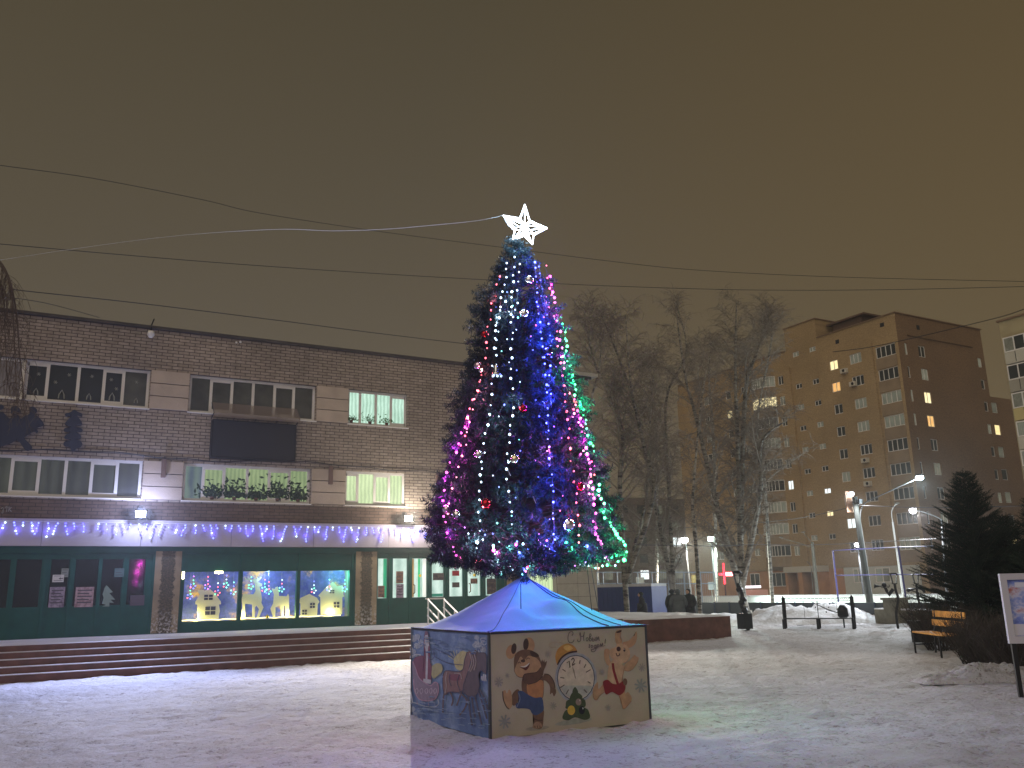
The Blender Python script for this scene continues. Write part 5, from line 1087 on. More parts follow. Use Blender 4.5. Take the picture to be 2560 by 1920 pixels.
# loggia parapets of the corner column (greyish)
M_par = mat('loggia_parapet', (.27, .20, .125), .9, noise=.15, nscale=1)
for k_ in range(9):
    mb = MB(); mb.box((AX-.05, 56.95, kz[k_]-P0+.06), (AX-.003, 59.5, kz[k_]-1.27)); mb.build('loggia_parapet', M_par, apt)
# rounded balconies
for k_ in range(9):
    z1 = kz[k_]+.05; n = 10; pts = [(AX-.3-1.0*math.sin(math.pi*i/n)**.6, 73.8+3.8*i/n) for i in range(n+1)]
    mb = MB()
    for (pa, pb) in zip(pts[:-1], pts[1:]):
        mb.add([(pa[0], pa[1], z1-P0+.1), (pb[0], pb[1], z1-P0+.1), (pb[0], pb[1], z1-1.25), (pa[0], pa[1], z1-1.25)], [(0, 1, 2, 3)])
    mb.add([(p[0], p[1], z1-P0+.1) for p in pts], [tuple(range(n+1))]); mb.add([(p[0], p[1], z1-1.25) for p in pts], [tuple(range(n+1))])
    b_ = mb.build('balcony', M_par, apt)
    pm = {1: M_litwarm, 7: M_dimcurt}.get(k_) or r_.choice([M_glassdark, M_dimcurt, M_glassdark])
    mb = MB(); [mb.add([(pa[0]+.05, pa[1], z1-1.25), (pb[0]+.05, pb[1], z1-1.25), (pb[0]+.05, pb[1], z1), (pa[0]+.05, pa[1], z1)], [(0, 1, 2, 3)]) for pa, pb in zip(pts[:-1], pts[1:])]; mb.build('pane', pm, b_)
    mb = MB(); [mb.tube([(p[0], p[1], z1-1.25), (p[0], p[1], z1)], .045, 4) for p in pts]; mb.tube([(p[0], p[1], z1) for p in pts], .05, 4); mb.tube([(p[0], p[1], z1-1.22) for p in pts], .05, 4); mb.build('glazing_bars', M_white, b_)
    if k_ == 0: mb = MB(); mb.add([(p[0]-.05, p[1], z1+.08) for p in pts]+[(p[0]-.05, p[1], z1+.2) for p in pts], [tuple(range(n+1)), tuple(range(n+1, 2*n+2))]+[(i, i+1, n+2+i, n+1+i) for i in range(n)]); mb.build('balcony_roof', M_par, apt)
# cornices, penthouse, vents
mb = MB(); mb.box((AX-.12, AY-.12, 29.4), (93.7, 67.1, 29.52)); mb.box((AX-.1, 67.0, 31.75), (AX+9.1, 72, 31.87)); mb.box((AX-.1, 72, 29.0), (93.5, 92, 29.12)); mb.build('parapet_cap', mat('metal_parapet_cap', (.20, .13, .08), .6), apt)
mb = MB(); mb.box((AX+2, 62.3, 29.5), (AX+8, 66.3, 31.0)); mb.box((AX+1.6, 61.6, 31.0), (AX+8.6, 66.9, 31.2)); mb.build('roof_house', mat('dark_roof_house', (.12, .075, .05), .8), apt)
for y, z in ((58.0, 28.3), (64.0, 28.0)): mb = MB(); mb.box((AX-.02, y, z), (AX-.003, y+.5, z+.45)); mb.build('attic_vent', mat('unlit_interior', (.02, .02, .02)), apt)
mb = MB(); mb.box((82.2, AY-.02, 28.0), (82.7, AY-.003, 28.5)); mb.build('attic_vent', mat('unlit_interior', (.02, .02, .02)), apt)
for y, z in ((63.0, 24.3), (61.6, 14.1), (61.6, 11.6), (62.0, 22.6)):
    mb = MB(); mb.box((AX-.75, y, z), (AX-.32, y+.75, z+.5)); u_ = mb.build('air_conditioner', mat('ac_white', (.55, .52, .45), .5), apt)
    mb = MB(); mb.tube([(AX-.76, y+.3, z+.25), (AX-.755, y+.3, z+.25)], .17, 14); mb.build('fan_grille', M_dark, u_)
# ground floor: door canopy, shopfront, orange plaster
M_or = mat('orange_plaster', (.42, .22, .11), .85, noise=.15, nscale=.8); M_wp = mat('white_shop_wall', (.50, .52, .48), .7, noise=.05)
mb = MB(); mb.box((AX-.36, 67.3, .1), (AX-.05, 92, 3.2)); mb.box((AX-.36, 66.5, .1), (AX-.303, 67.3, 3.2)); mb.build('plaster_plinth', M_or, apt)
mb = MB(); mb.box((AX-.42, 57.2, .1), (AX-.303, 66.45, 3.25)); mb.build('white_shopfront', M_wp, apt)
for a, b in ((63.9, 65.2), (60.6, 62.4)): window(apt, 'x', AX-.47, a, b, 1.6, 3.1, [(a+b)/2], None, fw=.09, pane_mats=[M_glasscurt, M_dimcurt], sill=False, thick=.04, label='shop window with open blind')
mb = MB(); mb.box((AX-2.0, 68.5, 2.9), (AX-.36, 73.6, 3.55)); mb.build('door_canopy', mat('pale_canopy', (.50, .48, .42), .8), apt)
for (a, b) in ((68.6, 68.9), (71.0, 71.6), (73.2, 73.5)): mb = MB(); mb.box((AX-1.9, a, .05), (AX-.36, b, 2.9)); mb.build('porch_pier', M_or, apt)
for (a, b) in ((69.1, 70.8), (71.9, 73.0)): mb = MB(); mb.box((AX-.44, a, .05), (AX-.37, b, 2.75)); dd = mb.build('door', mat('brown_door', (.10, .075, .055), .6), apt)
mb = MB(); mb.box((AX-.46, 69.6, 1.4), (AX-.445, 70.4, 2.2)); mb.build('door_notice', M_white, dd)
window(apt, 'x', AX-.42, 74.6, 77.2, 1.4, 3.0, [75.5, 76.4], None, fw=.08, pane_mats=[M_glassdark]*3, sill=False, thick=.04); window(apt, 'x', AX-.42, 79.0, 80.6, 1.4, 3.0, [79.8], None, fw=.08, pane_mats=[M_glassdark]*2, sill=False, thick=.04)

# second block at far right -----------------------------------------
BXp = 72.0; ap2 = thing('apartment_block', (BXp, 41.8, 0), 'pale apartment block with glazed balconies cut by the right edge of the picture', 'building')
mb = MB(); mb.box((BXp, 26, 0), (BXp+12, 41.8, 23.2)); mb.build('wall', mat('pale_panel_wall', (.40, .34, .20), .9, noise=.12, nscale=.7), ap2)
mb = MB(); mb.box((BXp-.15, 25.8, 23.2), (BXp+12.1, 41.95, 23.35)); mb.build('parapet_cap', MATS['metal_parapet_cap'], ap2)
for k_ in range(8):
    z1 = 21.5-2.4*k_
    for j, y1 in enumerate((41.2, 37.0)):
        y0 = y1-3.6; mb = MB(); mb.box((BXp-.9, y0, z1-2.3), (BXp-.002, y1, z1-1.3)); b_ = mb.build('balcony', mat(['balcony_white', 'balcony_grey', 'balcony_yellow'][(k_+j) % 3], [(.50, .48, .40), (.33, .31, .25), (.50, .42, .18)][(k_+j) % 3], .8), ap2)
        for q in range(1, 4): m2 = MB(); m2.box((BXp-.93, y0+q*.9-.02, z1-2.2), (BXp-.902, y0+q*.9+.02, z1-1.35)); m2.build('rib', M_dark, b_)
        window(ap2, 'x', BXp-.88, y0, y1, z1-1.28, z1, [y0+.9, y0+1.8, y0+2.7], None, fw=.09, pane_mats=[r_.choice([M_glassdark, M_dimcurt, M_glasscurt]) for _ in range(4)], sill=False, thick=.05)
# far dark block behind the birches -----------------------------------
p = at_d(1490, 1480, 150); q = at_d(1990, 1480, 175); far = thing('apartment_block', (p.x, p.y, 0), 'dim far apartment block behind the birch trees with three tiny lit windows', 'building')
dirv = (q-p); dirv.z = 0; dl = dirv.length; dirv.normalize(); nrm_ = Vector((dirv.y, -dirv.x, 0)); 
mb = MB(); a_, b_ = p.copy(), q.copy(); a_.z = b_.z = 0; mb.prism([a_, b_, b_-nrm_*12, a_-nrm_*12], (0, 0, 17)); mb.build('wall', mat('far_grey_wall', (.16, .125, .10), .9, noise=.1, nscale=.3), far)
for i in range(12):
    for k_ in range(5):
        c_ = a_+dirv*(dl*(i+.5)/12); l_ = (i, k_) in ((4, 2), (6, 2), (2, 0)); mb = MB(); z = 3+k_*2.8
        mb.prism([c_+nrm_*.1+Vector((0, 0, z)), c_+nrm_*.1+dirv*1.6+Vector((0, 0, z)), c_+nrm_*.1+dirv*1.6+Vector((0, 0, z+1.5)), c_+nrm_*.1+Vector((0, 0, z+1.5))], nrm_*.05)
        wd_ = mb.build('window', M_litcool if l_ else M_dimcurt if (i*k_) % 3 == 0 else M_glassdark, far)

# ================================================================== bare birches
def birch(base, path, r0, seed, label, nb=34, spread=2.4, tw=11, cat='birch tree', forks=(), tlow=.22, hang=.62, twr=.009, group='bare birches behind the terrace', tm=None):
    R_ = random.Random(seed); r0 = r0*.56; root = thing('birch_tree', base, label, cat, group)
    path = [Vector(base)]+[Vector(p) for p in path]; P = [Vector(q) for q in smooth_open([tuple(p) for p in path], 8)]
    H = P[-1].z-P[0].z; mb = MB(); n = len(P); mb.tube(P, [r0*(1-i/(n-1))**.8+.014 for i in range(n)], 8, 0); mb.tube([P[0]+Vector((0, 0, -.1)), P[0]+Vector((0, 0, .5))], [r0*1.35, r0*1.0], 8, 0)
    stems_ = [(P, r0)]
    for fk in forks:
        t0, pts = fk; s0 = P[int(t0*(n-1))]; Q = [Vector(q) for q in smooth_open([tuple(s0)]+[tuple(p) for p in pts], 8)]; m_ = len(Q); r1 = r0*(1-t0)**.8*.8+.02
        mb.tube(Q, [r1*(1-i/(m_-1))**.8+.012 for i in range(m_)], 7, 0); stems_.append((Q, r1))
    mb.build('trunk', M_birch, root, True)
    br = []; tws = []
    for S_, rs in stems_:
        m_ = len(S_); nbb = int(nb*(1 if S_ is P else .6))
        for i in range(nbb):
            t = tlow+(1-tlow)*(i+R_.random())/nbb if S_ is P else .12+.88*(i+R_.random())/nbb; t = min(.99, t); idx = t*(m_-1); a = S_[int(idx)].lerp(S_[min(m_-1, int(idx)+1)], idx % 1)
            ph = R_.uniform(0, 6.283); L = spread*(1.05-t)**.7*R_.uniform(.40, 1.25)+.4; el = R_.uniform(.68, 1.18)
            d = np.array([math.cos(ph)*math.cos(el), math.sin(ph)*math.cos(el), math.sin(el)]); pts = [np.array(a)]; k_ = 7
            for j in range(k_):
                d = d+np.array([R_.gauss(0, .10), R_.gauss(0, .10), -.07*hang+R_.gauss(0, .05)]); d /= np.linalg.norm(d); pts.append(pts[-1]+d*L/k_*1.25)
            rb = max(.014, rs*.34*(1-t)+.012); br.append((np.array(pts), rb, .008))
            nt_ = max(6, int(tw*L*1.25))
            for q in range(nt_):
                u_ = .18+.82*(q+R_.random())/nt_; ii = u_*k_; i0 = min(k_-1, int(ii)); s0 = pts[i0]+(pts[i0+1]-pts[i0])*(ii-i0)
                ph2 = R_.uniform(0, 6.283); dd = np.array([math.cos(ph2)*.7, math.sin(ph2)*.7, R_.uniform(-.1, .8)])+d*.4; dd /= np.linalg.norm(dd); l2 = R_.uniform(.35, 1.0)*(.7+.5*hang); tp = [s0]
                for j in range(4): dd = dd+np.array([R_.gauss(0, .12), R_.gauss(0, .12), -.42*hang*(.5+.25*j)]); dd /= np.linalg.norm(dd); tp.append(tp[-1]+dd*l2/4)
                tws.append((np.array(tp), twr, twr*.6))
                for z_ in range(2):
                    j0 = R_.randint(1, 3); e2 = tp[j0]+np.array([R_.gauss(0, .18), R_.gauss(0, .18), R_.uniform(-.35, .1)]); tws.append((np.array([tp[j0], e2]), twr*.8, twr*.5))
    np_mesh('branches', np_tubes(br, 5), 4, tm or mat('birch_branch', (.24, .21, .17), .85), root); np_mesh('crown', np_tubes(tws, 3), 4, tm or M_twig, root)
    return root
def gz(u, v, D):   # ground point under a pixel column at distance D
    q = at_d(u, v, D); q.z = 0; return q
def a4(a, c): return (1440+a/3.191, 720+c/3.191)
birch(gz(1568, 1525, 38), [at_d(*a4(350, 1640), 38), at_d(*a4(360, 1100), 38), at_d(*a4(150, 600), 38.5), at_d(*a4(60, 160), 39)], .20, 1, 'leftmost bare birch next to the Christmas tree, forked near its foot', forks=[(.10, [at_d(*a4(620, 1640), 38), at_d(*a4(540, 1250), 38), at_d(*a4(440, 800), 37.5), at_d(*a4(395, 200), 37)])], nb=52, spread=2.4)
birch(gz(1598, 1520, 41), [at_d(*b6(345, 850), 41), at_d(*b6(500, 150), 41.5), at_d(*a4(600, 900), 42), at_d(*a4(640, 520), 42)], .15, 2, 'slim birch leaning right behind the leftmost one', nb=34, spread=2.1)
birch(gz(1688, 1490, 44), [at_d(*b6(720, 900), 44), at_d(*b6(590, 250), 43.5), at_d(*a4(470, 950), 43), at_d(*a4(300, 450), 42.5), at_d(*a4(200, 210), 42)], .22, 3, 'birch with two stems above the blue shed, leaning left', forks=[(.10, [at_d(*b6(745, 800), 44), at_d(*b6(715, 200), 44), at_d(*a4(720, 900), 44.5), at_d(*a4(880, 500), 45), at_d(*a4(790, 100), 45)])], nb=50, spread=2.4)
birch(gz(1750, 1535, 37), [at_d(*b6(965, 700), 37), at_d(*b6(940, 400), 37), at_d(*b6(930, 120), 37), at_d(*a4(1000, 900), 37.5), at_d(*a4(1060, 560), 38)], .14, 4, 'pale straight slim birch right of the standing people', nb=22, spread=1.9, tlow=.3)
birch(gz(1872, 1555, 43.5), [at_d(*b6(1380, 1000), 43.5), at_d(*b6(1365, 500), 43.5), at_d(*a4(1290, 1250), 43.5), at_d(*a4(1270, 700), 43), at_d(*a4(1280, 90), 43)], .33, 5, 'largest birch with dark thick trunk behind the black forged lantern', forks=[(.14, [at_d(*b6(1180, 350), 43), at_d(*b6(1110, 60), 43), at_d(*a4(950, 1000), 42.5), at_d(*a4(870, 700), 42), at_d(*a4(790, 110), 42)]), (.34, [at_d(*a4(1350, 850), 44), at_d(*a4(1450, 500), 44.5), at_d(*a4(1540, 180), 45)]), (.2, [at_d(*b6(1550, 120), 43), at_d(*a4(1480, 1230), 42.5), at_d(*a4(1690, 1050), 42)])], nb=56, spread=2.7, tw=12)
birch(gz(1930, 1500, 52), [at_d(*a4(1500, 1500), 52), at_d(*a4(1440, 1100), 52), at_d(*a4(1560, 420), 52), at_d(*a4(1545, 260), 52)], .16, 6, 'birch standing closest to the tan apartment block', nb=40, spread=2.4)
birch(gz(1500, 1500, 52), [at_d(*a4(90, 1200), 52), at_d(*a4(190, 600), 52), at_d(*a4(200, 260), 52)], .16, 7, 'far birch just above the right side of the Christmas tree', nb=36, spread=2.4)
birch(gz(1640, 1500, 56), [at_d(*a4(640, 1300), 56), at_d(*a4(600, 800), 56), at_d(*a4(560, 520), 56)], .15, 8, 'far small birch in the gap between the two tall crowns', nb=34, spread=2.4)
birch(gz(1790, 1500, 58), [at_d(*a4(1100, 1300), 58), at_d(*a4(1060, 700), 58), at_d(*a4(1090, 420), 58)], .18, 9, 'far birch between the two-stemmed birch and the largest birch', nb=40, spread=2.6)
# weeping birch at the near left, trunk outside the picture
tp = at_d(-170, 600, 15); root = thing('birch_tree', (tp.x, tp.y, 0), 'hanging dark birch twigs at the left edge in front of the culture house', 'birch tree')
mb = MB(); mb.tube(smooth_open([(tp.x, tp.y, 0), (tp.x, tp.y, 3.5), (tp.x+.1, tp.y, 6.8), (tp.x+.2, tp.y, 8.5)], 4), [.16]*5+[.12]*4+[.06]*4, 8); mb.build('trunk', M_birch, root)
RW = random.Random(5); big = []; sm_ = []
arcs = [[(-140, 560), (-40, 540), (0, 566), (22, 610), (36, 680), (42, 760), (50, 840), (52, 900)], [(-140, 600), (-60, 570), (-10, 590), (8, 650), (12, 740), (16, 830)], [(-100, 560), (-20, 555), (10, 585), (26, 640), (30, 720), (34, 800), (36, 870)], [(-120, 620), (-50, 600), (-20, 640), (-8, 720), (-4, 800)]]
for ai, A_ in enumerate(arcs):
    Q = [np.array(at_d(u*G, v*G, 15-.2*ai)) for u, v in A_]; Q = [np.array(q) for q in smooth_open([tuple(q) for q in Q], 6)]; big.append((np.array(Q), .026 if ai == 0 else .016, .006)); n = len(Q)
    for q in range(60):
        t = .25+.74*RW.random(); i_ = int(t*(n-1)); p = Q[i_]; tw_ = [p]; dx = RW.gauss(0, .10); l2 = RW.uniform(.25, 1.3)*(1.25-t)
        for j in range(5): tw_.append(tw_[-1]+np.array([dx*(.5-.12*j)+RW.gauss(0, .02), RW.gauss(0, .02), -l2/5+(.03 if j == 0 else 0)]))
        sm_.append((np.array(tw_), .0042, .0022))
        for z_ in range(3): j0 = RW.randint(1, 5); sm_.append((np.array([tw_[j0], tw_[j0]+np.array([RW.gauss(0, .05), RW.gauss(0, .05), -RW.uniform(.04, .16)])]), .003, .0018))
np_mesh('branches', np_tubes(big, 5), 4, M_twigd, root); np_mesh('crown', np_tubes(sm_, 3), 4, M_twigd, root)

# ================================================================== spruces
fing2 = [brush(40, .20, .03, .007) for _ in range(5)]
def spruce(base, H, R0_, seed, label, lean=0.0, group='spruces at the right edge', whorls=None):
    Rr_ = random.Random(seed); root = thing('spruce_tree', base, label, 'spruce tree', group); b = np.array(base)
    mb = MB(); mb.tube([tuple(b), tuple(b+[0, 0, H*.5]), tuple(b+[lean, 0, H])], [.10, .06, .012], 8); mb.build('trunk', M_bark, root)
    out = []; st = []; nw = whorls or int(H*7.5)
    for i in range(nw):
        t = (i+.3)/nw; z = .15+t*(H-.2); R_ = R0_*(1-t)**.85*Rr_.uniform(.82, 1.1)+.06; nbr = int(7+12*(1-t))
        for j in range(nbr):
            ph = 6.283*(j+Rr_.random()*.8)/nbr+i; L = R_*Rr_.uniform(.72, 1.12); el = .55*t+Rr_.uniform(-.18, .18)-.1; d = np.array([math.cos(ph)*math.cos(el), math.sin(ph)*math.cos(el), math.sin(el)]); p = b+[lean*t, 0, z]; pts = [p]; k_ = 5
            for q in range(k_): d = d+np.array([0, 0, .07]); d /= np.linalg.norm(d); pts.append(pts[-1]+d*L/k_)
            st.append((np.array(pts), .012, .005)); n = max(2, int(L/.085)); side = np.cross(d, [0, 0, 1]); side /= np.linalg.norm(side)+1e-9
            for q in range(n):
                u_ = .22+.78*(q+.5)/n; ii = u_*k_; i0 = min(k_-1, int(ii)); s0 = pts[i0]+(pts[i0+1]-pts[i0])*(ii-i0)
                for sg in (-1, 1):
                    dd = d*.8+side*sg*(.9-.3*u_)+np.array([0, 0, Rr_.uniform(-.25, .15)]); out.append(fing2[Rr_.randrange(5)]*(1.3-.5*u_)*Rr_.uniform(.8, 1.2) @ frame(dd, Rr_.uniform(0, 6))+s0)
            out.append(fing2[0]*1.1 @ frame(d, 0)+pts[-1]-d*.05)
    out.append(fing2[1]*1.6 @ frame((0, 0, 1))+b+[lean, 0, H-.2]); np_mesh('crown', np.concatenate(out), 4, M_spruce, root); np_mesh('branches', np_tubes(st, 3), 4, M_bark, root); return root
def spr(u_top, v_top, D, R0_, seed, label):
    q = at_d(u_top, v_top, D); spruce((q.x, q.y, 0), q.z, R0_, seed, label, whorls=int(q.z*9))
spr(2408, 1182, 26.5, 2.0, 21, 'large dark spruce behind the orange bench')
spr(2506, 1290, 27.5, 1.7, 22, 'second lower spruce right behind the large one')
spr(2600, 1225, 25.0, 1.7, 23, 'spruce entering the picture from the right edge')
# dark leafless shrub mass under the spruces
def shrub(c, r, h, n, seed, label):
    R_ = random.Random(seed); root = thing('bare_shrub', c, label, 'shrub', 'bare shrubs around the bench'); L = []
    for i in range(n):
        a = R_.uniform(0, 6.28); rr_ = r*R_.random()**.5; p = np.array([c[0]+rr_*math.cos(a)*.5, c[1]+rr_*math.sin(a)*.5, 0]); d = np.array([math.cos(a)*.35, math.sin(a)*.35, 1]); pts = [p]
        for q in range(5): d = d+np.array([R_.gauss(0, .18), R_.gauss(0, .18), 0]); pts.append(pts[-1]+d/np.linalg.norm(d)*h*R_.uniform(.7, 1)/5)
        L.append((np.array(pts), .007, .003))
        for q in range(4): s0 = pts[R_.randint(1, 5)]; L.append((np.array([s0, s0+np.array([R_.gauss(0, .12), R_.gauss(0, .12), R_.uniform(.05, .2)])]), .004, .002))
    np_mesh('twigs', np_tubes(L, 3), 4, mat('shrub_twig', (.035, .026, .02), .9), root)
shr = [(2350, 1500, 24.5, .9, 1.2, 200, 'bare shrub behind the orange bench'), (2448, 1560, 20.6, .8, 1.0, 260, 'bare shrub crowding the right half of the orange bench'), (2490, 1570, 19.6, 1.0, 1.15, 260, 'dense bare shrub left of the poster stand'), (2550, 1590, 18.6, 1.0, 1.1, 240, 'bare shrub behind the poster stand'), (2310, 1470, 29, .8, 1.5, 120, 'pale bare shrub by the stone wall')]
for i, (u, v, D, r, h, n, lb) in enumerate(shr): q = gz(u, v, D); shrub((q.x, q.y, 0), r, h, n, 40+i, lb)

# ================================================================== poster stand
D_ = 15.0; TL, BL = at_d(2496, 1435, D_), at_d(2520, 1608, D_); ux = Vector((.80, -.60, 0)); 
stand = thing('poster_stand', (TL.x+.4, TL.y-.3, 0), 'upright poster board with white frame and blue picture at right edge', 'poster board')
bz, tz = .74, 1.73; o_ = Vector((BL.x, BL.y, 0)); pr = lambda s_, z, d=0: o_+ux*s_+Vector((0, 0, z))+Vector((-.6, -.8, 0))*d
def slab(mb, s0, s1, z0, z1, d0, d1): mb.prism([pr(s0, z0, d0), pr(s1, z0, d0), pr(s1, z1, d0), pr(s0, z1, d0)], Vector((-.6, -.8, 0))*(d1-d0))
mb = MB(); slab(mb, 0, .09, bz, tz, 0, .06); slab(mb, 1.11, 1.2, bz, tz, 0, .06); slab(mb, .09, 1.11, bz, bz+.10, 0, .06); slab(mb, .09, 1.11, tz-.09, tz, 0, .06); mb.build('frame', mat('poster_frame', (.44, .42, .46), .6), stand)
k = NT('winter_poster', .5); v = k.pos('xz'); c = k.ramp(k.noise(v, 3.2, 5, .65), [(.30, (.05, .08, .35)), (.46, (.16, .22, .55)), (.55, (.45, .45, .6)), (.64, (.35, .10, .10)), (.75, (.55, .35, .3))]); k.l(c, k.p.inputs['Base Color'])
mb = MB(); slab(mb, .09, 1.11, bz+.10, tz-.09, .01, .03); pic = mb.build('poster', k.M, stand)
mb = MB(); slab(mb, .10, 1.10, bz+.11, bz+.27, .032, .036); mb.build('snow_patch', mat('poster_white', (.48, .47, .55), .6), pic)
for q in ((.2, .7, tz-.2, tz-.13), (.25, .8, bz+.34, bz+.37)): mb = MB(); slab(mb, *q, .032, .036); mb.build('lettering_block', mat('poster_pale', (.55, .55, .65), .6), pic)
for s0 in (.03, 1.1): mb = MB(); slab(mb, s0, s0+.06, 0, bz, 0, .05); mb.build('leg', M_dark, stand)

# ================================================================== orange bench, bin, snow bank
fl = Vector((17.85, 12.7, 0)); 
bench = thing('park_bench', (18.6, 13.6, 0), 'wooden bench with orange slats under the dark spruce', 'bench')
P_ = lambda u, v, D: at_d(u, v, D)
bd_ = Vector((17.85-19.3, 12.7-14.9, 0)); bl = bd_.length; bdir = bd_.normalized()    # from far end to near end
dep = Vector((bdir.y*-1, bdir.x, 0)); dep = dep if dep.x > 0 else -dep
e0 = fl-bdir*1.75; 
def plank(mb, a, b, w_, th): 
    n_ = (b-a).normalized(); s_ = Vector((-n_.y, n_.x, 0)); mb.prism([a, b, b+w_, a+w_], Vector((0, 0, th)))
mb = MB()
for q in range(3): a = e0+dep*(.02+q*.15)+Vector((0, 0, .46)); plank(mb, a, fl+dep*(.02+q*.15)+Vector((0, 0, .46)), dep*.12, .035)
mb.build('seat', M_woodO, bench)
mb = MB()
for z in (.62, .82): a = e0+dep*(.50+(z-.6)*.2)+Vector((0, 0, z)); b = fl+dep*(.50+(z-.6)*.2)+Vector((0, 0, z)); mb.prism([a, b, b+dep*.03, a+dep*.03], Vector((0, 0, .14)))
mb.build('backrest', M_woodO, bench)
for s_ in (.12, 1.63):
    mb = MB(); c_ = e0+bdir*s_; mb.tube([c_, c_+Vector((0, 0, .46))], .025, 6); mb.tube([c_+dep*.46, c_+dep*.5+Vector((0, 0, .5)), c_+dep*.56+Vector((0, 0, .98))], .025, 6); mb.tube([c_+Vector((0, 0, .44)), c_+dep*.5+Vector((0, 0, .44))], .022, 6); mb.tube([c_+Vector((0, 0, .2)), c_+dep*.48+Vector((0, 0, .2))], .015, 6); mb.build('leg', M_dark, bench)
binb = thing('litter_bin', (21.4, 15.8, 0), 'black tapered litter bin standing left of the orange bench', 'litter bin')
mb = MB(); c_ = Vector((21.38, 15.82, 0)); mb.prism([c_+Vector(q) for q in ((-.14, .18, .05), (.14, -.18, .05), (.42, .02, .05), (.14, .38, .05))], (0, 0, .5)); mb.build('body', M_dark, binb)
mb = MB(); mb.prism([c_+Vector(q) for q in ((-.19, .22, .55), (.17, -.24, .55), (.47, .0, .55), (.12, .44, .55))], (0, 0, .06)); mb.build('rim', M_dark, binb)
def heap(name, u0, v0, D, w_, d_, h, seed, label, dirx=None):
    c_ = gz(u0, v0, D); mb = MB(); nx, ny = 60, 30; vs = []; e = Vector(dirx or (.87, -.49, 0)).normalized(); f = Vector((-e.y, e.x, 0))
    for j in range(ny):
        for i in range(nx):
            X, Y = i/(nx-1)*2-1, j/(ny-1)*2-1; rr_ = max(0, 1-X*X)*max(0, 1-Y*Y); p = c_+e*(X*w_)+f*(Y*d_)
            z = h*(rr_**.8)*(.62+.5*mnoise.noise((X*2.2+seed, Y*1.5, seed))+.30*mnoise.noise((X*6, Y*5, seed))+.16*mnoise.noise((X*17, Y*14, seed))); vs.append((p.x, p.y, max(-.02, z)-.01))
    mb.add(vs, [(j*nx+i, j*nx+i+1, (j+1)*nx+i+1, (j+1)*nx+i) for j in range(ny-1) for i in range(nx-1)]); o = mb.build(name, M_snowclean if h > .4 else M_snow, None, True); tag(o, label, 'snow bank', kind='structure')
heap('snow_bank', 2040, 1540, 41, 3.9, 1.6, 1.05, 3, 'heap of cleared snow behind the black metal bench')
heap('snow_bank', 1840, 1545, 42, 4.6, 1.2, .50, 8, 'low ridge of cleared snow behind the terrace')
heap('snow_bank', 2480, 1655, 17.4, 1.35, .40, .34, 12, 'low snow bank in front of the bare shrubs')
heap('snow_bank', 2200, 1545, 37, 4.2, .7, .12, 15, 'thin snow bank at the foot of the concrete pole')

# ================================================================== black iron bench with arch rail
A0, A1 = Vector((25.85, 24.92, 0)), Vector((27.14, 22.79, 0)); ib = thing('iron_bench', A0, 'long black iron bench with looped top rail and scroll back', 'bench')
dv = (A1-A0); L_ = dv.length; dv.normalize(); ff = Vector((-.80, -.60, 0)); 
mb = MB(); mb.prism([A0+Vector((0, 0, .36)), A1+Vector((0, 0, .36)), A1+ff*.4+Vector((0, 0, .36)), A0+ff*.4+Vector((0, 0, .36))], (0, 0, .035)); mb.build('seat', M_dark, ib)
for s_, off in ((.0, 0), (.5, 0), (1, 0)):
    for o2 in (0, .36): mb = MB(); c_ = A0+dv*(L_*s_)+ff*o2; mb.box((c_.x-.045, c_.y-.045, 0), (c_.x+.045, c_.y+.045, .36)); mb.build('leg', M_dark, ib)
for s_ in (0, 1): mb = MB(); c_ = A0+dv*(L_*s_); mb.box((c_.x-.05, c_.y-.05, .36), (c_.x+.05, c_.y+.05, 1.15)); mb.tube([c_+Vector((0, 0, 1.15)), c_+Vector((0, 0, 1.22))], [.04, .005], 6); mb.build('post', M_dark, ib)
mb = MB()
for z in (1.0, 1.11): mb.tube([A0+Vector((0, 0, z)), A1+Vector((0, 0, z))], .012, 5)
n = 17
for i in range(n): c_ = A0+dv*(L_*(i+.5)/n); mb.tube([c_+dv*(.06*math.cos(t))+Vector((0, 0, 1.03+.07*math.sin(t))) for t in [math.pi*q/6 for q in range(7)]], .011, 4)
mb.build('looped_rail', M_dark, ib)
mb = MB()
for s_ in (.3, .5, .78): mb.tube([A0+dv*(L_*s_)+Vector((0, 0, .38)), A0+dv*(L_*s_)+Vector((0, 0, 1.0))], .015 if s_ == .5 else .007, 5)
for q in range(4):
    pts = [(.42+.12*q*.3, .98-.05*q), (.55+.05*q, .80-.05*q), (.7+.05*q, .62-.03*q), (.96, .55-.05*q)]; mb.tube(smooth_open([tuple(A0+dv*(L_*a)+Vector((0, 0, z))) for a, z in pts], 4), .008, 4)
for a, z in ((.5, .92), (.47, .78), (.66, .77), (.68, .9), (.78, .7), (.35, .78), (.62, .6)): mb.sphere(A0+dv*(L_*a)+Vector((0, 0, z)), .028, 6)
mb.build('scroll_back', M_dark, ib)
bg_ = thing('rubbish_bag_bin', (27.3, 23.2, 0), 'dark hanging litter bin just behind the right post of the iron bench', 'litter bin')
c_ = Vector((27.25, 23.35, 0)); mb = MB(); mb.tube([c_+Vector((0, 0, .38)), c_+Vector((0, 0, .45)), c_+Vector((0, 0, .72)), c_+Vector((0, 0, .84))], [.14, .20, .18, .10], 12); mb.build('bag', M_dark, bg_, True); mb = MB(); mb.tube([c_+Vector((0, 0, 0)), c_+Vector((0, 0, .4))], .03, 6); mb.build('post', M_dark, bg_)

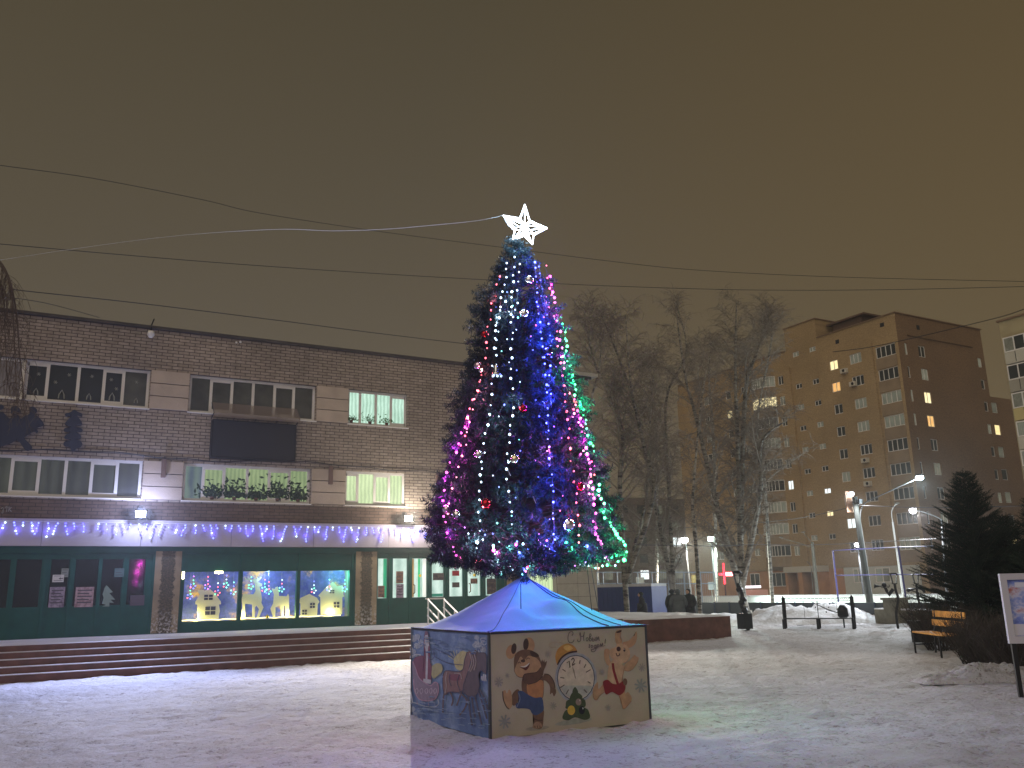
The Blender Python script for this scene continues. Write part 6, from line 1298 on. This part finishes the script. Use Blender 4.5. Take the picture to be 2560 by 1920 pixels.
# ================================================================== forged lanterns
def forged(base, path, top, lh, kind, label):
    r = thing('forged_lantern', base, label, 'street lantern', 'forged iron lanterns on the square'); mb = MB(); P = [Vector(base)]+[Vector(p) for p in path]; mb.tube(smooth_open([tuple(p) for p in P], 5), .045, 7); mb.build('post', M_dark, r)
    c_ = Vector(P[-1]); mb = MB(); w0, w1 = .08, .15
    for an in (0, 1.57, 3.14, 4.71): mb.tube([c_+Vector((w0*math.cos(an), w0*math.sin(an), 0)), c_+Vector((w1*math.cos(an), w1*math.sin(an), lh))], .02, 4)
    mb.tube([c_+Vector((0, 0, lh)), c_+Vector((0, 0, lh+.05))], [w1+.04, w1-.02], 8); mb.tube([c_+Vector((0, 0, -.01)), c_+Vector((0, 0, .02))], w0+.02, 8); mb.build('lantern_head', M_dark, r)
    mb = MB()
    if kind == 'horn':
        a, b, d_, e_ = at_d(*r7(1085, 960), 35.3), at_d(*r7(1050, 1005), 35.3), at_d(*r7(1022, 950), 35.3), at_d(*r7(1015, 930), 35.3); mb.tube([a, b, b+(d_-b)*.5, d_], [.06, .07, .055, .05], 7); mb.sphere(e_, .09, 10)
        mb.tube([at_d(*r7(1058, 938), 35.3), at_d(*r7(985, 938), 35.3), at_d(*r7(950, 938), 35.3), at_d(*r7(938, 936), 35.3)], [.015, .02, .05, .10], 8); mb.tube([at_d(*r7(1050, 925), 35.3), at_d(*r7(1058, 935), 35.3), at_d(*r7(1050, 950), 35.3), at_d(*r7(990, 950), 35.3)], .012, 4)
        mb.build('trumpet_figure', M_dark, r)
    else:
        a = [at_d(*r7(q, w_), 38.9) for q, w_ in ((1200, 968), (1222, 965), (1262, 955), (1290, 950), (1315, 965), (1325, 990))]; mb.tube(a, [.07, .05, .03, .08, .07, .03], 7); mb.sphere(a[0], .085, 8); mb.build('scroll_figure', M_dark, r)
    return r
forged((27.93, 21.55, 0), [at_d(*r7(1108, 1150), 35.3), at_d(*r7(1122, 1040), 35.3), at_d(*r7(1105, 975), 35.3), at_d(*r7(1095, 920), 35.3)], 0, .34, 'horn', 'black forged lantern with a bent post and a trumpet figure')
forged((31.3, 23.05, 0), [at_d(*r7(1285, 1080), 38.9), at_d(*r7(1270, 1000), 38.9), at_d(*r7(1262, 920), 38.9)], 0, .35, 'x', 'black forged lantern with scrollwork nearest the spruce')
r = thing('forged_lantern', (24.13, 25.28, 0), 'black forged lantern sculpture in front of the thickest birch', 'street lantern', 'forged iron lanterns on the square')
Dq = 34.95; mb = MB(); mb.tube(smooth_open([tuple(at_d(*b6(a, c), Dq)) for a, c in ((1440, 1385), (1425, 1250), (1375, 1150), (1385, 1060), (1350, 980), (1345, 950))], 4), [.07]*21, 7)
for (a, c) in ((1395, 1100), (1360, 1010), (1405, 1200), (1380, 1130)): mb.sphere(at_d(*b6(a, c), Dq), .14, 8, 0, (1, 1, .8))
mb.build('post', M_dark, r); c_ = at_d(*b6(1345, 950), Dq); mb = MB()
for an in (0, 1.57, 3.14, 4.71): mb.tube([c_+Vector((.09*math.cos(an), .09*math.sin(an), 0)), c_+Vector((.16*math.cos(an), .16*math.sin(an), .36))], .024, 4)
mb.tube([c_+Vector((0, 0, .36)), c_+Vector((0, 0, .46))], [.22, .12], 8); mb.build('lantern_head', M_dark, r)
mb = MB(); c_ = at_z(*b6(1415, 1385)); mb.box((c_.x-.18, c_.y-.18, .05), (c_.x+.22, c_.y+.22, .62)); o = mb.build('pedestal', M_dark, r)

# ================================================================== rink boards, court fence, stone wall, shed
def panel_fence(pa, pb, z0, z1, n, m_, label, cat, cap=None, posts=True, name='rink_boards', group=None):
    a, b = Vector((pa.x, pa.y, 0)), Vector((pb.x, pb.y, 0)); d = (b-a).normalized(); nn = Vector((-d.y, d.x, 0)); root = thing(name, a, label, cat, group); L = (b-a).length
    mb = MB(); mb.prism([a+Vector((0, 0, z0)), b+Vector((0, 0, z0)), b+Vector((0, 0, z1)), a+Vector((0, 0, z1))], nn*.06); mb.build('board', m_, root)
    if cap: mb = MB(); mb.prism([a+nn*-.04+Vector((0, 0, z1+.002)), b+nn*-.04+Vector((0, 0, z1+.002)), b+nn*-.04+Vector((0, 0, z1+cap)), a+nn*-.04+Vector((0, 0, z1+cap))], nn*.14); mb.build('snow_cap', M_snowclean, root)
    if posts:
        for i in range(n+1): c_ = a+d*(L*i/n)-nn*.05; mb = MB(); mb.tube([c_+Vector((0, 0, 0)), c_+Vector((0, 0, z1+.02))], .035, 5); mb.build('post', mat('blue_post', (.03, .05, .10), .6), root)
    return root
M_board = mat('grey_rink_board', (.055, .065, .075), .7)
p1, p2 = at_d(1720, 1530, 50), at_d(2370, 1530, 39)
panel_fence(p1, p2, .08, .80, 14, M_board, 'dark grey ice rink boards behind the snow heap', 'rink boards')
q1, q2 = at_d(1690, 1500, 66), at_d(2560, 1500, 50)
panel_fence(q1, q2, .05, .93, 10, mat('white_rink_board', (.85, .86, .84), .6), 'long white far side boards of the ice rink', 'rink boards', posts=False, cap=.05)
# tall net frame
nf = thing('court_net_frame', at_d(2090, 1500, 46)*1.0, 'tall thin blue metal frame beside the concrete pole', 'metal frame'); Df = 46
for seq in ([(620, 665), (640, 850), (665, 1060)], [(1122, 630), (1155, 850), (1190, 1080)]): mb = MB(); mb.tube([at_d(*r7(*s_), Df if seq[0][0] < 800 else 40) for s_ in seq], .045, 5); mb.build('post', mat('blue_paint', (.05, .045, .20), .5), nf)
mb = MB()
mb.tube([at_d(*r7(620, 665), 46), at_d(*r7(1122, 638), 40), at_d(*r7(1400, 630), 37)], .025, 4); mb.tube([at_d(*r7(648, 855), 46), at_d(*r7(1155, 848), 40), at_d(*r7(1400, 848), 37)], .025, 4); mb.build('rail', mat('blue_paint', (.05, .045, .20)), nf)
# mesh fence over the shed
mf_ = thing('court_fence', at_d(1490, 1500, 50), 'tall pale blue mesh fence above the blue shed', 'fence'); mb = MB(); xs_ = [45, 100, 230, 420, 550, 700, 845, 1000, 1130]
for a in xs_: c_ = at_d(*b6(a, 850), 50); mb.tube([(c_.x, c_.y, 0), tuple(c_)], .035, 4)
mb.tube([at_d(*b6(a, 850), 50) for a in xs_], .03, 4); mb.tube([at_d(*b6(a, 955), 50) for a in xs_], .025, 4); mb.build('frame', mat('pale_blue_metal', (.25, .30, .38), .5), mf_)
mb = MB()
for i in range(60): c_ = at_d(*b6(45+i*18, 850), 50); mb.tube([(c_.x, c_.y, 0.3), tuple(c_)], .006, 3)
mb.build('mesh', mat('pale_blue_metal', (.25, .30, .38)), mf_)
# blue shed
s1, s2, s3 = at_d(*b6(45, 1200), 41), at_d(*b6(560, 1200), 40), at_d(*b6(700, 1200), 42.5)
shed = thing('blue_shed', (s1.x, s1.y, 0), 'low blue metal shed with snow on its flat roof', 'shed'); h_ = at_d(*b6(300, 985), 40.5).z
f3 = [Vector((p.x, p.y, 0)) for p in (s1, s2, s3)]; back_ = f3[0]+(f3[2]-f3[1])
mb = MB(); mb.prism([f3[0], f3[1], f3[2], back_], (0, 0, h_)); mb.build('wall', mat('blue_corrugated', (.03, .05, .20), .5, noise=.12, nscale=2), shed)
mb = MB(); d_ = (f3[1]-f3[0]); nn = Vector((d_.y, -d_.x, 0)).normalized()
for i in range(12): c_ = f3[0]+d_*(i+.5)/12+nn*.01; mb.tube([c_, c_+Vector((0, 0, h_-.02))], .012, 4)
mb.build('ribs', mat('blue_corrugated', (.03, .05, .20)), shed)
mb = MB(); g = [p+Vector((0, 0, h_+.003)) for p in (f3[0], f3[1], f3[2], back_)]; mb.prism(g, (0, 0, .12)); mb.build('roof_snow', M_snowclean, shed)
# stone wall with pillar
w1, w2 = at_d(*r7(945, 1180), 40), at_d(*r7(1345, 1180), 37)
sw = thing('stone_wall', (w1.x, w1.y, 0), 'low brown stone wall with snow on top and a square pillar', 'wall'); a, b = Vector((w1.x, w1.y, 0)), Vector((w2.x, w2.y, 0)); d_ = (b-a).normalized(); nn = Vector((-d_.y, d_.x, 0)); M_stone = mat('brown_stone', (.15, .14, .10), .9, noise=.2, nscale=4)
zt = at_d(*r7(1200, 1125), 38).z; mb = MB(); mb.prism([a, b, b+Vector((0, 0, zt)), a+Vector((0, 0, zt))], nn*.3); mb.build('wall', M_stone, sw)
mb = MB(); mb.prism([a+d_*1.9+Vector((0, 0, zt+.002)), b+Vector((0, 0, zt+.002)), b+Vector((0, 0, zt+.06)), a+d_*1.9+Vector((0, 0, zt+.06))], nn*.3); mb.prism([a+Vector((0, 0, zt+.002)), a+d_*.8+Vector((0, 0, zt+.002)), a+d_*.8+Vector((0, 0, zt+.05)), a+Vector((0, 0, zt+.05))], nn*.3); mb.build('snow_cap', M_snowclean, sw)
c_ = a+d_*(.9); zp_ = at_d(*r7(1040, 1045), 39).z; mb = MB(); mb.prism([c_-nn*.12, c_+d_*.95-nn*.12, c_+d_*.95+nn*.4, c_+nn*.4], (0, 0, zp_)); mb.prism([c_-d_*.06-nn*.18+Vector((0, 0, zp_+.002)), c_+d_*1.01-nn*.18+Vector((0, 0, zp_+.002)), c_+d_*1.01+nn*.46+Vector((0, 0, zp_+.002)), c_-d_*.06+nn*.46+Vector((0, 0, zp_+.002))], (0, 0, .09)); mb.build('pillar', M_stone, sw)

# ================================================================== street lamps
M_arm = mat('grey_arm', (.04, .04, .04), .6)
def glow_mat(c): return mat('lamp_glow_%d_%d' % (int(c[0]*100), int(c[2]*100)), (1, 1, 1), .5, emit=c, es=25)
def street_lamp(base, top, heads, label, color=(.85, .95, 1), power=500, pole_m=None, r0=.06, glow=True, hr=.14, group='street lamps around the rink'):
    r = thing('street_lamp', base, label, 'street lamp', group); r0 = r0*.8; mb = MB(); mb.tube([base, top], [r0*1.4, r0], 8); mb.build('pole', pole_m or M_conc, r)
    for pts in heads:
        mb = MB(); mb.tube(smooth_open([tuple(p) for p in pts], 4), .022, 5); mb.build('arm', pole_m or (M_arm if glow else M_conc), r)
        e = Vector(pts[-1]); dd = (Vector(pts[-1])-Vector(pts[-2])); dd.z = 0; dd = dd.normalized() if dd.length > 1e-4 else Vector((-1, 0, 0))
        mb = MB(); mb.sphere(e+Vector((0, 0, hr*.45)), hr*.9, 10, 0, (1.1, 1.1, .35)); h = mb.build('lamp_head', M_dark if glow else M_conc, r)
        if glow:
            mb = MB(); mb.sphere(e+Vector((0, 0, -.05)), hr*1.1, 10, 0, (1, 1, .85)); mb.build('lens', glow_mat(color), h)
            lamp(r, 'SPOT', e+Vector((-.30, -.40, -.25)), power*1.6, color, .1, aim=(-.35, -.45, -1), spot=150, blend=.4)
    return r
cpB, cpT = Vector((34.12, 27.62, 0)), Vector((34.01, 27.75, 5.55)); D3 = 43.9
r = street_lamp(cpB, cpT, [[cpT, at_d(*r7(770, 235), D3), at_d(*r7(763, 222), D3)]], 'tall grey concrete pole with a lamp on top', power=500, color=(.9, .93, 1), r0=.15, hr=.11, pole_m=mat('dark_pole', (.035, .038, .032), .9, noise=.2, nscale=3))
mb = MB(); mb.tube(smooth_open([tuple(at_d(*r7(a, c), D3)) for a, c in ((832, 430), (838, 350), (880, 290), (1000, 235), (1150, 165), (1250, 120), (1285, 105))], 4), .026, 5); mb.build('arm', M_arm, r)
e = at_d(*r7(1288, 103), D3); mb = MB(); mb.sphere(e+Vector((0, 0, .09)), .15, 10, 0, (1.3, 1.3, .4)); h = mb.build('lamp_head', M_dark, r); mb = MB(); mb.sphere(e, .16, 10, 0, (1.1, 1.1, .8)); mb.build('lens', glow_mat((.7, .95, 1)), h); lamp(r, 'POINT', e+Vector((0, 0, -.35)), 1500, (.72, .93, 1.0), .12)
mb = MB(); c_ = at_d(*r7(822, 288), D3); mb.box((c_.x-.12, c_.y-.12, c_.z-.1), (c_.x+.12, c_.y+.12, c_.z+.1)); mb.build('junction_box', M_dark, r)
mb = MB(); a = at_d(*r7(755, 288), D3+.05); mb.box((a.x-.28, a.y, a.z-.5), (a.x+.28, a.y+.04, a.z+.48)); mb.build('pole_banner', mat('orange_banner', (.30, .17, .10), .7), r)
b2 = gz(*r7(1165, 1010), 52); t2 = at_d(*r7(1080, 445), 52); street_lamp(b2, t2, [[t2, at_d(*r7(1072, 370), 52), at_d(*r7(1095, 320), 52), at_d(*r7(1115, 310), 52)]], 'thin bright white pole with small curved unlit lamp', glow=False, r0=.06, pole_m=mat('white_pole', (.7, .7, .68), .5), hr=.14)
b3 = gz(*r7(1500, 1100), 47); t3 = at_d(*r7(1455, 425), 47); street_lamp(b3, t3, [[t3, at_d(*r7(1400, 400), 47), at_d(*r7(1300, 365), 47), at_d(*r7(1235, 350), 47)]], 'lamp on a long arm reaching left over the spruce', power=1700, color=(.95, .95, 1), hr=.16, pole_m=M_arm)
b4 = gz(*r7(860, 1000), 60); t4 = at_d(*r7(812, 640), 60); street_lamp(b4, t4, [[t4, at_d(*r7(808, 612), 60)]], 'distant lamp hidden partly behind the concrete pole', power=1500, color=(.85, .92, 1), hr=.17, pole_m=M_arm)
b5 = gz(*b6(915, 1000), 56); t5 = at_d(*b6(862, 580), 56); street_lamp(b5, t5, [[t5, at_d(*b6(850, 545), 56)]], 'bright lamp on a slim pole left of the slim pale birch', power=3400, color=(1, .95, .82), hr=.22, pole_m=M_arm, r0=.05)
b6_ = gz(*b6(1130, 1000), 58); t6 = at_d(*b6(1105, 580), 58); street_lamp(b6_, t6, [[t6, at_d(*b6(1094, 532), 58)]], 'cold white lamp right of the slim pale birch', power=3000, color=(.75, 1, .92), hr=.20, pole_m=M_arm, r0=.05)
b7 = gz(*r7(500, 1000), 62); t7 = at_d(*r7(462, 600), 62); street_lamp(b7, t7, [[at_d(*r7(470, 650), 62), at_d(*r7(400, 620), 62), at_d(*r7(300, 590), 62), at_d(*r7(225, 570), 62)], [t7, at_d(*r7(430, 570), 62), at_d(*r7(395, 530), 62)]], 'pale old pole with two unlit lamp arms in front of the block entrance', glow=False, r0=.13, hr=.15)
b8 = gz(*r7(470, 1000), 66); t8 = at_d(*r7(455, 800), 66); street_lamp(b8, t8, [[t8, at_d(*r7(445, 770), 66), at_d(*r7(425, 755), 66)]], 'small thin unlit lamp beside the pale old pole', glow=False, r0=.04, hr=.08)

# pharmacy cross and lit kiosk sign
c_ = at_d(*b6(1217, 868), 68); r = thing('pharmacy_cross_sign', c_, 'glowing red cross sign with a red light bar', 'neon sign'); s_ = .33; mb = MB(); M_red = mat('red_neon', (1, .05, .08), .5, emit=(1, .02, .05), es=1.6)
vdx = Vector((.8, -.6, 0))
for (a, b, cc, d) in ((-.06, .06, -.72, .80), (-.36, -.062, -.08, .08), (.062, .10, -.08, .08)):
    mb.prism([c_+vdx*a+Vector((0, 0, cc)), c_+vdx*b+Vector((0, 0, cc)), c_+vdx*b+Vector((0, 0, d)), c_+vdx*a+Vector((0, 0, d))], Vector((-.05, -.06, 0)))
mb.build('cross', M_red, r); mb = MB(); mb.prism([c_+vdx*.12+Vector((0, 0, -.13)), c_+vdx*.62+Vector((0, 0, -.13)), c_+vdx*.62+Vector((0, 0, .13)), c_+vdx*.12+Vector((0, 0, .13))], Vector((-.05, -.06, 0))); mb.build('light_bar', mat('pink_neon', (1, .5, .5), .5, emit=(1, .35, .4), es=5), r); lamp(r, 'POINT', c_-Vector((.6, .8, .2)), 260, (1, .06, .10), .3)
mb = MB(); mb.tube([(c_.x+.3, c_.y+.3, 0), (c_.x+.3, c_.y+.3, c_.z)], .06, 6); mb.build('post', M_dark, r)
c_ = at_d(*b6(1485, 985), 72); r = thing('lit_kiosk', (c_.x, c_.y, 0), 'small kiosk with glowing white sign strip near the orange plaster', 'kiosk'); mb = MB(); mb.prism([c_-vdx*.6+Vector((0, 0, -.09)), c_+vdx*.6+Vector((0, 0, -.09)), c_+vdx*.6+Vector((0, 0, .09)), c_-vdx*.6+Vector((0, 0, .09))], Vector((-.1, -.1, 0))); mb.build('sign_strip', mat('white_sign_glow', (1, 1, 1), .5, emit=(.9, .92, 1), es=1.6), r)
mb = MB(); d0 = Vector((c_.x, c_.y, 0)); mb.prism([d0-vdx*1.1, d0+vdx*1.1, d0+vdx*1.1+Vector((1.2, 1.6, 0)), d0-vdx*1.1+Vector((1.2, 1.6, 0))], (0, 0, c_.z-.22)); mb.build('booth', mat('kiosk_wall', (.45, .35, .28), .7), r)
# small road signs
for (a, c, w_, h_, D, col, lb) in ((443, 925, .55, .40, 62, (.3, .29, .25), 'small white road sign above the shed'), (945, 912, .40, .5, 60, (.28, .2, .04), 'small yellow road sign by the slim pale birch'), (1100, 975, .4, .5, 60, (.2, .22, .22), 'small pale sign on a post left of the red cross')):
    c_ = at_d(*b6(a, c), D); r = thing('road_sign', (c_.x, c_.y, 0), lb, 'road sign'); mb = MB(); mb.prism([c_-vdx*w_*.5+Vector((0, 0, -h_/2)), c_+vdx*w_*.5+Vector((0, 0, -h_/2)), c_+vdx*w_*.5+Vector((0, 0, h_/2)), c_-vdx*w_*.5+Vector((0, 0, h_/2))], Vector((-.02, -.02, 0))); mb.build('plate', mat('plate_'+lb.split()[1], col, .5), r); mb = MB(); mb.tube([(c_.x+.05, c_.y+.05, 0), (c_.x+.05, c_.y+.05, c_.z+.2)], .03, 5); mb.build('post', M_conc, r)

# ================================================================== people behind the terrace
def person(u, v, D, face, label, coat, h=1.60, bulk=1.0, hood=False, bend=.0):
    base = gz(u, v, D); top = at_d(u, v, D).z; h = top; r = tag(bpy.data.objects.new('person', None), label, 'person', 'people standing behind the terrace'); COL.objects.link(r); r.location = base; W[r.name] = base
    f = Vector((math.cos(face), math.sin(face), 0)); s_ = Vector((-f.y, f.x, 0)); k_ = h/1.75
    J = {}; V = []; E = []; Rd = []
    def j(n, x, y, z, rr_, par=None):
        V.append(tuple(base+f*(x*k_)+s_*(y*k_)+Vector((0, 0, z*k_)))); Rd.append(rr_*k_); J[n] = len(V)-1
        if par is not None: E.append((J[par], J[n]))
    B = bulk
    j('pel', 0, 0, .95, .17*B); j('spi', .02+bend*.3, 0, 1.15, .17*B, 'pel'); j('che', .02+bend*.7, 0, 1.36, .19*B, 'spi'); j('nek', .03+bend, 0, 1.51, .075, 'che'); j('hed', .05+bend*1.1, 0, 1.62, .105, 'nek'); j('crn', .04+bend*1.15, 0, 1.70, .08, 'hed')
    for sg, n in ((1, 'l'), (-1, 'r')):
        j(n+'sh', bend*.8, .19*sg*B, 1.42, .085*B, 'che'); j(n+'el', -.06+bend*.6, .27*sg*B, 1.14, .07*B, n+'sh'); j(n+'wr', .13+bend*.4, .20*sg*B, .98, .055, n+'el'); j(n+'hd', .17+bend*.4, .16*sg*B, .93, .045, n+'wr')
        j(n+'hp', 0, .10*sg, .88, .12, 'pel'); j(n+'kn', .02, .11*sg, .50, .08, n+'hp'); j(n+'an', -.02, .11*sg, .10, .055, n+'kn'); j(n+'to', .14, .12*sg, .045, .045, n+'an')
    me = bpy.data.meshes.new('body'); me.from_pydata([(p[0]-base.x, p[1]-base.y, p[2]-base.z) for p in V], E, []); o = bpy.data.objects.new('body', me); COL.objects.link(o); o.parent = r; me.materials.append(coat); W[o.name] = base
    sk = o.modifiers.new('skin', 'SKIN'); 
    for i, q in enumerate(me.skin_vertices[0].data): q.radius = (Rd[i], Rd[i]); q.use_root = (i == 0)
    ss = o.modifiers.new('sub', 'SUBSURF'); ss.levels = 1; ss.render_levels = 2
    hd = Vector(V[J['hed']]); mb = MB(); mb.sphere(hd+f*.035, .085*k_, 10, 0, (1, 1, 1.15)); mb.sphere(hd+f*.12*k_, .018, 6); [mb.sphere(hd+f*.105*k_+s_*(.03*q)+Vector((0, 0, .03)), .010, 5, 1) for q in (-1, 1)]; mb.build('face', [M_skin, M_dark], r, True)
    mb = MB(); mb.sphere(hd+Vector((0, 0, .045))-f*.02, .115*k_*(1.12 if hood else 1), 12, 0, (1, 1, .85)); mb.build('hood' if hood else 'hat', coat if hood else M_dark, r, True)
    mb = MB(); b0 = Vector((base.x, base.y, .70*k_)); mb.tube([b0, b0+Vector((0, 0, .3*k_)), b0+Vector((0, 0, .55*k_))], [.24*B*k_, .22*B*k_, .20*B*k_], 14); mb.build('coat_skirt', coat, r, True)
    # hand with five fingers on each side
    for n in 'lr':
        w_ = Vector(V[J[n+'hd']]); L = []
        for q in range(4): st_ = w_+s_*((q-1.5)*.018)+f*.03; L.append((np.array([st_, st_+f*.03+Vector((0, 0, -.02)), st_+f*.04+Vector((0, 0, -.05-.004*(q % 2)))]), .009, .007))
        L.append((np.array([w_, w_+Vector((0, 0, -.02))+s_*(.035 if n == 'r' else -.035), w_+f*.03+Vector((0, 0, -.04))]), .010, .008)); np_mesh('fingers', np_tubes(L, 5), 4, M_coat1, r)
    return r
person(*b6(455, 1035), 36, 2.6, 'person in dark jacket standing alone in front of the blue shed', M_coat1, bulk=1.1)
person(*b6(735, 1012), 36.3, 1.2, 'person in dark hooded coat standing close behind the grey-jacketed one', M_coat1, bulk=1.15, hood=True)
person(*b6(788, 1010), 35.2, 1.0, 'person in bulky grey-blue jacket seen from behind', M_coat2, bulk=1.3, hood=True)
person(*b6(890, 1003), 35.5, 3.4, 'person in black coat facing the pair, rightmost of the people', mat('black_coat', (.014, .014, .017), .9), bulk=1.1)

# ================================================================== overhead wires
def wire(pts, label, r=.012):
    P = smooth_open([tuple(p) for p in pts], 6); mb = MB(); mb.tube(P, r, 4, caps=False); tag(mb.build('overhead_wire', M_wire), label, 'cable', 'overhead wires')
def wv(seq, D0, D1): n = len(seq); return [at_d(u*G, v*G, D0+(D1-D0)*i/(n-1)) for i, (u, v) in enumerate(seq)]
wire(wv([(-60, 345), (0, 357), (200, 385), (440, 432), (560, 460), (820, 500), (1090, 535), (1300, 562), (1500, 583), (1800, 598), (2212, 608), (2400, 612)], 22, 30), 'uppermost overhead wire crossing behind the star', .008)
wire(wv([(-60, 520), (0, 527), (440, 565), (800, 590), (1080, 606), (1300, 617), (1600, 626), (1900, 626), (2212, 619), (2400, 614)], 22, 30), 'second overhead wire crossing behind the top of the tree', .009)
wire(wv([(20, 622), (50, 628), (300, 655), (600, 692), (800, 718), (1035, 746), (1100, 752)], 23.5, 25.5), 'overhead wire above the flat roof of the culture house', .011)
wire(wv([(0, 640), (100, 655), (215, 686)], 24, 26), 'short wire sloping down to the roof at the left', .008)
wire([at_d(*r7(a, c), D) for a, c, D in ((-900, 620, 30), (-300, 630, 36), (0, 620, 40), (400, 622, 44), (860, 606, 46), (1380, 575, 46), (2200, 540, 46))], 'low wire crossing the apartment block from the birches to the spruce', .013)
wire([at_d(*r7(a, c), D) for a, c, D in ((-1000, 520, 60), (-200, 470, 55), (250, 430, 50), (500, 390, 46), (785, 325, 43.9))], 'wire running left from the concrete pole', .016)
wire([at_d(*r7(a, c), D) for a, c, D in ((800, 316, 43.9), (1000, 325, 43), (1300, 335, 42), (1700, 330, 40), (2200, 318, 38))], 'wire running right from the concrete pole', .014)
wire(wv([(1800, 760), (1905, 745), (2140, 690), (2212, 668), (2300, 640)], 80, 66), 'wire from the roof of the tan block to the pale block', .03)

# ================================================================== snowy air between the buildings
mb = MB(); mb.box((-175, -135, -1), (275, 275, 48)); hz = mb.build('haze', None, None); hz.data.materials.clear()
H_ = bpy.data.materials.new('haze'); H_.use_nodes = True; t = H_.node_tree; t.nodes.clear(); o1 = t.nodes.new('ShaderNodeOutputMaterial'); pv = t.nodes.new('ShaderNodeVolumePrincipled')
pv.inputs['Color'].default_value = (.85, .85, .85, 1); pv.inputs['Density'].default_value = .0007; pv.inputs['Anisotropy'].default_value = .6
t.links.new(pv.outputs[0], o1.inputs['Volume']); hz.data.materials.append(H_); H_.cycles.homogeneous_volume = True
tag(hz, 'thin frosty night air', 'haze', kind='stuff')
